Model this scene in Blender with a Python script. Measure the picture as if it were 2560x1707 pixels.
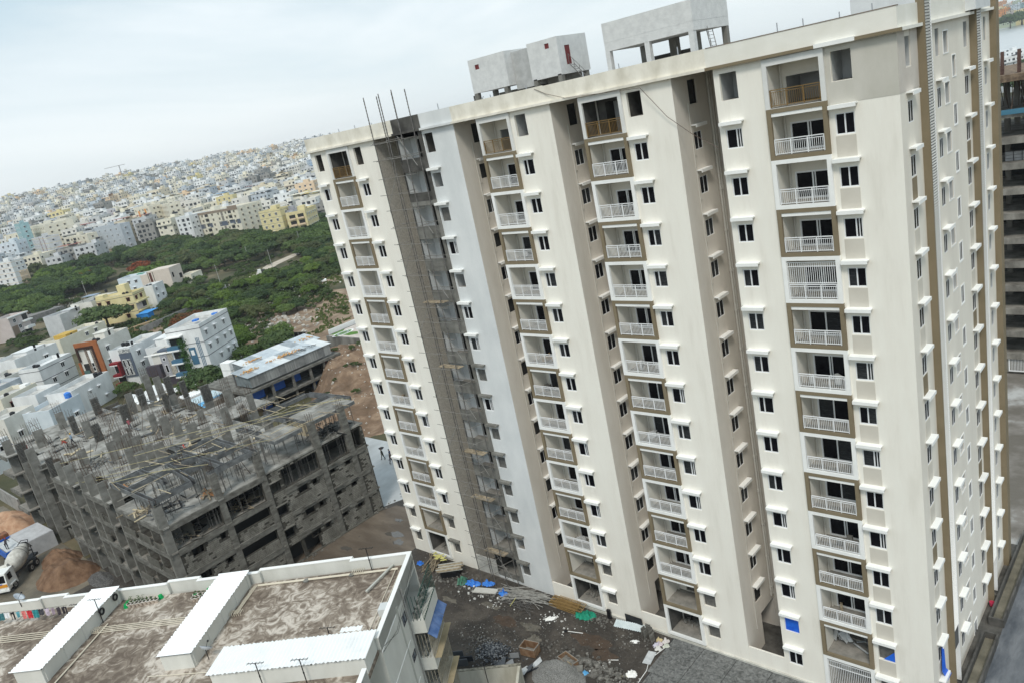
import bpy, math, random
from mathutils import Vector, Matrix, noise
R = math.radians
random.seed(11)
for o in list(bpy.data.objects): bpy.data.objects.remove(o)
scene = bpy.context.scene
col = scene.collection

# ------------------------------------------------------------------ camera
CAM_H = 45.602
cam_d = bpy.data.cameras.new('camera'); cam = bpy.data.objects.new('camera', cam_d); col.objects.link(cam)
pitch, roll, yaw = R(16.3235), R(-11.9975), R(-44.8088)
fw = Vector((math.sin(yaw)*math.cos(pitch), math.cos(yaw)*math.cos(pitch), -math.sin(pitch)))
r0 = Vector((math.cos(yaw), -math.sin(yaw), 0)); u0 = r0.cross(fw)
rt = math.cos(roll)*r0 + math.sin(roll)*u0; up = -math.sin(roll)*r0 + math.cos(roll)*u0
cam.matrix_world = Matrix(((rt.x, up.x, -fw.x, 0), (rt.y, up.y, -fw.y, 0), (rt.z, up.z, -fw.z, CAM_H), (0, 0, 0, 1)))
cam_d.sensor_width = 36.0; cam_d.lens = 36.0*1955.33/2560.0
cam_d.clip_start = 0.5; cam_d.clip_end = 20000
scene.camera = cam

# ------------------------------------------------------------------ sky and sun (overcast daylight)
SUN_EL, SUN_AZ = 52.0, -58.0          # azimuth measured in the XY plane from +X
world = bpy.data.worlds.new('World'); scene.world = world; world.use_nodes = True
wn, wl = world.node_tree.nodes, world.node_tree.links
wn.clear()
out = wn.new('ShaderNodeOutputWorld')
sky = wn.new('ShaderNodeTexSky'); sky.sky_type = 'NISHITA'; sky.sun_disc = False
sky.sun_elevation = R(SUN_EL); sky.sun_rotation = R(90 - SUN_AZ); sky.air_density = 1.0; sky.dust_density = 1.5
bg1 = wn.new('ShaderNodeBackground'); bg1.inputs[1].default_value = 0.10
wl.new(sky.outputs[0], bg1.inputs[0])
# cloud deck: soft horizontal bands of cloud, the same in every direction
tc = wn.new('ShaderNodeTexCoord'); mp = wn.new('ShaderNodeMapping'); mp.inputs['Scale'].default_value = (1.3, 1.3, 5.0)
nz = wn.new('ShaderNodeTexNoise'); nz.inputs['Scale'].default_value = 1.35; nz.inputs['Detail'].default_value = 7; nz.inputs['Roughness'].default_value = 0.52
nz.inputs['Distortion'].default_value = 0.5
cr = wn.new('ShaderNodeValToRGB')
cr.color_ramp.elements[0].position = 0.36; cr.color_ramp.elements[0].color = (0.40, 0.56, 0.655, 1)
cr.color_ramp.elements[1].position = 0.68; cr.color_ramp.elements[1].color = (0.83, 0.88, 0.90, 1)
e = cr.color_ramp.elements.new(0.52); e.color = (0.60, 0.70, 0.745, 1)
wl.new(tc.outputs['Generated'], mp.inputs[0]); wl.new(mp.outputs[0], nz.inputs[0]); wl.new(nz.outputs[0], cr.inputs[0])
# paler towards the horizon
sx = wn.new('ShaderNodeSeparateXYZ'); wl.new(tc.outputs['Generated'], sx.inputs[0])
mr = wn.new('ShaderNodeMapRange'); mr.inputs['From Min'].default_value = 0.0; mr.inputs['From Max'].default_value = 0.22
mr.inputs['To Min'].default_value = 0.85; mr.inputs['To Max'].default_value = 0.0
wl.new(sx.outputs['Z'], mr.inputs['Value'])
mx = wn.new('ShaderNodeMix'); mx.data_type = 'RGBA'; mx.inputs[7].default_value = (0.78, 0.83, 0.85, 1)
wl.new(mr.outputs[0], mx.inputs[0]); wl.new(cr.outputs[0], mx.inputs[6])
bg2 = wn.new('ShaderNodeBackground'); bg2.inputs[1].default_value = 0.94; wl.new(mx.outputs[2], bg2.inputs[0])
ms = wn.new('ShaderNodeMixShader'); ms.inputs[0].default_value = 0.9
wl.new(bg1.outputs[0], ms.inputs[1]); wl.new(bg2.outputs[0], ms.inputs[2]); wl.new(ms.outputs[0], out.inputs[0])

sun_d = bpy.data.lights.new('sun', 'SUN'); sun_d.energy = 1.5; sun_d.angle = R(14); sun_d.color = (1.0, 0.95, 0.86)
sun = bpy.data.objects.new('sun', sun_d); col.objects.link(sun)
sd = Vector((math.cos(R(SUN_AZ))*math.cos(R(SUN_EL)), math.sin(R(SUN_AZ))*math.cos(R(SUN_EL)), math.sin(R(SUN_EL))))
sun.rotation_euler = sd.to_track_quat('Z', 'Y').to_euler(); sun.location = (0, 0, 200)
scene.view_settings.view_transform = 'Standard'; scene.view_settings.look = 'None'
scene.view_settings.exposure = 0.42; scene.view_settings.gamma = 1.0; scene.view_settings.use_curve_mapping = False

# ------------------------------------------------------------------ materials
MATS = {}
def M(name, c1, c2=None, sc=1.0, rough=.85, c3=None, st=(1, 1, 1), lo=.35, hi=.65, bump=0., bsc=12., spec=.3, metal=0., dist=0., det=6., trans=0.):
    if name in MATS: return MATS[name]
    m = bpy.data.materials.new(name); m.use_nodes = True; MATS[name] = m
    n, l = m.node_tree.nodes, m.node_tree.links
    b = n['Principled BSDF']; b.inputs['Roughness'].default_value = rough; b.inputs['Metallic'].default_value = metal
    b.inputs['Specular IOR Level'].default_value = spec
    b.inputs['Base Color'].default_value = (*c1, 1)
    if c2 is not None or bump:
        g = n.new('ShaderNodeNewGeometry'); mp = n.new('ShaderNodeMapping'); mp.inputs['Scale'].default_value = st
        l.new(g.outputs['Position'], mp.inputs[0])
    if c2 is not None:
        t = n.new('ShaderNodeTexNoise'); t.inputs['Scale'].default_value = sc; t.inputs['Detail'].default_value = det
        t.inputs['Roughness'].default_value = .6; t.inputs['Distortion'].default_value = dist
        r = n.new('ShaderNodeValToRGB'); r.color_ramp.elements[0].position = lo; r.color_ramp.elements[1].position = hi
        r.color_ramp.elements[0].color = (*c1, 1); r.color_ramp.elements[1].color = (*c2, 1)
        if c3 is not None:
            e = r.color_ramp.elements.new((lo+hi)/2); e.color = (*c3, 1)
        l.new(mp.outputs[0], t.inputs[0]); l.new(t.outputs[0], r.inputs[0]); l.new(r.outputs[0], b.inputs['Base Color'])
    if bump:
        t2 = n.new('ShaderNodeTexNoise'); t2.inputs['Scale'].default_value = bsc; t2.inputs['Detail'].default_value = 5
        bp = n.new('ShaderNodeBump'); bp.inputs['Strength'].default_value = bump; bp.inputs['Distance'].default_value = 0.15
        l.new(mp.outputs[0], t2.inputs[0]); l.new(t2.outputs[0], bp.inputs['Height']); l.new(bp.outputs[0], b.inputs['Normal'])
    return m

def leafmat(name, cols, var=.5):
    if name in MATS: return MATS[name]
    m = bpy.data.materials.new(name); m.use_nodes = True; MATS[name] = m
    n, l = m.node_tree.nodes, m.node_tree.links
    b = n['Principled BSDF']; b.inputs['Roughness'].default_value = .65; b.inputs['Specular IOR Level'].default_value = .25
    oi = n.new('ShaderNodeObjectInfo'); g = n.new('ShaderNodeNewGeometry')
    t = n.new('ShaderNodeTexNoise'); t.inputs['Scale'].default_value = .55; t.inputs['Detail'].default_value = 5
    l.new(g.outputs['Position'], t.inputs[0])
    a = n.new('ShaderNodeMath'); a.operation = 'MULTIPLY_ADD'; a.inputs[1].default_value = var
    l.new(oi.outputs['Random'], a.inputs[0])
    a2 = n.new('ShaderNodeMath'); a2.operation = 'MULTIPLY_ADD'; a2.inputs[1].default_value = 1.3; a2.inputs[2].default_value = -.4
    l.new(t.outputs[0], a2.inputs[0]); l.new(a2.outputs[0], a.inputs[2])
    r = n.new('ShaderNodeValToRGB'); r.color_ramp.elements[0].position = .0; r.color_ramp.elements[0].color = (*cols[0], 1)
    r.color_ramp.elements[1].position = 1.; r.color_ramp.elements[1].color = (*cols[-1], 1)
    for i, c in enumerate(cols[1:-1]):
        e = r.color_ramp.elements.new((i+1)/(len(cols)-1)); e.color = (*c, 1)
    l.new(a.outputs[0], r.inputs[0]); l.new(r.outputs[0], b.inputs['Base Color'])
    tr = n.new('ShaderNodeBsdfTranslucent'); l.new(r.outputs[0], tr.inputs[0])
    mx = n.new('ShaderNodeMixShader'); mx.inputs[0].default_value = .25
    l.new(b.outputs[0], mx.inputs[1]); l.new(tr.outputs[0], mx.inputs[2]); l.new(mx.outputs[0], n['Material Output'].inputs[0])
    return m

cream = M('cream_paint', (.79, .755, .68), (.87, .84, .765), .9, .8, c3=(.85, .815, .74), st=(1.4, 1.4, .22), lo=.3, hi=.6, det=8, bump=.12, bsc=6)
white = M('white_paint', (.84, .84, .82), (.90, .90, .88), 1.2, .6)
taupe = M('taupe_paint', (.64, .595, .53), (.73, .685, .62), .5, .85, st=(1, 1, .3), bump=.1, bsc=6)
beige_panel = M('beige_panel_paint', (.58, .54, .47), (.63, .59, .52), .7)
olive = M('olive_brown_paint', (.205, .165, .105), (.235, .19, .125), .8, .75)
bronze = M('bronze_rail', (.21, .13, .045), rough=.5)
greywall = M('primer_white_wall', (.64, .66, .665), (.74, .755, .755), .5, .9, st=(1, 1, .5), bump=.1, bsc=5)
rawcon = M('raw_concrete', (.13, .125, .11), (.25, .245, .225), .9, .95, st=(1, 1, .6), bump=.25, bsc=8)
darkcon = M('wet_and_shaded_concrete', (.055, .052, .048), (.13, .125, .115), .8, .9, bump=.2, bsc=8)  # dark concrete; also paints the gloom inside open ground-floor bays
speck = M('rough_grey_plaster', (.36, .335, .295), (.52, .49, .44), 7, .95, bump=.4, bsc=25)
parapet_m = M('weathered_parapet', (.60, .56, .47), (.84, .80, .71), .8, .9, st=(1, 1, .6), lo=.25, hi=.6)
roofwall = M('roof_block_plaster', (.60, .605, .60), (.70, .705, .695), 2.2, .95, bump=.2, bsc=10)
innerg = M('inner_room_plaster', (.42, .43, .43), (.52, .53, .53), 1.0, .9)
floorc = M('inner_floor_concrete', (.20, .19, .17), (.32, .30, .27), 1.5, .9)
frame_w = M('white_window_frame', (.82, .83, .84), rough=.4)
def glassmat(name, c, rough, sp):
    m = M(name, c, rough=rough, spec=sp); return m
pane = glassmat('dark_glass', (.006, .006, .009), .22, .12)
film = M('glass_under_plastic_film', (.015, .017, .02), (.10, .105, .11), 3.2, .35, st=(.5, .5, 4.5), lo=.5, hi=.82, bump=.5, bsc=9, spec=.25, dist=1.5)
bluefilm = M('blue_sheet', (.01, .10, .62), (.02, .16, .75), 2, .5)
pipe_m = M('grey_white_pipe', (.62, .60, .55), rough=.5)
steel = M('rusty_steel_tube', (.10, .095, .09), (.22, .21, .20), 4, .6, metal=.3)
steel_pale = M('galvanised_tube', (.30, .29, .27), (.42, .41, .38), 3, .5, metal=.2)
rebar_m = M('rebar_steel', (.045, .035, .03), (.12, .075, .05), 3, .8)
wood_m = M('weathered_plank', (.20, .16, .11), (.42, .35, .25), 3, .9, st=(1, 1, 1))
pale_wood = M('pale_timber', (.45, .37, .24), (.60, .52, .36), 2, .9)
black_m = M('black_plastic', (.012, .012, .014), rough=.4)
dark_void = M('dark_interior', (.03, .03, .03), rough=.9)
blue_tarp = M('blue_tarpaulin', (.02, .13, .55), (.08, .30, .80), 2.5, .45, bump=.4, bsc=4)
green_net = M('green_net', (.01, .20, .12), (.03, .34, .22), 4, .9, bump=.6, bsc=9)
tin = M('zinc_sheet', (.40, .46, .50), (.62, .68, .72), .6, .35, st=(1, .3, 1), metal=.4)
white_sheet = M('white_corrugated_sheet', (.74, .755, .755), (.90, .91, .915), .7, .45, c3=(.87, .88, .885), spec=.4, lo=.25, hi=.55, det=8, st=(1, 1, 1))
mud = M('mud', (.055, .046, .038), (.115, .096, .078), .35, .75, c3=(.082, .068, .055), bump=.5, bsc=3, lo=.3, hi=.7)
sand_m = M('red_sand', (.125, .070, .042), (.225, .137, .085), 1.2, .95, bump=.4, bsc=6)

# ------------------------------------------------------------------ mesh helpers
class MB:
    def __init__(s): s.v = []; s.f = []; s.m = []
    def q(s, pts, m=0):
        i = len(s.v); s.v += [tuple(p) for p in pts]; s.f.append(tuple(range(i, i+len(pts)))); s.m.append(m); return s
    def box(s, x0, x1, y0, y1, z0, z1, m=0):
        i = len(s.v)
        s.v += [(x0, y0, z0), (x1, y0, z0), (x1, y1, z0), (x0, y1, z0), (x0, y0, z1), (x1, y0, z1), (x1, y1, z1), (x0, y1, z1)]
        s.f += [(i, i+3, i+2, i+1), (i+4, i+5, i+6, i+7), (i, i+1, i+5, i+4), (i+1, i+2, i+6, i+5), (i+2, i+3, i+7, i+6), (i+3, i, i+4, i+7)]
        s.m += [m]*6; return s
    def obox(s, c, dx, dy, dz, rot=0., tilt=0., m=0):
        i = len(s.v); c = Vector(c); cr, sr = math.cos(rot), math.sin(rot); ct, sn = math.cos(tilt), math.sin(tilt)
        for z in (-.5, .5):
            for x, y in ((-.5, -.5), (.5, -.5), (.5, .5), (-.5, .5)):
                X, Y, Z = x*dx, y*dy, z*dz
                X, Z = X*ct - Z*sn, X*sn + Z*ct
                s.v.append((c.x + X*cr - Y*sr, c.y + X*sr + Y*cr, c.z + Z))
        s.f += [(i, i+3, i+2, i+1), (i+4, i+5, i+6, i+7), (i, i+1, i+5, i+4), (i+1, i+2, i+6, i+5), (i+2, i+3, i+7, i+6), (i+3, i, i+4, i+7)]
        s.m += [m]*6; return s
    def tube(s, p, q, r, n=6, m=0, r2=None, cap=True):
        p, q = Vector(p), Vector(q); d = (q-p)
        if d.length < 1e-6: return s
        d.normalize(); a = d.orthogonal().normalized(); b = d.cross(a); r2 = r if r2 is None else r2
        i = len(s.v)
        for P, rr in ((p, r), (q, r2)):
            for k in range(n):
                t = 2*math.pi*k/n; s.v.append(tuple(P + a*rr*math.cos(t) + b*rr*math.sin(t)))
        for k in range(n):
            k2 = (k+1) % n; s.f.append((i+k, i+k2, i+n+k2, i+n+k)); s.m.append(m)
        if cap:
            s.f.append(tuple(range(i+n-1, i-1, -1))); s.m.append(m); s.f.append(tuple(range(i+n, i+2*n))); s.m.append(m)
        return s
    def path(s, pts, r, n=5, m=0):
        for a, b in zip(pts[:-1], pts[1:]): s.tube(a, b, r, n, m)
        return s
    def ring(s, x0, x1, z0, z1, t, y0, y1, m=0, tb=None, tt=None):
        tb = t if tb is None else tb; tt = t if tt is None else tt
        s.box(x0, x1, y0, y1, z0, z0+tb, m); s.box(x0, x1, y0, y1, z1-tt, z1, m)
        s.box(x0, x0+t, y0, y1, z0+tb, z1-tt, m); s.box(x1-t, x1, y0, y1, z0+tb, z1-tt, m); return s
    def lathe(s, prof, n=12, c=(0, 0, 0), m=0):
        i = len(s.v)
        for r, z in prof:
            for k in range(n):
                t = 2*math.pi*k/n; s.v.append((c[0]+r*math.cos(t), c[1]+r*math.sin(t), c[2]+z))
        for j in range(len(prof)-1):
            for k in range(n):
                k2 = (k+1) % n; s.f.append((i+j*n+k, i+j*n+k2, i+(j+1)*n+k2, i+(j+1)*n+k)); s.m.append(m)
        return s
    def mesh(s, name, mats):
        me = bpy.data.meshes.new(name); me.from_pydata(s.v, [], s.f)
        for m in (mats if isinstance(mats, (list, tuple)) else [mats]): me.materials.append(m)
        if any(s.m): me.polygons.foreach_set('material_index', s.m)
        me.update(); return me
    def build(s, name, mats, parent=None, loc=None, rz=None, smooth=False):
        me = s.mesh(name, mats)
        if smooth: me.polygons.foreach_set('use_smooth', [True]*len(me.polygons))
        return put(name, me, parent, loc, rz)

def put(name, me, parent=None, loc=None, rz=None, rot=None, scale=None):
    o = bpy.data.objects.new(name, me); col.objects.link(o)
    if parent is not None: o.parent = parent
    if loc is not None: o.location = loc
    if rz: o.rotation_euler = (0, 0, rz)
    if rot: o.rotation_euler = rot
    if scale is not None: o.scale = scale if isinstance(scale, (tuple, list)) else (scale,)*3
    return o
def thing(name, label, cat, loc=(0, 0, 0), rz=0, group=None):
    o = put(name, None, None, loc, rz); o['label'] = label; o['category'] = cat
    if group: o['group'] = group
    return o
def tag(o, label, cat, group=None):
    o['label'] = label; o['category'] = cat
    if group: o['group'] = group
    return o
def struct(o): o['kind'] = 'structure'; return o
def stuff(o): o['kind'] = 'stuff'; return o

def wall(b, o, u, n, u0, u1, z0, z1, holes=(), depth=.15, m=0, mr=None):
    """a wall plane with rectangular openings and their reveals; o origin, u along, n outward"""
    mr = m if mr is None else mr
    U = sorted({u0, u1, *[min(max(h[0], u0), u1) for h in holes], *[min(max(h[1], u0), u1) for h in holes]})
    Z = sorted({z0, z1, *[min(max(h[2], z0), z1) for h in holes], *[min(max(h[3], z0), z1) for h in holes]})
    P = lambda a, z, d=0.: (o[0]+u[0]*a-n[0]*d, o[1]+u[1]*a-n[1]*d, z)
    for zi in range(len(Z)-1):
        zc = (Z[zi]+Z[zi+1])/2; run = None
        for ui in range(len(U)-1):
            uc = (U[ui]+U[ui+1])/2
            hole = any(h[0] < uc < h[1] and h[2] < zc < h[3] for h in holes)
            if not hole and run is None: run = U[ui]
            if hole and run is not None:
                b.q((P(run, Z[zi]), P(U[ui], Z[zi]), P(U[ui], Z[zi+1]), P(run, Z[zi+1])), m); run = None
        if run is not None: b.q((P(run, Z[zi]), P(U[-1], Z[zi]), P(U[-1], Z[zi+1]), P(run, Z[zi+1])), m)
    for h in holes:
        d = h[4] if len(h) > 4 else depth
        a0, a1, c0, c1 = h[:4]
        b.q((P(a0, c0), P(a0, c1), P(a0, c1, d), P(a0, c0, d)), mr); b.q((P(a1, c0), P(a1, c0, d), P(a1, c1, d), P(a1, c1)), mr)
        b.q((P(a0, c0), P(a0, c0, d), P(a1, c0, d), P(a1, c0)), mr); b.q((P(a0, c1), P(a1, c1), P(a1, c1, d), P(a0, c1, d)), mr)

MC = {}
def cached(key, fn):
    if key not in MC: MC[key] = fn()
    return MC[key]
# ================================================================== ground and terrain
def terr(x, y):
    r = math.hypot(x, y); az = math.degrees(math.atan2(y, x))
    if 0 < az < 118: return 0.0 if r < 1760 else min(20., (r-1760)*.016)
    amp = 60.0 *(1.0 if az > 158 or az < 0 else 1-.16*min(1, (158-az)/12)) if az > 135 or az < -90 else (60*max(0.05, (az-118)/17) if az > 118 else 13)
    t = max(0., (r-400)/1250)
    if t > 1.05: t = 1.05 - (t-1.05)*.35
    return amp*max(t, 0)**1.15
gb = MB(); NR = [0, 12, 25, 40, 60, 80, 100, 130, 160, 200, 250, 300, 350, 400, 430, 470, 520, 580, 650, 730, 820, 920, 1050, 1200, 1400, 1600, 1750, 2000, 2500, 3500, 5500, 9000]; NA = 144
for i, r in enumerate(NR):
    for k in range(NA):
        a = 2*math.pi*k/NA; x, y = r*math.cos(a), r*math.sin(a)
        gb.v.append((x, y, terr(x, y) - .02))
for i in range(len(NR)-1):
    for k in range(NA):
        k2 = (k+1) % NA; gb.f.append((i*NA+k, (i+1)*NA+k, (i+1)*NA+k2, i*NA+k2)); gb.m.append(0)
scrub_g = M('scrubby_ground', (.045, .05, .022), (.30, .235, .16), .035, .95, c3=(.12, .105, .06), lo=.38, hi=.72, bump=.6, bsc=1.2, det=9)
struct(gb.build('ground', scrub_g, smooth=True))

def sheet(name, pts, z, m, sub=0):
    b = MB(); b.q([(x, y, z) for x, y in pts]); return struct(b.build(name, m))
mud_y = M('wet_mud_yard', (.030, .027, .024), (.13, .112, .094), .38, .6, c3=(.060, .052, .045), bump=.9, bsc=2.6, lo=.28, hi=.75, det=9, dist=.6)
sheet('dirt_yard', [(-112, 20), (-34, 20), (-33.2, 38), (-34.2, 46.4), (-68, 46.4), (-68, 60), (-100, 66), (-112, 60)], .004, mud_y)
road_m = M('muddy_street', (.085, .066, .050), (.20, .165, .13), .22, .6, c3=(.12, .095, .073), bump=.5, bsc=2, st=(.5, 1.6, 1), lo=.3, hi=.72, det=8)
sheet('street', [(-82, 30), (-68.3, 30), (-68.3, 53), (-79, 52.3), (-82, 46)], .012, road_m)
sheet('site_track', [(-104, 12), (-104, 24.6), (-150, 24.6), (-152, 12)], .008, M('wet_site_track', (.10, .088, .068), (.22, .19, .145), .3, .5, bump=.5, bsc=2, det=8))
pave_m = M('wet_pale_concrete', (.30, .31, .31), (.52, .54, .55), .22, .35, c3=(.40, .415, .42), bump=.15, bsc=3, st=(1, .6, 1), lo=.3, hi=.7, det=8)
sheet('concrete_pavement', [(-81, 50), (-79.2, 54.2), (-68.3, 60), (-70, 75), (-90, 66), (-103, 66), (-102, 56)], .016, pave_m)
b = MB()
for p in ((-73.2, 47.2, 1.6, .7), (-71.4, 46.2, 1.0, .5), (-75.5, 49.8, .9, .35), (-76.9, 42.5, 1.2, .4)):
    n = 14; b.q([(p[0]+p[2]*math.cos(2*math.pi*k/n)*random.uniform(.5, 1.1), p[1]+p[3]*math.sin(2*math.pi*k/n)*random.uniform(.6, 1.3), .022) for k in range(n)])
struct(b.build('puddle', M('puddle_water', (.10, .09, .08), rough=.05, spec=.8)))
# the grey podium in front of and beside the tower
pod_m = M('dark_speckled_podium', (.075, .077, .075), (.24, .243, .238), 3.4, .8, c3=(.155, .158, .154), bump=.5, bsc=7, lo=.34, hi=.66, det=8, dist=.8)
b = MB()
xs = [-34.0, -31.12, -28.2, -25.2, -22.2, -19.2, -16.2, -13.63]; ys = [46.2, 41.6, 37, 32]
for i in range(len(xs)-1):
    for j in range(len(ys)-1):
        xa, xb, ya, yb = xs[i], xs[i+1], ys[j+1], ys[j]
        b.box(xa+.025 + (.35 if (i == 0 and j == 1) else .7 if (i == 0 and j == 2) else 0), xb-.025, ya+.025, yb-.025, -.3, .06)
o = struct(b.build('podium_slab', pod_m))
sheet('podium_joint_bed', [(-33, 31.9), (-13.7, 31.9), (-13.7, 46.3), (-34.2, 46.3)], .012, M('joint_dark', (.045, .045, .045), rough=.9))
sheet('wet_concrete_base', [(-68, 46.3), (-12, 46.3), (-12, 75), (-68, 75)], .02, darkcon)
b = MB(); rp = random.Random(5)
for (cx, cy, sx, sy, n_) in ((-40.5, 42.6, 2.2, .9, 1), (-38.2, 41.6, 1.3, .8, 1), (-49.5, 41.0, 1.6, .7, 1)):
    n = 18; b.q([(cx+sx*math.cos(2*math.pi*k/n)*rp.uniform(.7, 1.15), cy+sy*math.sin(2*math.pi*k/n)*rp.uniform(.6, 1.2), .009) for k in range(n)])
struct(b.build('red_mud_patch', M('red_mud', (.062, .045, .034), (.095, .066, .048), 1.2, .5, bump=.3, bsc=4)))
b = MB()
for (cx, cy, sx, sy, n_) in ((-46.5, 41.5, 1.3, .5, 1), (-52.5, 42.2, 1.4, .35, 1), (-45.2, 40.2, .8, .8, 1), (-57, 41.0, 1.2, .4, 1)):
    n = 18; b.q([(cx+sx*math.cos(2*math.pi*k/n)*rp.uniform(.6, 1.15), cy+sy*math.sin(2*math.pi*k/n)*rp.uniform(.5, 1.2), .011) for k in range(n)])
struct(b.build('dried_mud_patch', M('dried_mud', (.17, .155, .13), (.10, .09, .072), 1.6, .8, bump=.4, bsc=5, det=9)))
bl = M('blue_grey_podium', (.085, .095, .11), (.19, .20, .215), .8, .8, c3=(.135, .145, .16), bump=.5, bsc=5, st=(1, .35, 1), det=8)
sheet('podium_deck', [(-13.6, 30), (30, 30), (30, 110), (-10.5, 110), (-12.15, 66), (-11.9, 50)], .05, bl)
sheet('rear_yard', [(-40, 70.5), (-10.5, 70.5), (-5, 125), (-60, 125)], .03, M('wet_rear_yard', (.16, .145, .125), (.50, .50, .49), .16, .4, c3=(.24, .22, .20), lo=.42, hi=.62, bump=.4, bsc=2, det=8))
# ================================================================== the cream apartment tower
YW = 46.25; YF = 46.13; XS = -13.6; YB = 68.2; ZR = 45.45; ZP = 46.62
tower = thing('apartment_tower', 'tall cream fifteen-storey apartment tower with balcony columns, filling the right half of the photo', 'apartment building', (0, 0, 0))
SILL = lambda k: 3*k-1.6
HEAD = lambda k: (3*k-.4) if k < 15 else 44.95
FR = {}
def window(kind, w, h, loc, rz, style, flat=False):
    """white frame with two sashes in an opening; the pane is its child"""
    def fr():
        b = MB(); t = .06
        if flat:
            b.ring(0, w, 0, h, .05, .05, .068); b.box(w/2-.03, w/2+.03, .05, .068, .05, h-.05); return b.mesh('window_frame', frame_w)
        b.ring(0, w, 0, h, t, .05, .12)
        xm = {'mid': w/2, 'left': w*.38, 'right': w*.66}[kind]
        b.box(xm-.035, xm+.035, .04, .11, t, h-t)
        if kind == 'right': b.box(w*.8, w*.8+.045, .06, .11, t, h-t)
        return b.mesh('window_frame', frame_w)
    f = put('window', cached(('wf', kind, w, h, flat), fr), tower, loc, rz)
    def pn(st):
        b = MB()
        if flat: b.q(((.03, .07, .03), (w-.03, .07, .03), (w-.03, .07, h-.03), (.03, .07, h-.03))); return b.mesh('pane', pane if st == 0 else film)
        b = MB(); xm = w*.5 if kind == 'mid' else w*.38 if kind == 'left' else w*.66
        b.q(((.03, .135, .03), (xm, .135, .03), (xm, .135, h-.03), (.03, .135, h-.03)), 0)
        b.q(((xm, .13, .03), (w-.03, .13, .03), (w-.03, .13, h-.03), (xm, .13, h-.03)), 1)
        mm = {0: (pane, pane), 1: (film, pane), 2: (pane, film), 3: (film, film)}[st]
        return b.mesh('pane', list(mm))
    put('pane', cached(('wp', kind, w, h, style, flat), lambda: pn(style)), f)
    return f
def ledge(w, loc, rz, m=None):
    def fn():
        b = MB(); b.box(-.22, w+.22, -.40, .02, 0, .08); b.box(-.22, w+.22, -.40, -.35, -.13, .003); return b.mesh('sunshade', m or white)
    return put('sunshade', cached(('lg', w, m.name if m else ''), fn), tower, loc, rz)
def room(x0, x1, z0, z1, y0, d, m, parent, name='room_interior'):
    b = MB()
    b.q(((x0, y0, z0), (x1, y0, z0), (x1, y0+d, z0), (x0, y0+d, z0)), 1)
    b.q(((x0, y0, z1), (x0, y0+d, z1), (x1, y0+d, z1), (x1, y0, z1)), 0)
    b.q(((x0, y0, z0), (x0, y0+d, z0), (x0, y0+d, z1), (x0, y0, z1)), 0)
    b.q(((x1, y0, z0), (x1, y0, z1), (x1, y0+d, z1), (x1, y0+d, z0)), 0)
    b.q(((x0, y0+d, z0), (x1, y0+d, z0), (x1, y0+d, z1), (x0, y0+d, z1)), 0)
    if d > 2: b.box(x0+(x1-x0)*.55, x0+(x1-x0)*.95, y0+d-.02, y0+d-.01, z0, z0+2.1, 2)
    return b.build(name, [m, floorc, dark_void], parent)

def railing_mesh(w, h, m, tall=False):
    def fn():
        b = MB(); n = int(w/.118)
        b.box(0, w, -.03, .03, h-.05, h); b.box(0, w, -.02, .02, h-.17, h-.135); b.box(0, w, -.02, .02, .06, .10)
        for i in range(n+1):
            x = i*w/n; b.box(x-.010, x+.010, -.012, .012, .1, h-.14)
        for x in (.03, w/3, 2*w/3, w-.03): b.box(x-.025, x+.025, -.03, .03, 0, h)
        return b.mesh('railing', m)
    return cached(('rail', w, h, m.name), fn)
def grille_mesh(w, z0, z1):
    def fn():
        b = MB(); n = int(w/.125)
        for i in range(n+1): b.box(i*w/n-.014, i*w/n+.014, -.014, .014, z0, z1)
        for z in (z0+.02, (z0*.2+z1*.8), z1-.02): b.box(0, w, -.02, .02, z-.02, z+.02)
        return b.mesh('grille', frame_w)
    return cached(('gr', w, z0, z1), fn)
def door_mesh(w, h, st):
    def fn():
        b = MB(); b.ring(0, w, 0, h, .1, -.10, .0)
        b.box(w*.5-.045, w*.5+.045, -.07, -.01, .08, h-.08)
        if st == 2: b.box(w*.56, w*.56+.06, -.09, -.03, .08, h-.08)
        b.q(((.05, -.03, .05), (w*.5, -.03, .05), (w*.5, -.03, h-.05), (.05, -.03, h-.05)), 1)
        b.q(((w*.5, -.04, .05), (w-.05, -.04, .05), (w-.05, -.04, h-.05), (w*.5, -.04, h-.05)), 2)
        return b.mesh('sliding_door', [frame_w, pane if st != 1 else film, film if st == 0 else pane])
    return cached(('door', w, h, st), fn)

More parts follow.
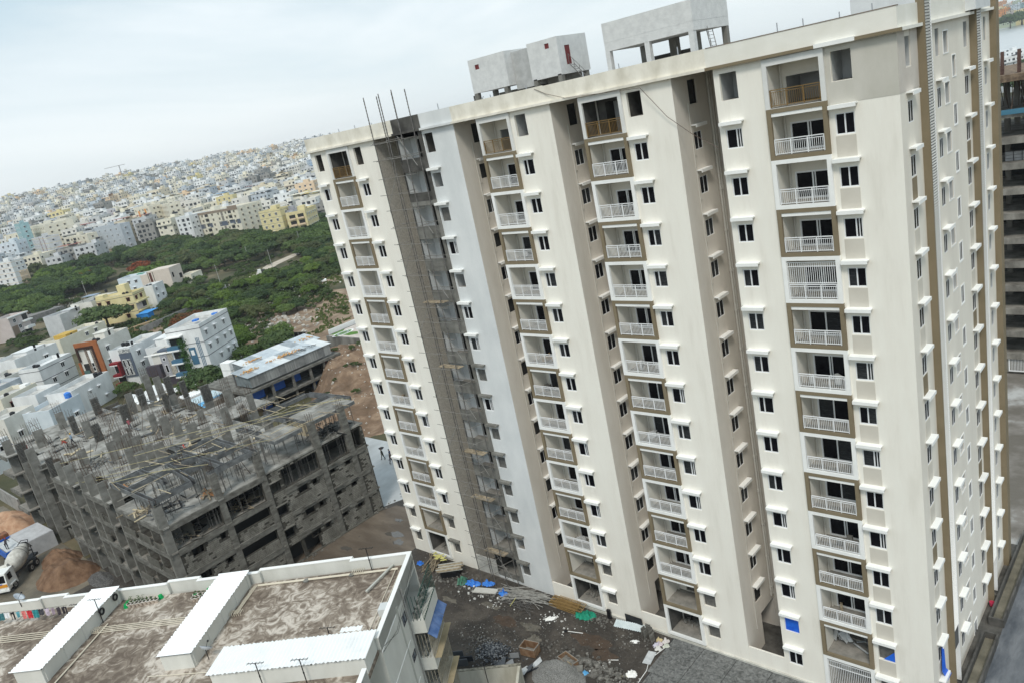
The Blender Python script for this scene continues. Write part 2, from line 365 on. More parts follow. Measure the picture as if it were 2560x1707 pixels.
# wing = (x0, x1, balcony x0, balcony x1, [front windows], material, left windows)
SEG = [('A', -68.2, -57.9, -65.3, -61.8, [-67.55, -61.2], cream),
       ('G', -54.85, -47.4, -54.85, -51.35, [-51.2], greywall),
       ('B', -44.66, -37.2, -44.66, -41.18, [-40.78], cream),
       ('C', -34.53, -27.1, -34.53, -30.95, [-30.6], cream),
       ('D', -24.15, XS, -20.98, -17.4, [-23.78, -17.08], cream)]
rnd = random.Random(4)
for nm, x0, x1, bx0, bx1, wins, wm in SEG:
    holes = []; WW = 1.08
    for k in range(1, 16):
        for wx in wins: holes.append((wx, wx+(WW if k < 15 else 1.12), SILL(k)-(.0 if k < 15 else .05), HEAD(k), .15 if k > 2 and k < 15 else .2))
        holes.append((bx0+.02, bx1-.02, 3*k-2.6 if k < 15 else 42.42, 3*k+.38 if k < 15 else 44.95, .0))
    b = MB(); wall(b, (0, YW), (1, 0), (0, -1), x0, x1, 0, ZR, holes, .15)
    b.build('front_wall', wm, tower)
    for k in range(1, 16):
        # windows
        for wi, wx in enumerate(wins):
            z = SILL(k); h = HEAD(k)-z
            low = k <= 2 and not (nm == 'D' and wi == 0 and k == 1)
            if nm == 'D' and wi == 0 and k == 2:
                b = MB(); b.box(wx, wx+WW, YW+.1, YW+.13, z, z+h); b.build('blue_window_sheet', bluefilm, tower)
            elif k == 15 or low or (nm == 'G' and k not in (14-2, 10, 6+3, 4+3) and k != 12):
                room(wx-.02, wx+WW+.05, z-.06, HEAD(k)+.01, YW+.2, .9 if k < 15 else 1.6, innerg if (k == 15 and nm in 'BD') or (nm == 'G' and k < 15) else darkcon if nm in 'AGC' and k > 2 else dark_void, tower)
                if nm == 'G' or k <= 2:
                    b = MB(); b.box(wx+.02, wx+WW-.02, YW+.17, YW+.19, z, z+h); b.build('shutter_board', M('grey_board', (.09, .09, .085), (.16, .155, .145), 3, .7), tower) if rnd.random() < .75 and k < 15 else None
                if nm == 'D' and k == 2 and wi == 1:
                    b = MB(); b.q(((wx+.3, YW+.05, z+.02), (wx+WW-.02, YW+.05, z+.02), (wx+WW-.02, YW+.05, z+.85))); b.build('blue_sheet_in_window', bluefilm, tower)
            else:
                st = rnd.choice([0, 0, 0, 1, 1, 2, 2, 3]) if k < 13 else 0
                window(rnd.choice(['mid', 'mid', 'mid', 'left', 'right']), WW, h, (wx, YW, z), 0, st)
            if k < 15: ledge(WW, (wx, YW, 3*k+.02), 0, rawcon if (nm == 'G' and k < 9) or (nm == 'A' and k < 3 and wi == 1) else None)
        # balcony box
        zb = 3*k-2.36 if k < 15 else 42.43; zt = 3*k+.15 if k < 15 else 44.85
        raw = nm == 'G'
        d = 1.55; y0 = YW
        bal = MB(); xa, xb = bx0+.27, bx1-.27
        if raw: xa, xb = bx0+.08, bx1-.35
        openf = k <= 2 or raw or (k == 15 and nm in 'AC')
        dd = d if k > 2 else 2.0
        lw = 0 if not (k == 15 and nm in 'AC') else 2
        if k == 1 and nm != 'D': lw = 2  # dark inner walls paint in the gloom of the open ground-floor bay
        bal.q(((xa, y0, zb), (xa, y0+dd, zb), (xa, y0+dd, zt), (xa, y0, zt)), lw)
        bal.q(((xb, y0, zb), (xb, y0, zt), (xb, y0+dd, zt), (xb, y0+dd, zb)), lw)
        bal.q(((xa, y0, zt), (xa, y0+dd, zt), (xb, y0+dd, zt), (xb, y0, zt)), lw)
        bal.q(((xa, y0, zb), (xb, y0, zb), (xb, y0+dd, zb), (xa, y0+dd, zb)), 1)
        dx0 = xa+(.38 if nm == 'D' else .5); dx1 = dx0+(2.15 if nm == 'D' else 1.78); dtop = zt-.8
        if openf: dx0, dx1, dtop = xa+.8, xb-.02, zt-.25
        wall(bal, (0, y0+dd), (1, 0), (0, -1), xa, xb, zb, zt, [(dx0, dx1, zb+.02, dtop, .12)], .12, lw)
        inner = greywall if raw else M('balcony_cream', (.70, .67, .60), (.76, .73, .66), .8, .85)
        bo = bal.build('balcony', [inner, floorc, darkcon], tower)
        if openf:
            room(dx0-.1, dx1+.1, zb, dtop+.02, y0+dd+.12, 2.5, darkcon if k > 2 else innerg if (k == 2 and not raw) else dark_void, bo, 'room_behind')  # ground-floor rooms near black: their gloom is put into the colour
            b = MB(); b.box(dx0+.1, dx0+.45, y0+dd+.9, y0+dd+1.2, zb, zt-.3); b.build('inner_pillar', innerg, bo)
        elif k == 15:
            room(dx0-.1, dx1+.1, zb, dtop+.02, y0+dd+.12, 2.2, innerg, bo, 'room_behind')
        else:
            put('sliding_door', door_mesh(round(dx1-dx0, 2), round(dtop-zb-.02, 2), rnd.choice([0, 1, 2, 2, 2]) if k < 13 else 2), bo, (dx0, y0+dd+.1, zb+.02))
        if not raw:
            b = MB(); b.tube((xa+.12, y0+dd-.14, zb), (xa+.12, y0+dd-.14, zt), .055, 6); b.build('drain_pipe', pipe_m, bo)
        if k < 15 and k > 2 and not raw and rnd.random() < .35:
            b = MB()
            for q in range(rnd.randint(1, 3)): b.obox((rnd.uniform(xa+.4, xb-.4), y0+rnd.uniform(.5, 1.2), zb+.3), rnd.uniform(.2, .7), rnd.uniform(.1, .4), rnd.uniform(.3, .7), rnd.random()*3)
            b.build('stored_material', rnd.choice([rawcon, wood_m, innerg, M('card_box', (.30, .21, .12), rough=.9)]), bo)
        # frames
        if not raw:
            b = MB()
            if k < 15:
                o_m = olive if k % 2 == 0 else white
                b.ring(bx0, bx1, 3*k-2.6, 3*k+.4-.004, .27, YF-.06, YW+.003, 0, tb=.24, tt=.25)
                if k % 2 == 0: b.box(bx0+.28, bx1-.28, YF-.02, YF+.1, 3*k-.06, 3*k+.145, 1)
                b.build('balcony_frame', [o_m, white], tower)
            else:
                b.ring(bx0, bx1, 42.4, 45.25, .27, YF-.04, YW+.003, 0, tb=.02, tt=.4); b.build('balcony_frame', [M('faded_white', (.66, .66, .64), (.74, .74, .72), 1, .8)], tower)
        else:
            b = MB(); b.box(bx0, bx0+.08, YW-.02, YW+.1, 3*k-2.6, 3*k+.4); b.box(bx1-.35, bx1, YW-.12, YW+.3, 3*k-2.6, 3*k+.4)
            b.box(bx0+.08, bx1-.35, YW-.02, YW+.28, 3*k-2.65, 3*k-2.3); b.box(bx0+.08, bx1-.35, YW, YW+.25, 3*k-.05, 3*k+.35)
            if k > 2: b.box(bx0+.08, bx1-.35, YW+.02, YW+.12, 3*k-2.3, 3*k-1.9)
            b.build('concrete_frame', rawcon if k < 14 else darkcon, tower)
        # railings
        w = round(xb-xa-.06, 2)
        if raw or k <= 2:
            if nm == 'D' and k == 1: put('grille', grille_mesh(w, 0, 2.3), bo, (xa+.03, YF+.05, zb+.02))
            continue
        if k == 15:
            put('railing', railing_mesh(w, 1.0, bronze), bo, (xa+.03, YF+.06, zb+.05))
        else:
            put('railing', railing_mesh(w, .95, frame_w), bo, (xa+.03, YF+.02, zb+.03))
            if nm == 'D' and k == 11: put('grille', grille_mesh(w, 1.0, 2.36), bo, (xa+.03, YF+.08, zb+.02))

# recess side walls facing the camera (+X) with their small windows
for xi, gm, pipes in ((-57.9, speck, 0), (-47.4, taupe, 1), (-37.2, taupe, 1), (-27.1, taupe, 2)):
    dep = 51.4; holes = []
    if xi != -57.9:
        for k in range(2, 16): holes.append((48.25, 49.3, SILL(k), HEAD(k), .07))
    holes.append((48.9, dep-.05, 0.0, 3.0, 2.0))
    b = MB(); wall(b, (xi, 0), (0, 1), (1, 0), YW, dep, 0, ZR, holes, .15, 0)
    b.q(((xi-2, 48.9, 0), (xi-2, dep, 0), (xi-2, dep, 3), (xi-2, 48.9, 3)), 1)
    b.build('recess_wall', [gm, dark_void], tower)
    nx = {-57.9: -54.85, -47.4: -44.66, -37.2: -34.53, -27.1: -24.15}[xi]
    b = MB(); wall(b, (0, dep), (1, 0), (0, -1), xi, nx, 0, ZR, [(xi+.4, nx-.4, 0, 3.0, 1.5)], .15, 0)
    wall(b, (nx, 0), (0, 1), (-1, 0), YW, dep, 0, ZR, [], .15, 0)
    b.build('recess_back_wall', taupe, tower)
    if xi != -57.9:
        for k in range(2, 16):
            z = SILL(k)
            openw = k == 15 or (xi == -47.4 and k % 2 == 0) or k == 2
            if openw: 
                b = MB(); b.box(xi-.9, xi-.16, 48.2, 49.35, z, HEAD(k)); b.build('room_interior', dark_void, tower)
            else: window('mid', 1.05, round(HEAD(k)-z, 2), (xi+.02, 48.25, z), R(90), rnd.choice([0, 0, 1, 0]), True)
            if k < 15: ledge(1.05, (xi, 48.25, 3*k+.02), R(90))
    b = MB(); b.tube((xi+.05, 47.9, 2.2), (xi+.05, 47.9, 43.5), .03, 5)
    for k in range(3, 15): b.path([(xi+.05, 47.9, 3*k-1.9), (xi+.05, 48.14, 3*k-1.9), (xi+.05, 48.14, 3*k-1.2), (xi+.05, 47.9, 3*k-1.2)], .018, 4)
    if pipes: b.build('service_pipe', pipe_m if xi != -57.9 else steel, tower)
    if pipes == 2:
        for j, yy in enumerate((50.75, 51.05)):
            b = MB(); b.tube((xi+.12, yy, 3.5), (xi+.12, yy, 45.4), .075, 8)
            for k in range(1, 15): b.tube((xi+.12, yy, 3*k+1.2), (xi+.12, yy, 3*k+1.4), .105, 8)
            b.build('downpipe', pipe_m, tower)
    # low wall that closes the recess at the ground
    if xi != -57.9:
        b = MB(); b.box(xi+.001, nx-.001, YW+.02, YW+.17, 0, 1.62); b.build('low_wall', cream, tower)
    else:
        b = MB(); b.box(xi+.001, nx-.001, YW+.05, YW+.2, 0, 1.9); b.build('low_wall', M('scuffed_white', (.38, .37, .34), (.55, .54, .50), 1.5, .9), tower)

# beige painted panels
for k in range(2, 15):
    b = MB(); b.box(-17.10, -15.98, YW-.012, YW+.001, 3*k-2.9+.06, 3*k-1.66); b.build('painted_panel', beige_panel, tower)
b = MB()
for (a0, a1, c0, c1) in ((-17.39, -17.1, 42.12, 45.24), (-15.94, XS+.012, 42.12, 45.24), (-17.1, -15.94, 42.12, 43.33), (-17.1, -15.94, 44.97, 45.24)): b.box(a0, a1, YW-.014, YW+.001, c0, c1)
b.build('painted_panel', M('undercoat_grey_beige', (.50, .48, .42), (.58, .555, .50), .7, .9, st=(1, 1, .5)), tower)

# ---------------- the long side wall facing +X
SW = {}   # y0, y1, (dz0, dz1) relative to floor, ledge?
holes = []
cols_ = [(47.52, 48.42, -1.6, -.4, True), (53.3, 54.1, -1.6, -.4, True), (54.95, 56.0, -1.55, -.3, False), (56.8, 57.6, -3.1, -1.85, False), (59.8, 60.75, -1.6, -.4, True), (65.2, 65.85, -1.6, -.4, True)]
for (a, c, d0, d1, lg) in cols_:
    for k in range(1, 16): holes.append((a, c, 3*k+d0, (3*k+d1) if k < 15 or not lg else 44.95, .05))
b = MB(); wall(b, (XS, 0), (0, 1), (1, 0), YW, YB, 0, ZR, holes, .16)
b.build('side_wall', M('side_cream_paint', (.74, .69, .61), (.81, .765, .68), .5, .85, st=(1, 1, .3), bump=.1, bsc=6), tower)
for ci, (a, c, d0, d1, lg) in enumerate(cols_):
    for k in range(1, 16):
        z0, z1 = 3*k+d0, (3*k+d1) if k < 15 or not lg else 44.95
        if k == 15 or ci == 2:
            b = MB(); b.q(((XS-.8, a-.0, z0), (XS-.8, c, z0), (XS-.8, c, z1), (XS-.8, a, z1))); b.q(((XS-.05, c, z0), (XS-.8, c, z0), (XS-.8, c, z1), (XS-.05, c, z1)))
            b.q(((XS-.05, a, z0), (XS-.05, a, z1), (XS-.8, a, z1), (XS-.8, a, z0))); b.q(((XS-.05, a, z0), (XS-.8, a, z0), (XS-.8, c, z0), (XS-.05, c, z0))); b.q(((XS-.05, a, z1), (XS-.05, c, z1), (XS-.8, c, z1), (XS-.8, a, z1)))
            b.build('room_interior', innerg, tower)
        else: window('mid', round(c-a, 2), round(z1-z0, 2), (XS+.045, a, z0), R(90), rnd.choice([0, 0, 0, 1, 0]), True)
        if lg and k < 15: ledge(round(c-a, 2), (XS, a, 3*k+.02), R(90))
        if ci in (2, 3):
            b = MB(); t = .07
            b.box(XS-.002, XS+.03, a-t, a, z0-t, z1+t); b.box(XS-.002, XS+.03, c, c+t, z0-t, z1+t); b.box(XS-.002, XS+.03, a, c, z0-t, z0); b.box(XS-.002, XS+.03, a, c, z1, z1+t); b.build('window_surround', white, tower)
for k in range(2, 15):
    mm = olive if k % 4 in (1,) else beige_panel
    if k == 14: continue
    for a, c in ((47.52, 48.42), (59.8, 60.75)):
        b = MB(); b.box(XS, XS+.012, a, c, 3*k-2.9-.1, 3*k-1.66); b.build('painted_panel', mm, tower)
b = MB(); b.box(XS, XS+.014, YW, 47.5, 42.12, 45.24); b.box(XS, XS+.014, 48.44, 49.78, 42.12, 45.24); b.box(XS, XS+.014, 47.5, 48.44, 42.12, 43.33); b.build('painted_panel', M('undercoat_pinkish', (.56, .51, .455), (.63, .58, .52), .7, .9), tower)
for fi, (ya, yb) in enumerate(((49.8, 51.2), (61.35, 62.8), (67.0, 68.2))):
    b = MB(); b.box(XS-.001, XS+.42, ya, ya+.16, .0, 47.4); b.build('brown_fin', olive, tower)
    if fi == 2:
        b = MB(); b.box(XS-.001, XS+.36, ya+.161, yb, 0, 47.3); b.build('fin_side', olive, tower); continue
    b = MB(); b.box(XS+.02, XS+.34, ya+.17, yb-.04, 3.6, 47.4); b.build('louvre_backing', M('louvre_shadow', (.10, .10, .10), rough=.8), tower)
    b = MB(); z = 3.6 if fi else 5.2
    b.box(XS+.02, XS+.4, yb-.04, yb, 0.3, 47.4, 1)
    zz = z
    while zz < 47.3:
        b.q(((XS+.345, ya+.165, zz), (XS+.345, yb-.041, zz), (XS+.40, yb-.041, zz+.10), (XS+.40, ya+.165, zz+.10))); b.q(((XS+.40, ya+.165, zz+.10), (XS+.40, yb-.041, zz+.10), (XS+.345, yb-.041, zz+.105), (XS+.345, ya+.165, zz+.105)))
        zz += .165
    stuff(b.build('louvre_slats', [M('white_louvre', (.88, .87, .84), rough=.45), frame_w], tower))

# ---------------- roof, cornice, parapet
b = MB(); b.box(-68.2, XS, YW+.16, YB-.01, ZR, ZR+.12); b.q(((-68.2, YW+.2, ZR-.001), (XS, YW+.2, ZR-.001), (XS, YB, ZR-.001), (-68.2, YB, ZR-.001))); b.build('roof_slab', floorc, tower)
def par(x0, x1, m, z1=ZP, name='parapet'):
    b = MB(); b.box(x0, x1, YW-.12, YW+.13, ZR-.003, z1); b.box(x0, x1, YW-.34, YW-.12, ZR-.16, ZR+.02); return b.build(name, m, tower)
par(-68.4, -57.9, parapet_m); par(-57.899, -54.9, parapet_m)
par(-54.899, -51.2, darkcon, ZP+.0); par(-51.199, -47.3, greywall)
par(-47.299, -37.6, parapet_m); par(-37.599, -24.5, parapet_m, ZP-.04)
b = MB(); b.box(-24.499, XS+.1, YW-.12, YW+.13, ZR-.003, ZP-.06); b.box(-24.499, -17.8, YW-.34, YW-.12, ZR-.16, ZR+.02, 1); b.box(-17.8, -15.6, YW-.36, YW-.12, ZR-.16, ZR+.06, 2); b.box(-15.6, XS+.34, YW-.34, YW-.12, ZR-.16, ZR+.02, 1)
b.build('parapet', [M('fresh_parapet', (.76, .74, .67), (.83, .81, .75), .6, .85), olive, white], tower)
b = MB(); b.box(-24.4, XS+.12, YW-.14, YW+.15, ZP-.06, ZP-.01); b.build('parapet_coping', M('brown_coping', (.20, .16, .13), (.28, .23, .19), 2, .9), tower)
b = MB(); b.box(XS-.13, XS+.1, YW+.131, 49.79, ZR-.003, ZP-.06); b.box(XS+.1, XS+.34, YW-.11, 49.79, ZR-.16, ZR+.02); b.box(XS-.13, XS+.1, 51.21, 61.3, ZR-.003, ZP+.3); b.box(XS+.1, XS+.34, 51.21, 61.3, ZR-.16, ZR+.02)
b.box(XS-.13, XS+.1, 62.81, 66.9, ZR-.003, ZP+.3); b.box(XS+.1, XS+.34, 62.81, 66.9, ZR-.16, ZR+.02); b.build('side_parapet', M('fresh_parapet', (0, 0, 0)), tower)
b = MB(); b.box(-68.2, -68.05, YW+.14, YB-.2, 0, ZP); b.build('end_wall', cream, tower)
b = MB(); b.box(-68.04, XS-.01, YB-.19, YB-.04, 0, ZP); b.build('back_wall', cream, tower)
for i in range(14):
    x = [-66, -63, -60.5, -58, -49, -43, -39.3, -34, -31, -26.5, -20, -18.5, -16.5, -14.8][i]
    b = MB(); b.tube((x, YW+.3, ZR), (x, YW+.3, ZP+.15+.35*rnd.random()), .035, 6); b.build('vent_pipe', M('zinc_pipe', (.35, .37, .40), rough=.5), tower)

# rooftop blocks
def block(name, x0, x1, y0, y1, z0, z1, m, cut=()):
    b = MB(); wall(b, (0, y0), (1, 0), (0, -1), x0, x1, z0, z1, [h[1:] for h in cut if h[0] == 'f'], .25)
    wall(b, (x1, 0), (0, 1), (1, 0), y0, y1, z0, z1, [h[1:] for h in cut if h[0] == 's'], .25)
    b.q(((x0, y0, z0), (x0, y0, z1), (x0, y1, z1), (x0, y1, z0))); b.q(((x0, y1, z0), (x0, y1, z1), (x1, y1, z1), (x1, y1, z0)))
    b.q(((x0, y0, z1), (x1, y0, z1), (x1, y1, z1), (x0, y1, z1))); b.q(((x0, y0, z0), (x0, y1, z0), (x1, y1, z0), (x1, y0, z0)))
    return b.build(name, m, tower)
red_d = M('dark_red_door', (.16, .03, .03), rough=.6)
block('stair_room', -50.85, -46.5, 53, 56.2, 47.35, 50.2, roofwall, [('f', -50.1, -49.6, 49.3, 49.7)])
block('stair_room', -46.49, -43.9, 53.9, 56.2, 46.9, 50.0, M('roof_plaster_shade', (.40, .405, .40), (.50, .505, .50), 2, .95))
block('stair_room', -43.89, -40.75, 53, 57.0, 47.25, 50.2, roofwall, [('f', -42.05, -41.6, 49.45, 49.85), ('s', 53.9, 54.6, 47.95, 49.45)])
b = MB(); b.box(-50.1, -49.6, 53.05, 53.1, 49.3, 49.7); b.box(-42.05, -41.6, 53.05, 53.1, 49.45, 49.85); b.box(-40.82, -40.79, 53.9, 54.6, 47.95, 49.45); b.build('red_door', red_d, tower)
for x, y in ((-50.6, 53.2), (-47, 53.2), (-47, 55.6), (-50.6, 55.6), (-43.6, 53.2), (-41, 53.2), (-41, 56.6), (-43.6, 56.6), (-45, 54.2), (-45, 55.9)):
    b = MB(); b.box(x-.2, x+.2, y-.2, y+.2, ZR+.12, 47.34); b.build('roof_pillar', rawcon, tower)
b = MB(); b.box(-49.3, -44.6, 54.6, 55.9, ZR+.12, 47.0); b.box(-43.3, -41.2, 54.2, 56.3, ZR+.12, 47.24); b.build('lift_shaft_wall', rawcon, tower)
block('tank_room', -36.3, -28.7, 53, 58.4, 48.75, 50.15+.0, roofwall)
block('tank_room', -36.29, -28.71, 53.01, 58.39, 48.1, 48.749, roofwall)
for x, y, w in ((-36.1, 53.2, .2), (-32.6, 53.2, .2), (-28.95, 53.2, .2), (-28.9, 58.1, .2), (-32.4, 56.6, .3), (-36.1, 58.1, .2), (-30.4, 56.2, .3)):
    b = MB(); b.box(x-w, x+w, y-w, y+w, ZR+.12, 48.09); b.build('roof_pillar', roofwall if y == 53.2 else rawcon, tower)
b = MB(); b.box(-34.5, -31, 56.9, 57.9, ZR+.12, 47.1); b.build('roof_tank_wall', darkcon, tower)
block('head_room', -20.5, -12.9, 60, 64, ZR+.12, 49.2, M('pale_roof_block', (.60, .62, .63), (.68, .70, .71), 1, .8))
def steps(p, q, w, n, m, name='roof_ladder'):
    b = MB(); p, q = Vector(p), Vector(q); s = Vector((0, w, 0))
    b.tube(p, q, .03, 5); b.tube(p+s, q+s, .03, 5)
    for i in range(n): t = (i+.5)/n; c = p.lerp(q, t); b.tube(c, c+s, .02, 4)
    for t in (0, .33, .66, 1): c = p.lerp(q, t); b.tube(c, c+Vector((0, 0, .8)), .018, 4)
    b.tube(p+Vector((0, 0, .8)), q+Vector((0, 0, .8)), .018, 4); return b.build(name, m, tower)
steps((-39.2, 54.0, 46.4), (-40.6, 54.0, 47.95), .6, 8, steel)
steps((-28.2, 54.4, 46.0), (-28.9, 55.2, 48.0), .9, 8, steel)
b = MB(); b.box(-51.0, -50.9, 53, 53.1, ZR, 47.2); b.path([(-51.2, 52.8, ZR+.12), (-51.0, 53.2, 47.2), (-50.3, 53.2, 47.2), (-50.5, 52.8, ZR+.12), (-50.0, 53.2, 47.0)], .03, 4); b.build('roof_ladder', steel, tower)
# hanging cable from the roof
b = MB(); b.path([(-38.2, YW-.16, 46.5), (-37.2, YW-.18, 46.0), (-35.4, YW-.4, 45.45), (-32, YW-.4, 45.25), (-29.2, YW-.38, 45.1), (-27.6, YW-.2, 43.0), (-26, YW-.2, 41.7), (-24.3, YW-.2, 40.6)], .02, 4); b.build('hanging_cable', M('dull_cable', (.16, .12, .10), rough=.8), tower)
# floor slab line in the recess back etc. + base kerb
b = MB(); b.box(-47.0, -13.4, YW-.16, YW-.001, 0, .22); stuff(b.build('plinth', M('stained_plinth', (.42, .41, .37), (.62, .61, .56), .9, .9), tower))
# balcony debris on the open second floor
b = MB()
for i in range(14):
    x = -20.5+rnd.random()*.9; b.obox((x, YW+1.0+rnd.random()*1.5, 4.4+rnd.random()*.3), .12+.3*rnd.random(), .05, 1.2+rnd.random(), rnd.random()*3, .3+.3*rnd.random())
for i in range(4): b.obox((-18.8+rnd.random(), YW+1+rnd.random()*1.5, 3.8), 1.4, .12, .04, rnd.random()*3)
tag(b.build('board_stack', M('pale_board', (.45, .47, .48), (.62, .64, .65), 2, .7)), 'pale boards leaning inside the open brown-framed balcony near the tower foot', 'boards')
for nm, bx in (('B', -43.0), ('C', -32.8), ('A', -63.5)):
    b = MB()
    for i in range(40): b.obox((bx+rnd.uniform(-1.1, 1.1), YW+.6+rnd.random()*2.4, .72+rnd.random()*.12), .1+.3*rnd.random(), .1+.2*rnd.random(), .08+.12*rnd.random(), rnd.random()*3, rnd.random())
    b.build('floor_rubble', rawcon, tower)
# ================================================================== scaffolding in front of the unfinished stair column
sc = thing('scaffolding', 'tall steel tube scaffold climbing the raw grey column of the tower', 'scaffolding', (0, 0, 0))
xs_ = [-56.15, -54.1, -52.35]; y1_, y2_ = 44.85, 45.85
vm = cached('scv', lambda: MB().tube((0, 0, 0), (0, 0, 46.6), .045, 6).mesh('pole', steel))
tops = [48.9, 48.8, 48.9, 48.85, 48.95, 48.8]
pm = {}
for i, x in enumerate(xs_):
    for j, y in enumerate((y1_, y2_)):
        b = MB(); zt = tops[i*2+j]; z = 0
        xx = x+(0 if j == 0 else .55)
        b.tube((xx, y, 0), (xx+.02, y, zt), .042, 6)
        for q in range(8): b.tube((xx, y, 6*q+2.8), (xx, y, 6*q+3.1), .06, 6)
        for q in range(12): b.tube((xx+.01, y, 45.6+q*.27), (xx+.01, y, 45.68+q*.27), .055, 6)
        b.build('pole', steel, sc)
rs = random.Random(8)
hm = cached('sch', lambda: MB().tube((-2.6, 0, 0), (2.6, 0, 0), .026, 5).mesh('ledger', M('ledger_tube', (.17, .16, .145), (.27, .26, .24), 3, .6)))
hm2 = cached('sch2', lambda: MB().tube((0, -.75, 0), (.5, .75, 0), .026, 5).mesh('transom', M('ledger_tube', (0, 0, 0))))
for lv in range(30):
    z = 1.4+1.5*lv
    if z > 45: break
    o = put('ledger', hm, sc, (-54.2+rs.uniform(-.25, .25), y1_-.06, z+rs.uniform(-.08, .08))); o.rotation_euler = (0, R(rs.uniform(-.8, .8)), 0)
    if lv % 2 == 0 and rs.random() < .8:
        o = put('ledger', hm, sc, (-53.9, y2_+.06, z+.1+rs.uniform(-.1, .1)))
    for x in xs_:
        if rs.random() < .6:
            o = put('transom', hm2, sc, (x, 45.35, z+.06+rs.uniform(-.1, .1)))
pl = cached('scp', lambda: MB().box(-1.4, 1.4, -.35, .35, 0, .05).mesh('plank', wood_m))
for z in (4.0, 10.1, 15.2, 24, 30.3): put('plank', pl, sc, (-53.2+rs.uniform(-.4, .4), 45.3, z))
for k in range(0, 44, 3):
    b = MB(); b.tube((xs_[0], y1_, k+.5), (xs_[1], y1_, k+3.2), .03, 5) if k % 2 else b.tube((xs_[2], y2_, k+.5), (xs_[1], y2_, k+3.2), .03, 5)
    b.build('brace', steel_pale, sc)

# ================================================================== the low apartment block, lower left
KX, KY, ZF, ZT = -42.66, 28.43, 16.24, 17.12
near = thing('apartment_block', 'cream five-storey block seen from above, its flat roof with white sheet covers, lower left', 'apartment building', (KX, KY, 0), R(216))
def NW(x, y, z):   # local to world
    c, s = math.cos(R(216)), math.sin(R(216)); return Vector((KX+x*c-y*s, KY+x*s+y*c, z))
nwm = M('block_cream_wall', (.60, .595, .55), (.70, .695, .65), .5, .85, st=(1, 1, .4), bump=.1, bsc=4)
nroof = M('weathered_roof_screed', (.13, .10, .078), (.58, .52, .455), 1.0, .8, c3=(.25, .205, .163), lo=.36, hi=.68, dist=2.0, det=10, bump=.25, bsc=5)
_n, _l = nroof.node_tree.nodes, nroof.node_tree.links     # large dirty and bleached zones over the swirls
_t = _n.new('ShaderNodeTexNoise'); _t.inputs['Scale'].default_value = .22; _t.inputs['Detail'].default_value = 3
_g = _n.new('ShaderNodeNewGeometry'); _l.new(_g.outputs['Position'], _t.inputs[0])
_noise = [x for x in _n if x.type == 'TEX_NOISE' and abs(x.inputs['Scale'].default_value-1.0) < .01][0]; _ramp = [x for x in _n if x.type == 'VALTORGB'][0]
_a = _n.new('ShaderNodeMath'); _a.operation = 'MULTIPLY_ADD'; _a.inputs[1].default_value = .9; _a.inputs[2].default_value = -.42
_b = _n.new('ShaderNodeMath'); _b.operation = 'ADD'; _l.new(_t.outputs[0], _a.inputs[0]); _l.new(_a.outputs[0], _b.inputs[0]); _l.new(_noise.outputs[0], _b.inputs[1]); _l.new(_b.outputs[0], _ramp.inputs[0])
b = MB(); b.box(.2, 50, .2, 26, ZF-.3, ZF); b.build('roof_slab', nroof, near)
b = MB(); HH = 9.35
# east (right) face, with the light-well notch
hl = [(1.2*0, 0, 0, 0)]
wall(b, (0, 0), (0, 1), (-1, 0), 0, HH, 0, ZT, [(4.25, 4.95, 14.55, 15.17, .1), (4.3, 5.0, 11.7, 12.15, .1), (4.3, 5.0, 8.7, 9.2, .1), (.05, 3.7, 13.95, 15.9, 1.2), (.05, 3.6, 10.9, 12.8, 1.2), (.05, 3.6, 7.9, 9.8, 1.2), (.05, 3.6, 4.9, 6.8, 1.2)], .1)
b.q(((1.6, HH, 0), (1.6, 12.0, 0), (1.6, 12.0, ZF), (1.6, HH, ZF))); b.q(((0, HH, 0), (1.6, HH, 0), (1.6, HH, ZF), (0, HH, ZF))); b.q(((0, 12, 0), (1.6, 12, 0), (1.6, 12, ZF), (0, 12, ZF)))
wall(b, (0, 0), (0, 1), (-1, 0), 12.0, 26, 0, ZT, [(13.2, 14.6, 13.9, 15.2, .1), (13.2, 14.6, 10.9, 12.2, .1)], .1)
wall(b, (0, 0), (1, 0), (0, -1), 0, 50, 0, ZF, [(4+6*i, 5.4+6*i, 3*f+1, 3*f+2.3, .1) for i in range(7) for f in range(5)], .1)
b.build('wall', nwm, near)
for (a, c, z0, z1) in ((4.25, 4.95, 14.55, 15.17), (4.3, 5.0, 11.7, 12.15), (4.3, 5.0, 8.7, 9.2)):
    b = MB()
    t = .06; b.box(-.03, .04, a-t, a, z0-t, z1+t); b.box(-.03, .04, c, c+t, z0-t, z1+t); b.box(-.03, .04, a, c, z0-t, z0); b.box(-.03, .04, a, c, z1, z1+t); b.box(-.01, .03, (a+c)/2-.03, (a+c)/2+.03, z0, z1)
    f = b.build('window', M('window_trim_dark', (.08, .08, .09), rough=.5), near)
    b = MB(); b.q(((.06, a, z0), (.06, c, z0), (.06, c, z1), (.06, a, z1))); b.build('pane', M('bluish_glass', (.25, .28, .33), rough=.25), f)
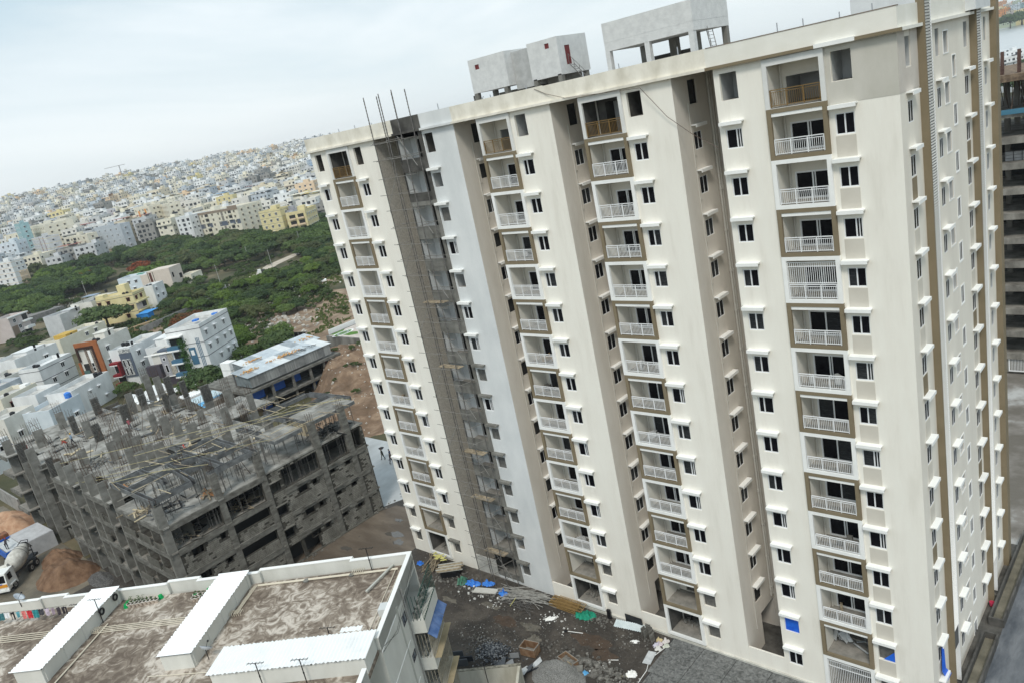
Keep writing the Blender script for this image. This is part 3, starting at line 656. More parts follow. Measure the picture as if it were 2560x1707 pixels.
# balconies on the east face
gm = M('green_grille', (.01, .06, .045), rough=.5)
for bi, (z0, z1) in enumerate(((13.95, 15.9), (10.9, 12.8), (7.9, 9.8), (4.9, 6.8))):
    b = MB(); b.box(-1.02, -.001, -.05, 3.75, z0-1.0, z0-.0); b.build('balcony_slab', nwm, near)
    b = MB(); b.q(((1.2, .1, z0), (1.2, 3.7, z0), (1.2, 3.7, z1), (1.2, .1, z1))); b.build('balcony_back', dark_void, near)
    b = MB(); n = 26 if bi else 14
    mm = gm if bi == 0 else M('pale_grille', (.30, .27, .21), (.42, .38, .30), 3, .7)
    for i in range(n+1):
        y = -.05+3.8*i/n; b.box(-1.02, -.99, y-.015, y+.015, z0, z1)
    for z in (z0+.03, (z0+z1)/2, z1-.03): b.box(-1.03, -.98, -.05, 3.75, z-.02, z+.02)
    for x in (-1.0, -.75, -.5, -.25): b.box(x-.015, x+.015, 3.72, 3.75, z0, z1)
    b.build('balcony_grille', mm, near)
    b = MB()
    for i in range(9): b.obox((-.6+.3*random.random(), .4+.38*i, z0+.25+.2*random.random()), .35, .25, .3+.5*random.random(), random.random()*3)
    b.build('stored_goods', M('mixed_goods', (.06, .07, .07), (.30, .30, .28), 3, .8, lo=.4, hi=.6), near)
    if bi:
        b = MB(); b.box(-1.5, -1.03, -.05, 3.7, z0-.12, z0-.06); b.build('balcony_shade', M('ply_sheet', (.33, .27, .17), (.42, .35, .23), 1, .9), near)
b = MB()
for i in range(12): b.q(((-.98, i*.32-.1, 12.86), (-.98, (i+1)*.32-.1, 12.86), (-1.55, (i+1)*.32-.1, 12.35+.06*random.random()), (-1.55, i*.32-.1, 12.35+.06*random.random())))
b.build('blue_awning', M('blue_awning', (.05, .11, .27), (.14, .22, .42), 1.5, .6), near)
# bands and pipes on the face
b = MB(); b.box(-.03, -.001, 5.8, HH, 16.02, 16.1); b.box(-.03, -.001, 4.6, HH, 13.1, 13.17); b.box(-.03, -.001, 4.6, HH, 10.1, 10.17); b.build('plaster_band', white, near)
b = MB(); b.box(-.02, -.001, 5.3, 5.55, 4, 16.4); b.build('patched_strip', M('patch_grey', (.42, .42, .38), (.50, .50, .46), 1, .9), near)
b = MB(); b.tube((-.08, 4.06, 3), (-.08, 4.06, 16.8), .05, 6); b.build('drain_pipe', M('grey_drain', (.28, .28, .27), rough=.6), near)
b = MB(); b.path([(-.05, .1, 16.6), (-.12, 2.5, 15.9), (-.1, 4.2, 15.6), (-.1, 6.5, 15.2), (-.06, 9, 16.2)], .012, 4); b.path([(-.05, .1, 16.7), (-.12, 3.5, 16.1), (-.1, 6.5, 15.4), (-.06, 9.3, 16.0)], .012, 4); b.build('loose_cable', black_m, near)
# parapets
b = MB(); T = .22
pz = [(0, 4.57, 0), (4.57, 11.8, -.33), (11.8, 16.7, 0), (16.7, 19.3, -.36), (19.3, 27.9, -.05), (27.9, 30.2, -.4), (30.2, 50, -.2)]
for i, (x0, x1, yo) in enumerate(pz):
    b = MB(); b.box(x0+.002, x1, yo, yo+T, ZF-3, ZT-.05, 0); b.box(x0-.03, x1+.03, yo-.04, yo+T+.04, ZT-.05+.002*(i % 2), ZT+.01+.002*(i % 2), 1)
    if i: b.box(x0-T/2, x0+T/2, min(yo, pz[i-1][2])+.01, max(yo, pz[i-1][2])+T-.01, ZF, ZT-.06, 0)
    b.build('parapet', [nwm, white], near)
b = MB(); b.box(0, T, T+.001, HH, ZF-.2, ZT-.05); b.box(-.04, T+.04, T+.04, HH, ZT-.05, ZT+.01, 1); b.box(0, T, 11.99, 26, ZF-.2, ZT-.05); b.box(-.04, T+.04, 12, 26, ZT-.05, ZT+.01, 1); b.build('parapet', [nwm, white], near)
# light-well covers with corrugated sheets
def corr(x0, x1, y0, y1, z, along, name, m, parent, amp=.035, pitch=.25, tilt=0., xj=0):
    b = MB(); L = (x1-x0) if along == 'x' else (y1-y0); n = int(L/pitch*4); i0 = 0
    for i in range(n+1):
        t = i/n; zz = z+amp*math.sin(2*math.pi*t*L/pitch)
        a = (x0+t*L) if along == 'x' else (y0+t*L)
        jit = .03*math.sin(i*7.3)
        if along == 'x': b.v += [(a, y0+jit, zz), (a, y1+jit, zz+tilt)]
        else: b.v += [(x0+jit, a, zz), (x1+jit, a, zz+tilt)]
        if i: k = 2*i; b.f.append((k-2, k-1, k+1, k)); b.m.append(0)
    me = b.mesh(name, m); o = put(name, me, parent)
    so = o.modifiers.new('s', 'SOLIDIFY'); so.thickness = .012
    return o
def cover(x0, x1, y0, y1, along):
    b = MB(); t = .15
    # walls
    b.box(x0, x1, y0, y0+t, ZF, ZF+1.08); b.box(x0, x1, y1-t, y1, ZF, ZF+1.08); b.box(x0, x0+t, y0+t, y1-t, ZF, ZF+1.08); b.box(x1-t, x1, y0+t, y1-t, ZF, ZF+1.08)
    for i in range(5):
        if along == 'y': yy = y0+.3+(y1-y0-.6)*i/4; b.box(x0-.05, x0, yy-.12, yy+.12, ZF, ZF+1.07)
    b.build('light_well_wall', nwm, near)
    b = MB()
    for i in range(7):
        if along == 'y': yy = y0+(y1-y0)*i/6; b.box(x0-.1, x1+.1, yy-.03, yy+.03, ZF+1.09, ZF+1.15)
        else: xx = x0+(x1-x0)*i/6; b.box(xx-.03, xx+.03, y0-.1, y1+.1, ZF+1.09, ZF+1.15)
    b.build('purlins', black_m, near)
    e = .16
    corr(x0-e, x1+e, y0-e, y1+e, ZF+1.2, along, 'corrugated_sheet', white_sheet, near)
cover(23.2, 25.25, .2, 9.0, 'y'); cover(12.5, 14.6, .35, 9.1, 'y'); cover(.25, 10.0, 9.15, 11.4, 'x')
corr(1.2, 2.6, 8.3, 8.75, ZF+1.1, 'x', 'corrugated_sheet', white_sheet, near)
# water pipes lying on the roof
def rpipe(pts, n=1, off=.2, r=.028):
    for k in range(n):
        b = MB(); P = [(x, y+off*k, ZF+.1) if abs(pts[0][0]-pts[-1][0]) > abs(pts[0][1]-pts[-1][1]) else (x+off*k, y, ZF+.1) for x, y in pts]
        b.path(P, r, 6); b.build('water_pipe', M('cream_pipe', (.66, .60, .49), rough=.5), near)
rpipe([(23.1, 3.55), (14.7, 3.6)], 4, .21); rpipe([(50, 3.0), (25.4, 3.3)], 4, .24)
rpipe([(22.45, 3.2), (22.4, 9.6)], 1, r=.05); rpipe([(11.9, .65), (12.0, 3.9)], 3, .1); rpipe([(11.8, .62), (1.0, .72)], 2, .1, .05)
rpipe([(1.15, .8), (1.3, 8.6)], 1); rpipe([(.75, .8), (.95, 8.6)], 1); rpipe([(15.5, 9.6), (9.5, 9.9), (9.3, 12)], 1); rpipe([(12.2, 9.9), (11.8, 14)], 2, .6)
for x in (4.5, 8.0): b = MB(); b.lathe([(.22, 0), (.24, .1), (.12, .16), (0, .17)], 10, (x, .75, ZF)); b.build('pipe_support', rawcon, near)
for (cx, cy) in ((3.6, .6), (11.6, 3.9), (5.6, 12.0), (22.6, 3.9)):
    b = MB()
    for i in range(6): b.path([(cx+i*.16, cy-.2, ZF+.08), (cx+i*.16, cy-.2, ZF+.28), (cx+i*.16, cy+.25, ZF+.28), (cx+i*.16, cy+.25, ZF+.06)], .022, 4)
    b.build('pipe_manifold', M('cream_pipe', (0, 0, 0)), near)
b = MB(); b.obox(NW(2.0, 1.9, ZF+.25), .16, 3.2, .1, R(216-22)); tag(b.build('timber_plank', M('grey_plank', (.42, .42, .38), (.5, .5, .46), 2, .9)), 'long pale grey plank lying near the corner of the flat roof', 'plank')
b = MB(); b.box(-.2, .35, -.5, .3, 0, .6); o = b.build('meter_box', M('pale_box', (.62, .64, .64), rough=.6), near, (.6, 5.9, ZF))

# things on the roof
def antenna(x, y, h, lean, lab, bz=ZF):
    p = NW(x, y, bz); t = thing('tv_antenna', lab, 'antenna', p, 0, 'aerials on the flat roof')
    b = MB(); b.tube((0, 0, 0), (lean[0], lean[1], h), .035, 6); b.tube((0, 0, h*.45), (lean[0]*.2, lean[1]*.2, h*.5), .05, 6); b.build('mast', black_m, t)
    b = MB(); tx, ty = lean; b.tube((tx-.45, ty-.3, h), (tx+.45, ty+.3, h), .02, 4)
    for i in range(5): s = -.4+i*.2; b.tube((tx+s-.05, ty+s*.66+.12, h), (tx+s+.05, ty+s*.66-.12, h), .012, 4)
    b.build('boom', black_m, t); return t
antenna(23.06, 2.87, 1.95, (-.1, .05), 'black aerial mast beside the left white sheet cover, wires hanging from it')
antenna(6.7, 11.7, 1.8, (0, 0), 'black aerial in front of the long lower sheet cover, left one of the pair')
antenna(3.9, 11.8, 1.8, (0, 0), 'black aerial in front of the long lower sheet cover, right one of the pair')
antenna(3.05, .45, 1.85, (0, 0), 'black aerial standing by the far parapet near the roof corner')
antenna(4.0, 7.4, .6, (0, 0), 'short black aerial on the open roof behind the long sheet cover')
antenna(26.0, 1.4, .9, (0, 0), 'short Y-shaped aerial near the washing line')
def dish(p, r, rz, lab):
    t = thing('satellite_dish', lab, 'satellite dish', p, rz)
    b = MB(); b.lathe([(0, 0), (r*.4, .03), (r*.75, .1), (r, .2), (r*1.02, .21), (r*.75, .12), (0, .02)], 20); o = b.build('reflector', M('dish_grey', (.55, .59, .64), rough=.5), t, smooth=True); o.rotation_euler = (R(40), 0, 0); o.location = (0, 0, .35)
    b = MB(); b.tube((0, 0, -.4), (0, 0, .35), .03, 5); b.tube((0, 0, .36), (0, -.35, .75), .015, 4); b.box(-.04, .04, -.42, -.32, .7, .8); b.build('bracket', black_m, t)
dish(NW(31.8, .05, ZT), .42, R(150), 'pale grey dish on the far parapet, left of the washing line')
dish(NW(11.75, 8.6, ZF+.5), .42, R(200), 'pale grey dish beside the middle white sheet cover')
# flower pots
prnd = random.Random(3)
potm = MB().lathe([(0, 0), (.11, 0), (.17, .26), (.2, .27), (.2, .31), (.165, .31), (.15, .25), (0, .24)], 10).mesh('pot_body', M('pale_clay_pot', (.55, .47, .40), rough=.8))
rim = MB().lathe([(.165, .305), (.2, .312), (.205, .3)], 10).mesh('pot_rim', white)
soil = MB().lathe([(.158, .262), (0, .27)], 10).mesh('pot_soil', M('pot_soil', (.06, .04, .03), rough=.95))
leafp = leafmat('pot_leaf', [(.03, .07, .02), (.08, .14, .04)])
def potplant(x, y, lab, green, big):
    t = thing('flower_pot', lab, 'flower pot', NW(x, y, ZF), prnd.random()*3, 'potted plants on the flat roof')
    put('pot', potm, t); put('rim', rim, t); put('soil', soil, t)
    b = MB()
    for i in range(int(big*14)):
        a = prnd.random()*6.3; r = prnd.random()*.16*big; z = .3+prnd.random()*.28*big
        c = Vector((r*math.cos(a), r*math.sin(a), z)); s = .04+.03*prnd.random(); d1 = Vector((prnd.uniform(-1, 1), prnd.uniform(-1, 1), prnd.uniform(-.5, .5))).normalized()*s; d2 = d1.cross(Vector((0, 0, 1)))
        b.q((c-d1, c-d2, c+d1, c+d2))
    b.path([(0, 0, .26), (.02, .01, .5*big)], .008, 3)
    b.build('leaves', leafp, t)
names = 'first second third fourth fifth sixth seventh eighth'.split()
for r_ in range(2):
    for i in range(8 if r_ == 0 else 6):
        potplant(21.9-.3*i, 1.25-.34*r_-.03*i, 'pale clay pot, %s from the left in the %s row by the far parapet' % (names[i], 'near' if r_ == 0 else 'back'), 0, 1.2 if prnd.random() < .4 else .5)
for i in range(9):
    potplant(16.5-.36*(i % 5)+.1*prnd.random(), 1.5-.42*(i//5), 'pale clay pot, %s in the %s row of the cluster beside the middle sheet cover' % (names[i % 5], 'near' if i < 5 else 'back'), 0, .8)
for (x, y, wh) in ((22.2, 1.2, 'at the left end of the pot row'), (22.25, .85, 'behind the left end of the pot row'), (19.75, .55, 'at the right end of the pot row'), (16.6, 1.0, 'in the pot cluster by the middle sheet cover'), (15.8, .5, 'at the far side of the pot cluster')):
    b = MB(); b.lathe([(0, .26), (.13, .26), (.2, .02), (.2, 0), (.22, 0), (.2, .05), (.14, .29), (0, .29)], 10); tag(b.build('plastic_tub', M('bright_green_plastic', (.0, .33, .09), rough=.5), None, NW(x, y, ZF)), 'bright green plastic tub '+wh, 'tub', 'green tubs among the pots')
# tyres hanging on the cover wall
for y, wh in ((.9, 'hung at the far end'), (2.6, 'hung near the aerial')):
    b = MB(); n = 14
    for k in range(n):
        a, c = 2*math.pi*k/n, 2*math.pi*(k+1)/n; b.tube((0, .22*math.cos(a), .22*math.sin(a)), (0, .22*math.cos(c), .22*math.sin(c)), .07, 6, cap=False)
    o = tag(b.build('cable_coil', black_m, None, NW(23.05, y, ZF+.8), R(216)), 'coil of black cable on the left cover wall, '+wh, 'cable coil', 'black coils on the wall')
# washing line and clothes
b = MB(); b.path([NW(26.2, 1.9, ZF+1.25), NW(29, 1.8, ZF+1.12), NW(34, 1.6, ZF+1.2)], .01, 4); tag(b.build('washing_line', black_m), 'thin washing line stretched across the roof at the left edge', 'washing line')
cl = [('dark patterned trousers', (.03, .025, .03)), ('dark patterned shirt', (.05, .04, .05)), ('grey mauve shawl', (.28, .22, .26)), ('pale lilac cloth', (.42, .36, .42)), ('black and white top', (.05, .05, .06)), ('teal towel', (.03, .22, .24)), ('bright red shirt', (.45, .03, .04)), ('coral pink dress', (.55, .16, .15)), ('turquoise patterned dress', (.10, .28, .32)), ('black trousers', (.015, .015, .02)), ('white long-sleeved shirt', (.62, .64, .68)), ('dark teal skirt', (.04, .14, .16)), ('navy shorts', (.02, .03, .08))]
for i, (nm, c) in enumerate(cl):
    x = 26.6+.5*i; w = .42; h = .45+.25*prnd.random()
    b = MB(); n = 5
    def PP(u, v): return NW(x+(u-.5)*w*(1-.15*v), 1.85-.05*i*.3+.06*math.sin(u*9+i)+.05*v, ZF+1.12-v*h)
    for a in range(n):
        for d in range(4):
            if nm.find('trouser') >= 0 and a == 2 and d > 0: continue
            b.q((PP(a/n, d/4), PP((a+1)/n, d/4), PP((a+1)/n, (d+1)/4), PP(a/n, (d+1)/4)))
    tag(b.build('garment', M('cloth_'+nm.replace(' ', '_'), c, tuple(min(1, q*1.6+.02) for q in c), 6, .9)), nm+' hanging on the washing line on the roof', 'garment', 'washing on the line')
# ================================================================== concrete frame building under construction
site = thing('unfinished_building', 'raw grey concrete frame building with block walls and forest of columns on its deck', 'building under construction', (0, 0, 0))
cr_ = random.Random(21)
con = M('board_marked_concrete', (.085, .08, .07), (.25, .243, .22), .9, .95, c3=(.155, .15, .135), st=(1, 1, 2.5), bump=.3, bsc=5, lo=.3, hi=.7)
deckm = M('dusty_deck', (.12, .115, .105), (.42, .41, .385), .5, .9, c3=(.27, .262, .24), lo=.32, hi=.68, det=8, bump=.2, bsc=3)
damp = M('damp_block_wall', (.04, .037, .03), (.16, .153, .135), .45, .95, c3=(.115, .11, .095), lo=.3, hi=.68, bump=.5, bsc=4, det=9)
blockm = M('concrete_block', (.10, .095, .082), (.31, .30, .27), .8, .95, c3=(.20, .192, .17), lo=.28, hi=.72, det=8, bump=.3, bsc=6)
conl = M('column_concrete', (.14, .135, .122), (.285, .28, .26), .9, .95, c3=(.21, .205, .188), st=(1, 1, 1.5), bump=.2, bsc=5, lo=.28, hi=.72)
def cbox(name, x0, x1, y0, y1, z0, z1, m=con, parent=None):
    return put(name, cached(('cb', round(x1-x0, 2), round(y1-y0, 2), round(z1-z0, 2), m.name), lambda: MB().box(0, x1-x0, 0, y1-y0, 0, z1-z0).mesh(name, m)), parent or site, (x0, y0, z0))
# floor plates: (x0,x1,y0,y1) pieces
plates = [(-92, -80, 24.7, 37.0), (-84.5, -80.2, 37.0, 51.5), (-127, -92, 28.0, 46.0), (-140, -127, 27.5, 41), (-113, -104, 46, 52.5), (-102.3, -94.4, 24.7, 28.0), (-113.9, -105.8, 24.7, 28.0), (-126.4, -121.3, 25.5, 28), (-137, -132, 24.2, 27.5), (-104, -84.5, 37, 46)]
for lv in (3, 6, 9, 12):
    for i, (x0, x1, y0, y1) in enumerate(plates):
        if lv == 12 and i in (1, 9): continue
        cbox('floor_slab', x0, x1-.004, y0, y1-.004, lv-.18, lv, deckm if lv == 12 else floorc)
    for (x0, x1, y) in ((-92, -80, 24.7), (-102.3, -94.4, 24.7), (-113.9, -105.8, 24.7), (-126.4, -121.3, 25.5), (-137, -132, 24.2)):
        cbox('edge_beam', x0, x1, y-.02, y+.2, lv-.55, lv+.02)
    if lv < 13:
        for (y0, y1) in ((25.6, 31.2), (31.9, 36.7)): cbox('edge_beam', -80.2, -79.97, y0, y1, lv-.6, lv+.03)
    if lv < 12:
        for (y0, y1) in ((38.9, 44.2), (45.1, 50.7)): cbox('edge_beam', -80.25, -80.0, y0, y1, lv+.2-.6, lv+.2)
for i, (x0, x1, y0, y1) in enumerate(((-84.5, -80.1, 39.2, 43.4),)): pass
# columns
ROWS = {24.7: [-133, -126, -121.5, -113.2, -109.5, -106.4, -101.9, -99.2, -95.4, -92, -80.35], 28.2: [-135.5, -129.8, -112.3], 30.9: [-108.6, -105.7, -102.4, -99.2, -87.5],
        33.2: [-135.5, -129.6, -124.1, -120.5, -112.5, -109.1, -106.2, -102.1, -99.2, -95.2, -90.8, -86.4], 38.7: [-135.5, -123.9, -120.4, -113.3, -109.6, -105.9, -101.4, -97.0, -91.4, -86.2],
        43.9: [-135.4, -130, -120.2, -109.4, -101.8, -96.5, -90.5], 48.6: [-138.6, -134.1, -129.9, -124, -117, -109.7, -106.9, -102.7]}
colm = {}
def rebar(x, y, z0, z1, wx, wy, splay=.0, ties=0, m=None):
    b = MB(); nx, ny = 2, max(3, int(wy/.26))
    for i in range(nx):
        for j in range(ny):
            px = -wx/2+.05+i*(wx-.1); py = -wy/2+.07+j*(wy-.14)/(ny-1)
            ex = splay*cr_.uniform(-1, 1); ey = splay*cr_.uniform(-1, 1)
            b.tube((px, py, 0), (px+ex, py+ey, (z1-z0)*cr_.uniform(.8, 1.0)), .018, 3, cap=False)
    if ties:
        n = int((z1-z0)*.7/.19)
        for k in range(n):
            z = .1+k*.19+.03*cr_.random(); e = .05*cr_.random(); b.box(-wx/2-e, wx/2, -wy/2, wy/2+e, z, z+.075, 1)
    else:
        for k in range(2): z = .3+.6*k; b.path([(-wx/2, -wy/2, z), (wx/2, -wy/2, z), (wx/2, wy/2, z), (-wx/2, wy/2, z), (-wx/2, -wy/2, z)], .012, 3)
    o = put('rebar_cage', b.mesh('rebar_cage', [rebar_m, M('tied_stack_grey', (.075, .072, .066), (.17, .165, .15), 3, .9)]), site, (x, y, z0)); return o
for y, xl in ROWS.items():
    for x in xl:
        if y in (24.7,) and x == -80.35: wy, wx = .95, .5
        else: wy, wx = cr_.choice([1.15, 1.15, 1.35, .9]), .32
        yy = y+wy/2
        cbox('column', x-wx/2, x+wx/2, yy-wy/2, yy+wy/2, 0, 12, conl)
        r = cr_.random()
        left = x < -118
        if r < (.25 if left else .12) or (y > 37 and x < -122 and r < .5):
            rebar(x, yy, 12, 15.6+cr_.random(), wx+.15, wy, .05, ties=1)
            continue
        if r > .93 and y > 25: 
            rebar(x, yy, 12, 15.2, wx, wy, .1); continue
        h = 14.7 + (.25 if x > -97 else 0) - cr_.choice([0, 0, 0, .5, 1.2 if y > 36 else 0])
        cbox('column', x-wx/2, x+wx/2, yy-wy/2, yy+wy/2, 12.001, h, conl)
        rebar(x, yy, h, h+(1.5 if x < -100 else 1.1)+.6*cr_.random(), wx, wy, .12)
for y in (31.6, 36.9, 44.6, 49.0):
    cbox('column', -80.6, -80.02, y-.4, y+.35, 0, 9.2); 
    if y < 40: cbox('column', -80.6, -80.02, y-.4, y+.35, 9.2, 15)
    else: cbox('column', -80.6, -80.02, y-.45, y+.4, 9.201, 15.3)
    rebar(-80.3, y, 15.2, 16.6, .5, .7, .1)
for i in range(34):   # loose starter bars on the deck
    rebar(cr_.uniform(-134, -96), cr_.uniform(27, 49), 12, 13.6+cr_.random()*1.3, .5, 1.1, .18)
# cross walls on the long face (fins) with block infill and small windows
for x0, x1 in ((-92, -80.4), (-101.8, -95.4), (-113.2, -106.4), (-126, -121.5)):
    for lv in (0, 3, 6, 9):
        yb_ = 28.0
        b = MB(); wall(b, (0, yb_), (1, 0), (0, -1), x0+.1, x1-.1, lv, lv+2.5, [((x0+x1)/2-.5, (x0+x1)/2+.5, lv+.9, lv+2.1, .2)], .2); b.build('infill_wall', damp, site)
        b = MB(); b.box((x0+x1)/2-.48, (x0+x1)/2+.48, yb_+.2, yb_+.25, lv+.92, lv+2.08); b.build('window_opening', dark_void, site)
for x in (-95.4, -101.9, -106.4, -113.3, -121.5, -126.1, -133):
    for lv in (0, 3, 6, 9):
        b = MB(); wall(b, (x+.17, 0), (0, 1), (1, 0), 25.9, 28.2, lv, lv+2.82 if lv < 9 else 11.8, [(26.6, 27.3, lv+.9, lv+2.1, .2)] if cr_.random() < .8 else [], .2)
        b.q(((x-.03, 26.6, lv+.9), (x-.03, 27.3, lv+.9), (x-.03, 27.3, lv+2.1), (x-.03, 26.6, lv+2.1)), 1)
        b.q(((x-.1, 25.9, lv), (x-.1, 28.2, lv), (x-.1, 28.2, lv+2.8), (x-.1, 25.9, lv+2.8)))
        b.build('infill_wall', [damp, dark_void], site)
        if cr_.random() < .85: b = MB(); b.box(x+.18, x+.75, 25.3, 27.6, lv+2.2, lv+2.3); b.build('concrete_ledge', con, site)
        if cr_.random() < .6: b = MB(); b.box(x-2.2, x+.1, 24.75, 24.9, lv, lv+.8+.2*cr_.random()); b.build('balcony_upstand', damp, site)
for lv in (0, 3, 6, 9):
    for x0, x1 in ((-95.2, -92.2), (-106.2, -102.1), (-121.3, -113.4), (-132.8, -126.3)):
        b = MB(); b.box(x0, x1, 29.4, 29.6, lv, lv+2.8); b.build('infill_wall', damp, site)
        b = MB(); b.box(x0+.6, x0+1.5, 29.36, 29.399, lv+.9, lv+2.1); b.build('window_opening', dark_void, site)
    b = MB(); b.box(-127, -92, 44.2, 44.4, lv, lv+2.8); b.box(-139.8, -139.6, 28, 44, lv, lv+2.8); b.box(-92.2, -92, 29.6, 44, lv, lv+2.8); b.build('infill_wall', damp, site)
for lv in (3, 6, 9):
    for x0, x1, hh in ((-91.6, -88.4, .8), (-87.6, -84.4, 1.0), (-83.8, -81, .7), (-101.4, -98, .9), (-113, -109.9, .8)):
        if cr_.random() < .8: b = MB(); b.box(x0, x1, 24.75, 24.9, lv, lv+hh); b.build('balcony_upstand', damp, site)
for lv in (0, 3, 6, 9):
    for x0 in (-90.5, -87.2, -84.0):
        b = MB(); b.box(x0, x0+.25, 24.95, 27.9, lv, lv+2.8); b.build('cross_wall', con, site)
# right-hand face: blockwork between columns (X = -80), real blocks in courses
opens = []
for k in range(3):
    z = 9.4-3*k
    opens += [(37.4, 38.6, z, z+1.28), (40.6, 41.85, z-1.65, z-.45), (45.2, 46.0, z-1.4, z-.35), (47.6, 48.35, z-1.4, z-.45), (42.6, 43.2, z-1.5, z-.7)]
opens += [(26.95, 28.25, 7.4, 8.55), (30.3, 30.9, 7.5, 8.3), (27, 28.2, 4.4, 5.5), (31.98, 36.48, 7.2, 8.42), (31.98, 36.48, 4.15, 5.42), (25.7, 31.15, 9.03, 11.4), (31.98, 36.48, 9.03, 11.4), (27.5, 29.5, 0, 2.3), (36.9, 39, 0, 2.35), (39.4, 41.4, 0, 2.35), (39.1, 44.1, 9.3, 11.6), (45.05, 50.8, 9.4, 11.7), (30.1, 30.8, 4.6, 5.3)]
XB = -80.12
b = MB(); wall(b, (XB-.02, 0), (0, 1), (1, 0), 24.9, 51.2, 0, 11.75, opens, .3)
b.box(-86, -80.2, 51.0, 51.2, 0, 11.7); b.build('infill_wall', M('mortar_dark', (.045, .042, .036), (.08, .075, .065), 1, .95), site)
b = MB(); b.q(((-81.6, 25, 0), (-81.6, 51, 0), (-81.6, 51, 9), (-81.6, 25, 9))); b.q(((-84.5, 25.2, 9), (-84.5, 51, 9), (-84.5, 51, 11.8), (-84.5, 25.2, 11.8))); b.build('dark_interior_panel', dark_void, site)  # near-black panels paint the gloom seen through the block-wall openings
blocks = []
row = 0; z = .05
while z < 11.7:
    y = 24.95 + (.2 if row % 2 else 0)
    while y < 51.0:
        w = .42*cr_.choice([1, 1, 1, 1.4]); y1 = min(y+w, 51.1)
        if not any(o[0]-.02 < y1 and y < o[1]+.02 and o[2]-.02 < z+.19 and z < o[3]+.02 for o in opens) and cr_.random() < .93:
            if not any(abs(y-c) < .5 for c in (31.6, 36.9, 44.6, 49.0, 25.2)) : blocks.append((y, y1, z))
        y = y1+.03
    z += .215; row += 1
blocks.sort(key=lambda q: (q[0]-22)**2*.3-q[2]*1.5)
bm_ = MB().box(0, .025, 0, 1, 0, .185).mesh('block', blockm)
for (y0, y1, z) in blocks[:290]:
    o = put('block', bm_, site, (XB-.02+cr_.uniform(0, .012), y0, z)); o.scale = (1, y1-y0, 1)
b = MB()
for (y0, y1, z) in blocks[290:]:
    d = cr_.uniform(.008, .03); b.box(XB-.02, XB-.02+d, y0, y1, z, z+.185)
stuff(b.build('blockwork', blockm, site))
for (a, c, z0, z1) in opens[:15]:
    b = MB(); b.box(XB, XB+.3, a-.2, c+.2, z1+.03, z1+.12); b.build('lintel_ledge', con, site)
cbox('plinth_beam', -80.2, -79.9, 25, 51, 0, .12, damp)
# formwork: channel beams and slab panels at the next level
fsteel = M('steel_formwork', (.12, .125, .13), (.24, .25, .255), 1.4, .5, metal=.3)
def channel(p, q, h=.55):
    p, q = Vector(p), Vector(q); d = q-p; L = d.length; a = math.atan2(d.y, d.x); c = (p+q)/2
    b = MB(); b.obox((0, 0, 0), L, .05, h); b.obox((0, .45, 0), L, .05, h); b.obox((0, .22, -h/2+.02), L, .42, .04, m=1)
    b.build('beam_formwork', [fsteel, black_m], site, c, a)
Z5 = 15.0
for seg in (((-90.7, 24.9), (-80, 24.9)), ((-88.3, 30.2), (-80.6, 29.4)), ((-90.7, 24.9), (-90.7, 36.8)), ((-80.2, 31.2), (-80.2, 36.7)), ((-91.2, 36.8), (-80, 36.6)), ((-80.2, 24.8), (-80.2, 29.3)), ((-86.8, 24.9), (-86.8, 36.7)), ((-88.3, 30.2), (-88.3, 33)), ((-90.7, 33), (-80.8, 33)), ((-84, 30), (-84, 36.6)), ((-91, 28), (-84.4, 28)), ((-90, 40), (-84.5, 40)), ((-86.3, 44.8), (-86.3, 51)), ((-90, 44), (-84.8, 44)), ((-95, 33.5), (-91, 33.5)), ((-90.5, 44.5), (-90.5, 51)), ((-90.5, 51), (-82, 51.6))):
    channel((*seg[0], Z5), (*seg[1], Z5))
for (x0, x1, y0, y1) in ((-84.6, -80.2, 39.5, 43.3), (-85.6, -80.5, 44.8, 51.4)):
    cbox('slab_panel', x0, x1, y0, y1, Z5-.35, Z5+.05, fsteel); cbox('slab_panel_top', x0+.05, x1-.05, y0+.05, y1-.05, Z5+.051, Z5+.06, deckm)
cbox('floor_slab', -84.5, -80.2, 37.0, 51.5, 11.9, 12.1, deckm); cbox('floor_slab', -92, -84.5, 37.0, 46, 11.88, 12.05, deckm)
propm = cached('prop', lambda: MB().tube((0, 0, 0), (0, 0, 2.7), .035, 5).box(-.08, .08, -.08, .08, 2.68, 2.72).mesh('prop', steel))
for i in range(150):
    x, y = cr_.choice([(cr_.uniform(-90.5, -80.4), cr_.uniform(25.2, 36.5)), (cr_.uniform(-90, -80.6), cr_.uniform(38, 51))])
    o = put('prop', propm, site, (x, y, 12.02)); o.rotation_euler = (cr_.uniform(-.03, .03), cr_.uniform(-.03, .03), 0)
for i in range(60):
    x, y, lv = cr_.uniform(-81.5, -80.4), cr_.uniform(26, 50), 9.02
    o = put('prop', propm, site, (x, y, lv)); o.scale = (1, 1, .93)
for i in range(56):
    a = cr_.choice([0, math.pi/2]); L = cr_.uniform(2, 5)
    b = MB(); b.obox((0, 0, 0), L, .06, .05); o = b.build('timber_batten', cr_.choice([pale_wood, wood_m, M('grey_batten', (.30, .28, .24), rough=.9)]), site, (cr_.uniform(-95, -80), cr_.uniform(24.8, 50), Z5+.28+.1*cr_.random()), a+cr_.uniform(-.15, .15))
ylw = M('yellow_bamboo', (.36, .32, .17), (.52, .47, .28), 2, .8)
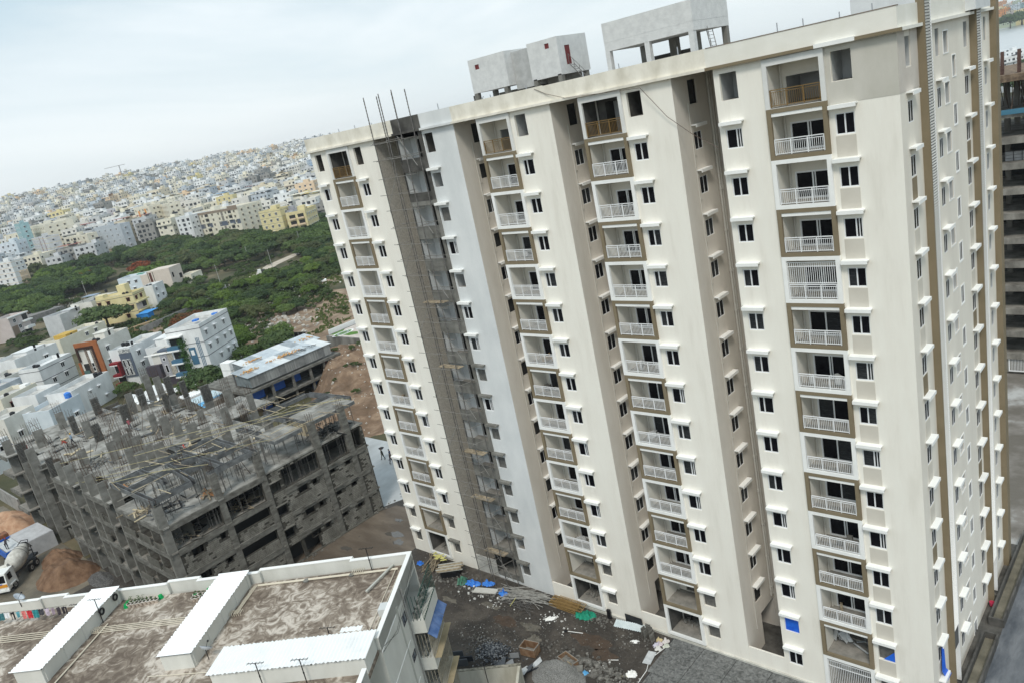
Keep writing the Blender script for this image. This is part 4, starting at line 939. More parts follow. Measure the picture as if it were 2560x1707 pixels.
for p, q in (((-95.6, 25, 15.1), (-80, 39, 15.6)), ((-103, 24.6, 13.2), (-80.1, 31.5, 16.2)), ((-90.7, 24.9, 15.4), (-86, 30, 15.5)), ((-97, 30, 15.2), (-83, 46, 15.9)), ((-108, 25, 14.8), (-95, 38, 15.2)), ((-92, 36, 16), (-80.5, 50, 16)), ((-86, 45.5, 16.2), (-80, 50.6, 15.7)), ((-99, 28, 14.2), (-90, 33, 15.3))):
    b = MB(); b.tube(p, q, .03, 5); b.build('bamboo_pole', ylw, site)
for i in range(90):   # loose sheets, boards and planks lying about on the deck
    x, y = cr_.uniform(-136, -92), cr_.uniform(28.5, 48); b = MB(); b.obox((0, 0, 0), cr_.uniform(.5, 2.6), cr_.uniform(.1, .9), .05, 0, cr_.uniform(-.12, .12))
    b.build('loose_board', cr_.choice([wood_m, fsteel, black_m, pale_wood, con, darkcon]), site, (x, y, 12.08+.1*cr_.random()), cr_.random()*3.1)
for i in range(46):   # leaning poles and bent bars
    x, y = cr_.uniform(-136, -82), cr_.uniform(25.5, 49); b = MB(); b.tube((0, 0, 0), (cr_.uniform(-1.6, 1.6), cr_.uniform(-1.6, 1.6), cr_.uniform(1.5, 3.4)), .035, 4)
    b.build('leaning_pole', cr_.choice([steel, wood_m, rebar_m]), site, (x, y, 12.03))
# junk on the deck
def junk(name, lab, cat, x, y, z, n, sp, ms, long=True, grp=None):
    b = MB()
    for i in range(n): b.obox((x+cr_.gauss(0, sp), y+cr_.gauss(0, sp), z+.05+.25*cr_.random()), cr_.uniform(.6, 1.9) if long else cr_.uniform(.15, .5), cr_.uniform(.06, .2), .05+.08*cr_.random(), cr_.random()*3.1, cr_.uniform(-.2, .2), cr_.randrange(len(ms)))
    return tag(b.build(name, ms), lab, cat, grp)
junk('board_pile', 'dark formwork boards heaped on the deck near the front corner', 'board pile', -84.5, 27.8, 12, 30, .9, [black_m, fsteel])
junk('timber_pile', 'orange-brown offcut timbers piled by the corner column row', 'timber pile', -82.5, 31.5, 12, 26, .5, [wood_m, M('orange_timber', (.42, .20, .09), rough=.9)])
junk('timber_pile', 'light battens scattered at the near deck edge left of the corner', 'timber pile', -87, 25.6, 12, 22, .8, [pale_wood, wood_m])
junk('timber_pile', 'reddish timbers strewn between the deck columns', 'timber pile', -97.5, 27.5, 12, 30, 1.0, [wood_m, M('orange_timber', (0, 0, 0)), con])
junk('steel_pile', 'grey steel offcuts lying on the open deck between tall columns', 'steel pile', -110.5, 29.5, 12, 24, 1.1, [fsteel, con])
junk('yellow_board_pile', 'bright yellow and orange boards behind the channel forms', 'board pile', -95.5, 35.6, 12, 16, .7, [M('bright_yellow', (.70, .52, .05), rough=.7), M('orange_timber', (0, 0, 0))])
junk('timber_pile', 'broken timbers and bricks on the far deck', 'timber pile', -113, 41.5, 12, 60, 1.6, [wood_m, con, pale_wood])
junk('scrap_timber', 'dark scrap stacked inside the open third-floor bay', 'scrap', -82.3, 28.5, 9.05, 60, .9, [black_m, wood_m, con])
junk('scrap_timber', 'dark scrap stacked inside the second open bay from the corner', 'scrap', -82.4, 34.2, 9.05, 60, .9, [black_m, wood_m])
junk('scrap_timber', 'dark props and scrap under the far slab panel', 'scrap', -82.5, 47.5, 12.1, 50, 1.3, [black_m, con])

# ================================================================== people
def body_mesh(name, shirt, trou, skin, hat, pose):
    b = MB(); sk, sh, tr, ht = 0, 1, 2, 3
    def seg(p, q, r1, r2, m, n=8): b.tube(p, q, r1, n, m, r2)
    L = {'stand': ((-.1, 0), (.1, 0)), 'walk': ((-.1, .25), (.1, -.25)), 'bend': ((-.12, .05), (.12, -.05))}[pose]
    hip = Vector((0, 0, .92)); lean = .45 if pose == 'bend' else .04
    neck = hip + Vector((0, lean, .52 if pose != 'bend' else .38))
    for i, (x, dy) in enumerate(L):
        h = hip + Vector((x, 0, 0)); k = Vector((x*1.1, dy*.5+.04, .48)); a = Vector((x*1.1, dy, .08))
        seg(h, k, .1, .07, tr); seg(k, a, .07, .05, tr); seg(a, a+Vector((0, .2, -.05)), .05, .045, ht)
    seg(hip-Vector((0, 0, .08)), hip.lerp(neck, .5), .15, .16, sh); seg(hip.lerp(neck, .5), neck, .16, .13, sh); seg(neck, neck+Vector((0, .02, .1)), .06, .055, sk)
    hc = neck+Vector((0, .04, .2)); i0 = len(b.v)
    b.lathe([(0.0, -.13), (.07, -.1), (.095, 0), (.08, .09), (0.0, .13)], 10, hc, sk); b.lathe([(.125, .02), (.11, .04), (.1, .1), (0, .15)], 10, hc, 4)
    for s in (-1, 1):
        sh_ = neck+Vector((.19*s, 0, -.06)); 
        el = sh_+(Vector((.06*s, .1, -.26)) if pose != 'walk' else Vector((.05*s, .12*s, -.26))); ha = el+(Vector((-.02*s, .2, -.1)) if pose != 'stand' else Vector((0, .06, -.24)))
        seg(neck+Vector((.1*s, 0, -.04)), sh_, .07, .06, sh); seg(sh_, el, .055, .045, sh); seg(el, ha, .042, .032, sk); seg(ha, ha+Vector((0, .04, -.09)), .035, .02, sk)
    return b.mesh(name, [skinm, M('shirt_'+name, shirt, rough=.9), M('trousers_'+name, trou, rough=.9), black_m, M('hat_'+name, hat, rough=.5)])
skinm = M('skin', (.22, .12, .075), rough=.7)
def person(x, y, z, rz, pose, shirt, trou, hat, lab, grp=None):
    o = put('person', body_mesh('p%d' % len(bpy.data.meshes), shirt, trou, None, hat, pose), None, (x, y, z), rz); return tag(o, lab, 'person', grp)
person(-133.5, 25.6, 12.1, 1, 'bend', (.02, .05, .30), (.03, .03, .05), (.65, .45, .1), 'worker in blue overalls and orange helmet bending at the left end of the deck')
person(-128.9, 26.6, 12.0, 2, 'stand', (.45, .03, .04), (.05, .05, .06), (.5, .45, .4), 'worker in a red shirt behind the second column row at the left')
person(-124.6, 31.4, 12.0, 0, 'walk', (.25, .34, .45), (.04, .04, .05), (.70, .42, .05), 'worker in pale blue shirt and orange helmet by the stacked rebar mats')
person(-123.6, 30.4, 12.0, 3, 'bend', (.40, .08, .06), (.08, .08, .09), (.6, .5, .3), 'worker in dark red bending beside a rebar cage')
person(-131.5, 29.8, 12.0, 3, 'stand', (.06, .05, .05), (.04, .04, .05), (.1, .1, .1), 'worker in black among the left columns')
person(-119.6, 38.0, 12.0, 1, 'stand', (.35, .10, .12), (.1, .1, .12), (.5, .5, .5), 'worker in faded red beside the far column row')
person(-97.3, 36.0, 12.0, 1, 'bend', (.55, .06, .04), (.10, .05, .05), (.7, .1, .08), 'worker in bright red crouched behind the channel formwork')
p_ = person(-92.4, 61.2, .02, R(110), 'walk', (.03, .04, .03), (.04, .05, .04), (.35, .2, .15), 'barefoot-looking worker in dark clothes carrying a dark basket on the pale pavement')
b = MB(); b.lathe([(0, 0), (.2, 0), (.42, .18), (.44, .2), (.2, .04), (0, .04)], 12); tag(b.build('head_basket', black_m, None, (-92.35, 61.25, 1.72)), 'wide black basin carried on the head of the worker on the pavement', 'basin')
person(-91.0, 61.6, .02, R(110), 'walk', (.02, .03, .10), (.02, .02, .05), (.05, .05, .06), 'person in dark blue walking close to the tower edge')
person(-89.9, 60.7, .02, R(290), 'walk', (.06, .03, .03), (.03, .03, .05), (.05, .05, .05), 'person in dark brown, lowest of the three on the pavement')

# ================================================================== vehicles
def wheel(parent, loc, r, w=.3):
    def f():
        b = MB(); b.tube((0, -w/2, 0), (0, w/2, 0), r, 16); return b.mesh('tyre', black_m)
    def g():
        b = MB(); b.tube((0, -w/2-.02, 0), (0, w/2+.02, 0), r*.55, 12); b.tube((0, -w/2-.04, 0), (0, w/2+.04, 0), r*.2, 8, 1); return b.mesh('rim', [M('grey_rim', (.35, .35, .34), rough=.5), black_m])
    t = put('wheel', cached(('ty', r, w), f), parent, loc); put('rim', cached(('ri', r, w), g), t); return t
TR = R(135)
mix = thing('mixer_truck', 'concrete mixer truck with cream drum and white and orange cab beside the red sand heap', 'mixer truck', (-114.2, 14.85, 0), TR)
# local x: from cab front (0) to rear (+8.4); y across
b = MB(); b.box(.9, 8.6, -.45, .45, .85, 1.15); b.box(2.5, 2.9, -.9, .9, .7, 1.3); b.box(6.8, 7.2, -1, 1, .8, 1.1); b.build('chassis', M('truck_chassis', (.05, .05, .055), (.12, .12, .12), 3, .7), mix)
for x in (1.3, 5.3, 6.6):
    for y in (-1.05, 1.05): wheel(mix, (x, y, .52), .52 if x < 7.5 else .5)
cabm = M('cab_white', (.75, .75, .73), (.82, .82, .80), 3, .4)
b = MB(); b.q(((0, -1.15, .55), (0, 1.15, .55), (0, 1.15, 1.5), (0, -1.15, 1.5))); b.q(((0, -1.15, 1.5), (0, 1.15, 1.5), (.25, 1.1, 2.75), (.25, -1.1, 2.75)))
b.q(((.25, -1.1, 2.75), (.25, 1.1, 2.75), (2.1, 1.1, 2.85), (2.1, -1.1, 2.85)))
for s in (-1, 1): b.q(((0, 1.15*s, .55), (2.1, 1.15*s, .55), (2.1, 1.15*s, 1.5), (0, 1.15*s, 1.5))); b.q(((0, 1.15*s, 1.5), (2.1, 1.15*s, 1.5), (2.1, 1.1*s, 2.85), (.25, 1.1*s, 2.75)))
b.q(((2.1, -1.15, .55), (2.1, 1.15, .55), (2.1, 1.1, 2.85), (2.1, -1.1, 2.85))); b.q(((0, -1.15, .55), (2.1, -1.15, .55), (2.1, 1.15, .55), (0, 1.15, .55)))
b.box(.5, 1.6, -1.35, -1.0, .95, 1.1); b.box(.5, 1.6, 1.0, 1.35, .95, 1.1); b.build('cab', cabm, mix)
b = MB(); b.q(((.02, -1.0, 1.6), (.02, 1.0, 1.6), (.2, .98, 2.55), (.2, -.98, 2.55))); b.build('windscreen', pane, mix)
for s in (-1, 1):
    b = MB(); b.box(.55, 1.35, 1.14*s-.02, 1.14*s+.03, 1.65, 2.5); b.build('side_window', pane, mix)
    b = MB(); b.box(-.06, -.0, .75*s-.15, .75*s+.15, .75, .95); b.build('headlight', M('lamp_lens', (.8, .8, .7), rough=.2), mix)
    b = MB(); b.box(.3, .4, 1.35*s-.04, 1.35*s+.04, 1.9, 2.4); b.build('mirror', black_m, mix)
b = MB(); b.box(-.05, -.001, -1.1, 1.1, 1.0, 1.4); b.build('orange_grille', M('cab_orange', (.72, .30, .03), rough=.5), mix)
b = MB(); b.box(-.12, .1, -1.2, 1.2, .42, .68); b.build('bumper', cabm, mix)
b = MB(); b.box(-.06, -.052, -.55, .55, 1.42, 1.56); b.build('blue_name_strip', M('cab_blue', (.05, .15, .5), rough=.5), mix)
drm = M('cement_dusted_drum', (.42, .40, .36), (.66, .64, .59), 1.5, .8, bump=.15)
b = MB(); b.lathe([(0, 0), (.55, .02), (.85, .5), (1.12, 1.5), (1.18, 2.3), (1.1, 3.0), (.9, 3.7), (.66, 4.3), (.5, 4.75), (.42, 4.75), (.4, 4.2)], 24)
o = b.build('drum', drm, mix, smooth=True); o.location = (2.7, 0, 1.85); o.rotation_euler = (0, R(90-13), 0)
b = MB(); b.lathe([(1.13, 2.95), (1.15, 3.0), (1.13, 3.05)], 24); b.lathe([(.96, 3.62), (.98, 3.68), (.9, 3.74)], 24)
o = b.build('drum_band', M('drum_grey', (.20, .20, .19), rough=.7), mix, smooth=True); o.location = (2.7, 0, 1.85); o.rotation_euler = (0, R(90-13), 0)
b = MB(); b.obox((2.4, 0, 2.3), .9, 1.3, .5); b.tube((2.2, .4, 2.7), (2.2, -.6, 2.9), .3, 10); b.build('water_tank', drm, mix)
b = MB(); b.box(7.0, 7.1, -.9, -.8, 1.1, 3.2); b.box(7.0, 7.1, .8, .9, 1.1, 3.2); b.box(6.95, 7.15, -.9, .9, 2.2, 2.3); b.path([(7.0, -.7, 3.3), (7.6, -.5, 3.6), (7.7, .5, 3.6), (7.0, .7, 3.3)], .06, 5); b.q(((7.3, -.4, 3.5), (7.3, .4, 3.5), (8.3, .3, 2.2), (8.3, -.3, 2.2))); b.build('rear_frame', M('truck_chassis', (0, 0, 0)), mix)
b = MB()
for k in range(26):
    a = 2*math.pi*k/26; r = .28 if k % 2 else .36; b.tube((.30*math.cos(a), .30*math.sin(a), 0), (r*math.cos(a+.2)*1.1, r*math.sin(a+.2)*.8, 0), .02, 3)
o = b.build('round_emblem', M('drum_mark', (.62, .60, .56), rough=.8), mix); o.location = (4.6, -1.13, 2.95); o.rotation_euler = (R(68), 0, 0)

tp = thing('tipper_truck', 'blue tipper truck body loaded with pale boards behind the mixer', 'tipper truck', (-121.6, 19.2, 0), R(181))
bl_ = M('truck_blue', (.02, .10, .42), (.03, .14, .55), 2, .45)
b = MB(); b.box(0, 5.5, -1.2, -1.1, 1.2, 2.3); b.box(0, 5.5, 1.1, 1.2, 1.2, 2.3); b.box(0, .1, -1.1, 1.1, 1.2, 2.3); b.box(5.4, 5.5, -1.1, 1.1, 1.2, 2.5); b.box(.1, 5.4, -1.1, 1.1, 1.2, 1.35); b.build('tipping_body', bl_, tp)
b = MB(); b.box(-.5, 7.6, -.5, .5, .8, 1.1); b.build('chassis', black_m, tp)
b = MB(); b.box(5.8, 7.6, -1.15, 1.15, .7, 2.0); b.box(5.85, 7.3, -1.05, 1.05, 2.0, 2.9); b.build('cab', M('decorated_cab', (.35, .12, .04), (.10, .06, .04), 2.5, .6), tp)
b = MB(); b.box(7.28, 7.32, -.95, .95, 2.05, 2.7); b.build('windscreen', pane, tp)
for x in (1.0, 2.2, 6.6):
    for y in (-1.05, 1.05): wheel(tp, (x, y, .5), .5)
b = MB()
for i in range(6): b.box(.3, 5.1, -.95, .95, 1.36+.16*i, 1.5+.16*i)
tag(b.build('board_load', M('pale_board', (0, 0, 0)), None, (-121.6, 19.2, 0), R(181)), 'stack of pale sheets loaded in the blue tipper', 'load')
person(-122.6, 18.6, 2.35, 1, 'bend', (.06, .05, .06), (.05, .05, .06), (.35, .04, .04), 'worker with dark clothes and red cap on top of the blue tipper')
st_ = thing('block_stack', 'big stack of pale grey concrete blocks behind the mixer drum', 'block stack', (-124.6, 22.5, 0), R(2))
for i in range(6):
    for j in range(7):
        b = MB() if False else None
        put('block', cached('sb', lambda: MB().box(0, .98, 0, .55, 0, .33).mesh('block', M('pale_block', (.22, .22, .21), (.36, .36, .35), 1.4, .9))), st_, (-3+i*1.0, -2.4+cr_.uniform(-.03, .03), j*.34))
b = MB(); b.box(-3, 2.98, -1.84, 1.6, 0, 2.37); b.box(-2.95, 2.9, -2.35, 1.55, 2.371, 2.42); b.build('stack_core', M('pale_block_top', (.42, .42, .43), (.54, .54, .55), 1, .9), st_)
def heap(name, lab, cat, x, y, rx, ry, h, m, seed, rot=0, n=40, mult=1):
    b = MB(); N = n
    for i in range(N+1):
        for j in range(N+1):
            u, v = 2*i/N-1, 2*j/N-1; r = math.hypot(u, v); k = max(0, 1-r)
            ns = noise.noise((u*2+seed, v*2, seed))*.35+noise.noise((u*7+seed, v*7, seed))*.09
            z = h*(min(1, k*1.5))*(1-.25*k)*(1+ns*1.3)+(.05*ns if k > 0 else 0)-(.08 if k <= 0 else 0)
            b.v.append((u*rx*(1+ns*.2), v*ry*(1+ns*.2), z))
    for i in range(N):
        for j in range(N): a = i*(N+1)+j; b.f.append((a, a+N+1, a+N+2, a+1)); b.m.append(0)
    return tag(b.build(name, m, None, (x, y, 0), rot, smooth=True), lab, cat)
heap('sand_heap', 'tall red-brown sand heap between mixer truck and the frame building', 'sand heap', -109.8, 21.4, 4.6, 3.4, 2.5, sand_m, 3.1, .3)
heap('sand_heap', 'smaller red-brown sand heap touching the mixer wheels', 'sand heap', -115.6, 22.6, 3.6, 2.4, 1.6, sand_m, 8.4, .1)
heap('sand_heap', 'low orange sand heap at the far left edge below the frame building', 'sand heap', -139.5, 22.5, 6.5, 3.6, 1.7, M('orange_sand', (.36, .20, .12), (.50, .32, .21), 1, .95, bump=.4, bsc=6), 5.7)
heap('stone_chip_heap', 'dark stone chips spilled at the foot of the long grey face', 'stone heap', -103.8, 23.4, 3.0, 1.3, .6, M('dark_chips', (.05, .05, .05), (.26, .25, .24), 9, .95, bump=1, bsc=30), 1.7)
w_ = MB(); w_.box(-160, -141.5, 25.2, 25.45, 0, 2.6); tag(w_.build('boundary_wall', M('grey_boundary', (.22, .21, .20), (.34, .33, .31), .8, .9)), 'grey block boundary wall at the left edge behind the orange sand', 'wall')
# ================================================================== tin-roofed shed on its concrete frame, mound, garden
sh = thing('tin_roofed_building', 'zinc-roofed shed standing on a two-level open concrete frame', 'shed', (0, 0, 0))
XF = -133.6
zinc2 = M('zinc_wall', (.22, .225, .22), (.40, .41, .40), .9, .6, c3=(.30, .305, .30), st=(3, 3, .2), metal=.2)
for z, y0 in ((5.7, 63.3), (2.75, 66)):
    b = MB(); b.box(XF-17, XF, y0, 85.2, z-.45, z); b.build('floor_slab', con, sh)
for y in (64, 69.0, 73.6, 77.7, 81.0, 84.9):
    for x in (XF-.4, XF-6, XF-16.5):
        b = MB(); b.box(x-.2, x+.2, y-.25, y+.25, 0, 5.25); b.build('column', con, sh)
b = MB(); b.box(XF-5, XF-4.9, 66, 84, .1, 5.2); b.build('dark_inside_panel', dark_void, sh)  # near-black panel paints shade into the depth of the open frame
for (y0, y1, z0, m) in ((65, 68.2, 3, 'b'), (70, 72.8, 3, 'b'), (74.5, 76.5, 3.1, 'b'), (82.3, 84, 2.9, 'r'), (78.5, 80.5, .3, 'b'), (67, 69, .4, 'b')):
    b = MB(); b.box(XF-2.6, XF-2.5, y0, y1, z0, z0+1.9); b.build('hung_sheet', bl_ if m == 'b' else M('dull_red', (.35, .04, .04), rough=.8), sh)
for i in range(12):   # sheet panels of the wall
    y0 = 65.2+i*1.53; b = MB(); b.box(XF-.62, XF-.6+.01*(i % 2), y0, y0+1.51, 6.05, 8.12); b.build('wall_panel', [zinc2, M('zinc_wall_dark', (.15, .155, .155), (.24, .245, .24), .9, .6), zinc2][i % 3], sh)
for i in range(5):
    x0 = XF-.65-i*1.1; b = MB(); b.box(x0-1.08, x0, 65.15, 65.19, 6.05, 8.15); b.build('wall_panel', M('zinc_end', (.15, .18, .19), (.24, .27, .28), 1, .5), sh)
b = MB(); b.box(XF-7, XF-6.95, 65.2, 83.5, 5.71, 8.3); b.build('wall_panel', zinc2, sh)
def roofstrip(x0, x1, z0, z1, y0, y1, mm):
    n = 16
    for i in range(n):
        a = y0+(y1-y0)*i/n; c = y0+(y1-y0)*(i+1)/n-.02
        b = MB(); b.q(((x0, a, z0), (x0, c, z0), (x1, c, z1), (x1, a, z1))); b.q(((x0, a, z0-.04), (x1, a, z1-.04), (x1, c, z1-.04), (x0, c, z0-.04)))
        for k in range(4): yy = a+(c-a)*(k+.5)/4; b.tube((x0, yy, z0+.02), (x1, yy, z1+.02), .03, 3)
        b.build('roof_sheet', mm[[0, 0, 1, 0, 2, 1, 0, 2][(i*3+int(x0)) % 8]], sh)
rs_ = [M('zinc_light', (.52, .57, .61), (.68, .73, .76), .8, .35, metal=.2), M('zinc_mid', (.34, .38, .41), (.45, .49, .52), .8, .4, metal=.2), M('zinc_pale', (.66, .69, .70), (.74, .76, .77), .8, .4)]
roofstrip(XF-.4, XF-6.6, 8.15, 8.75, 64.7, 84.0, rs_)
roofstrip(XF-7.0, XF-12.8, 8.2, 8.9, 68.5, 86.0, rs_)
b = MB(); b.box(XF-13, XF-12.9, 68.7, 85.8, 5.7, 8.8); b.box(XF-12.9, XF-7.1, 68.6, 68.65, 5.7, 8.5); b.build('wall_panel', M('zinc_end', (0, 0, 0)), sh)
jr = random.Random(6)
for (x, y, zz, n, wh) in ((XF-3.6, 67.4, 8.55, 40, 'near end of the front sheet'), (XF-3.9, 75.2, 8.6, 70, 'middle of the front sheet'), (XF-9.5, 84.0, 8.6, 26, 'far end of the rear sheet'), (XF-9.6, 71.5, 8.55, 30, 'near end of the rear sheet')):
    b = MB()
    for i in range(n): b.obox((x+jr.gauss(0, .5), y+jr.gauss(0, 1.0 if n < 60 else 1.9), zz+.12*jr.random()), .3, .16, .12, jr.random()*3, jr.random()*.5, jr.randrange(2))
    tag(b.build('brick_ballast', [M('orange_brick', (.55, .25, .09), (.68, .38, .16), 3, .9), M('ochre_brick', (.62, .42, .20), rough=.9)]), 'orange bricks weighing down the zinc roof, '+wh, 'bricks', 'bricks on the zinc roof')
b = MB()
for i in range(26): b.obox((XF-2.8+jr.gauss(0, .6), 78+jr.gauss(0, 1.6), 8.5+.1*jr.random()), jr.uniform(1, 2.2), .08, .05, jr.choice([0.2, 1.6])+jr.uniform(-.1, .1))
tag(b.build('steel_offcuts', fsteel), 'grey steel lengths lying on the zinc roof beside the bricks', 'steel pile')
tk = thing('water_tank', 'white plastic-wrapped box tank standing left of the zinc shed', 'tank', (-151.5, 70.2, 0), R(12))
b = MB(); b.box(-1.4, 1.4, -1.0, 1.0, 5.2, 8.2); b.build('tank_body', white, tk); b = MB(); b.box(-1.42, 1.42, -1.02, 1.02, 6.6, 6.65); b.build('strap', fsteel, tk)
b = MB(); b.box(-1.3, 1.3, -.9, .9, 0, 5.2); b.build('tank_stand', con, tk)
# workers' tin huts beside it
hut = thing('workers_hut', 'long low hut with rolled white roof sheets and blue side panels', 'hut', (0, 0, 0))
b = MB(); b.box(-160, -149, 63, 70.5, 0, 2.4); b.build('hut_wall', M('hut_wall', (.35, .33, .30), rough=.9), hut)
for i in range(14):
    b = MB(); y = 61.8+.6*i; b.tube((-159.5-.12*i*0, y, 3.0), (-155.5, y+.0, 3.05), .33, 8); b.build('roof_sheet', white_sheet, hut)
for i in range(14):
    b = MB(); y = 61.5+.62*i; b.q(((-155, y, 2.95), (-155, y+.6, 2.95), (-151.5, y+.6, 2.5), (-151.5, y, 2.5))); b.build('roof_sheet', white_sheet if i > 8 or i < 0 else M('pale_blue_sheet', (.55, .68, .74), rough=.5), hut)
    b = MB(); b.q(((-151.5, y, 2.5), (-151.5, y+.6, 2.5), (-149.2, y+.6, 1.9), (-149.2, y, 1.9))); b.build('roof_sheet', M('sky_blue_sheet', (.10, .38, .68), (.16, .46, .76), 2, .4), hut)
b = MB(); b.v = []
for i in range(9):
    for j in range(9): b.v.append((-176+i*1.6+j*.1, 57.5+j*.95-i*.15, 3.1+.5*math.sin(i*1.1)+.4*math.cos(j*.9+i)+.2*jr.random()))
for i in range(8):
    for j in range(8): a = i*9+j; b.f.append((a, a+9, a+10, a+1)); b.m.append(0)
tag(b.build('white_tarpaulin', M('white_tarp', (.78, .79, .79), rough=.6)), 'large crumpled white tarpaulin over materials behind the deck columns', 'tarpaulin')
b = MB(); b.box(-175, -163, 58, 65, 0, 2.8); tag(b.build('material_stack', M('hut_wall', (0, 0, 0))), 'covered material stack under the white tarpaulin', 'stack')

# excavated earth mound between the shed and the tower: a height field
earth = M('excavated_earth', (.10, .066, .042), (.34, .245, .168), .35, .95, c3=(.19, .125, .082), lo=.28, hi=.72, bump=1.0, bsc=1.6, det=9, dist=.4)
def mfun(x, y):
    ax, ay = -100, 66.5; bx, by = -138, 92
    dx, dy = bx-ax, by-ay; L = math.hypot(dx, dy); t = ((x-ax)*dx+(y-ay)*dy)/L/L; s = ((x-ax)*-dy+(y-ay)*dx)/L
    k = max(0, min(1, t*1.3)); k = k*k*(3-2*k)
    side = max(0, 1-max(0, (abs(s+1)-6)/6))
    if side <= 0: return None
    side = side*side*(3-2*side)
    n = noise.noise((x*.15, y*.15, 1.))*1.5+abs(noise.noise((x*.45+y*.15, y*.5, 4.)))*-1.2+noise.noise((x*1.3, y*1.3, 9.))*.28+noise.noise((x*3, y*3, 9.))*.1
    fall = max(0, 1-max(0, (t-1.0)/.22))
    return (5.6*k*fall)*side+n*k*side*fall
b = MB(); NX, NY = 110, 110; idx = {}
for i in range(NX+1):
    for j in range(NY+1):
        x = -96-58*i/NX; y = 58+52*j/NY; z = mfun(x, y)
        if z is None: continue
        idx[i, j] = len(b.v); b.v.append((x, y, z-.05+.04*noise.noise((x, y, 0))))
for i in range(NX):
    for j in range(NY):
        if all(q in idx for q in ((i, j), (i+1, j), (i+1, j+1), (i, j+1))): b.f.append((idx[i, j], idx[i+1, j], idx[i+1, j+1], idx[i, j+1])); b.m.append(0)
o = b.build('earth_mound', earth, smooth=True); tag(o, 'raw orange-brown earth mound between the zinc shed and the tower', 'earth mound')
b = MB()
for i in range(420):
    x, y = jr.uniform(-140, -99), jr.uniform(62, 96); z = mfun(x, y)
    if z is None or z < .1: continue
    s = jr.uniform(.08, .32)*(1.8 if jr.random() < .08 else 1); b.obox((x, y, z), s, s*.8, s*.7, jr.random()*3, jr.random())
stuff(b.build('mound_stones', M('pale_stone', (.40, .36, .31), (.58, .55, .50), 2, .9)))
# garden terrace
ter = thing('garden_terrace', 'raised terrace garden with stained concrete retaining wall beside the tower', 'garden', (0, 0, 0))
b = MB(); b.box(-150.5, -130, 93.5, 93.9, 0, 5.45); b.box(-150.5, -150.1, 93.9, 110, 0, 5.45)
for z in (1.6, 3.2, 4.4): b.box(-150.5, -130, 93.46, 93.499, z, z+.05)
b.build('retaining_wall', M('stained_retaining_wall', (.09, .085, .075), (.27, .265, .245), .5, .95, st=(1, 1, .35), bump=.3, bsc=3), ter)
b = MB(); b.box(-150.1, -130, 93.9, 112, 5.2, 5.42); b.build('paving', M('pinkish_paving', (.48, .42, .38), (.60, .54, .49), 1, .9), ter)
def blob(name, pts, z, m): b = MB(); b.q([(x, y, z) for x, y in pts]); b.build(name, m, ter)
lawn = M('lawn_green', (.06, .15, .02), (.11, .23, .04), 2, .9)
blob('lawn', [(-149, 94.4), (-148.3, 96.6), (-150, 98.4), (-150.05, 94.3)], 5.43, lawn); blob('lawn', [(-146.2, 96.8), (-146.4, 95.0), (-143.5, 94.8), (-141.5, 96.5), (-144, 97.5)], 5.43, lawn)
for k, (r, m) in enumerate(((2.9, white), (2.3, lawn), (1.7, M('path_grey', (.35, .38, .40), rough=.8)), (1.1, lawn))):
    blob('curved_bed', [(-147.3+r*.55*math.cos(a), 96+r*math.sin(a)) for a in [i*math.pi/12*2 for i in range(12)]], 5.435+.006*k, m)
b = MB(); b.box(-151.5, -151.35, 95, 128, 0, 6.3); tag(b.build('garden_wall', white), 'white boundary wall along the far side of the terrace garden', 'wall')
# black sheet fence
fe = thing('sheet_fence', 'low fence of dark corrugated sheets along the scrub behind the zinc shed', 'fence', (0, 0, 0))
for i in range(26):
    t = i/26; x, y = -187+13.5*t, 98.5+4*t
    b = MB(); b.obox((x, y, 1.2), .5, .05, 2.2, R(16.5)); b.build('sheet', black_m if i % 3 else fsteel, fe)
b = MB(); b.obox((-180.2, 100.5, 2.4), 14.5, .25, .12, R(16.5)); b.build('top_rail', rawcon, fe)

# ================================================================== yard in front of the tower: debris
yr = random.Random(17)
stone_m = M('rubble_stone', (.055, .052, .046), (.24, .23, .21), 2, .95)
b = MB()
def rub(x, y, sx, sy, n, s0, s1, zz=0):
    for i in range(n):
        a = x+yr.gauss(0, sx); c = y+yr.gauss(0, sy)
        if c > 46.0 and -68 < a < -13: continue
        s = yr.uniform(s0, s1); b.obox((a, c, zz+s*.25), s, s*yr.uniform(.5, 1), s*yr.uniform(.4, .8), yr.random()*3, yr.uniform(-.5, .5))
rub(-57, 43.6, 2.5, .9, 110, .06, .22); rub(-47, 40, 4, 2.2, 260, .04, .12); rub(-38.6, 39.9, 2.6, .45, 160, .08, .26); rub(-36.5, 44.2, 1.2, .8, 90, .05, .18); rub(-42, 45.2, 2, .5, 90, .05, .2); rub(-50, 38.5, 2.4, 1.2, 160, .04, .13); rub(-61, 44, 2.5, 1.2, 120, .06, .22); rub(-36.5, 39.3, 1.5, .4, 90, .06, .2); rub(-80, 40, .5, 8, 100, .05, .25); rub(-73, 50, 4, 3, 40, .05, .15)
rub(-60.5, 43.4, 2.2, 1.0, 60, .08, .3); rub(-38.3, 40.0, 1.6, .25, 160, .1, .34, .1); rub(-36.9, 39.2, 1.2, .25, 90, .08, .28); rub(-48.8, 37.6, 1.6, .6, 160, .05, .2); rub(-42.2, 45.3, 1.2, .25, 90, .05, .22); rub(-53.5, 43.4, 1.5, .3, 60, .06, .2); rub(-44, 41, 6, 2.6, 300, .03, .09)
stuff(b.build('rubble', stone_m))
b = MB(); rub(-45.8, 43.2, .9, .5, 26, .04, .13); rub(-52.3, 42.6, .7, .4, 14, .06, .16); rub(-55.5, 42.9, 1.6, .5, 16, .12, .26); rub(-44.8, 43.6, 1.2, .7, 22, .06, .2); rub(-37, 40.2, 2.2, .7, 16, .06, .16)
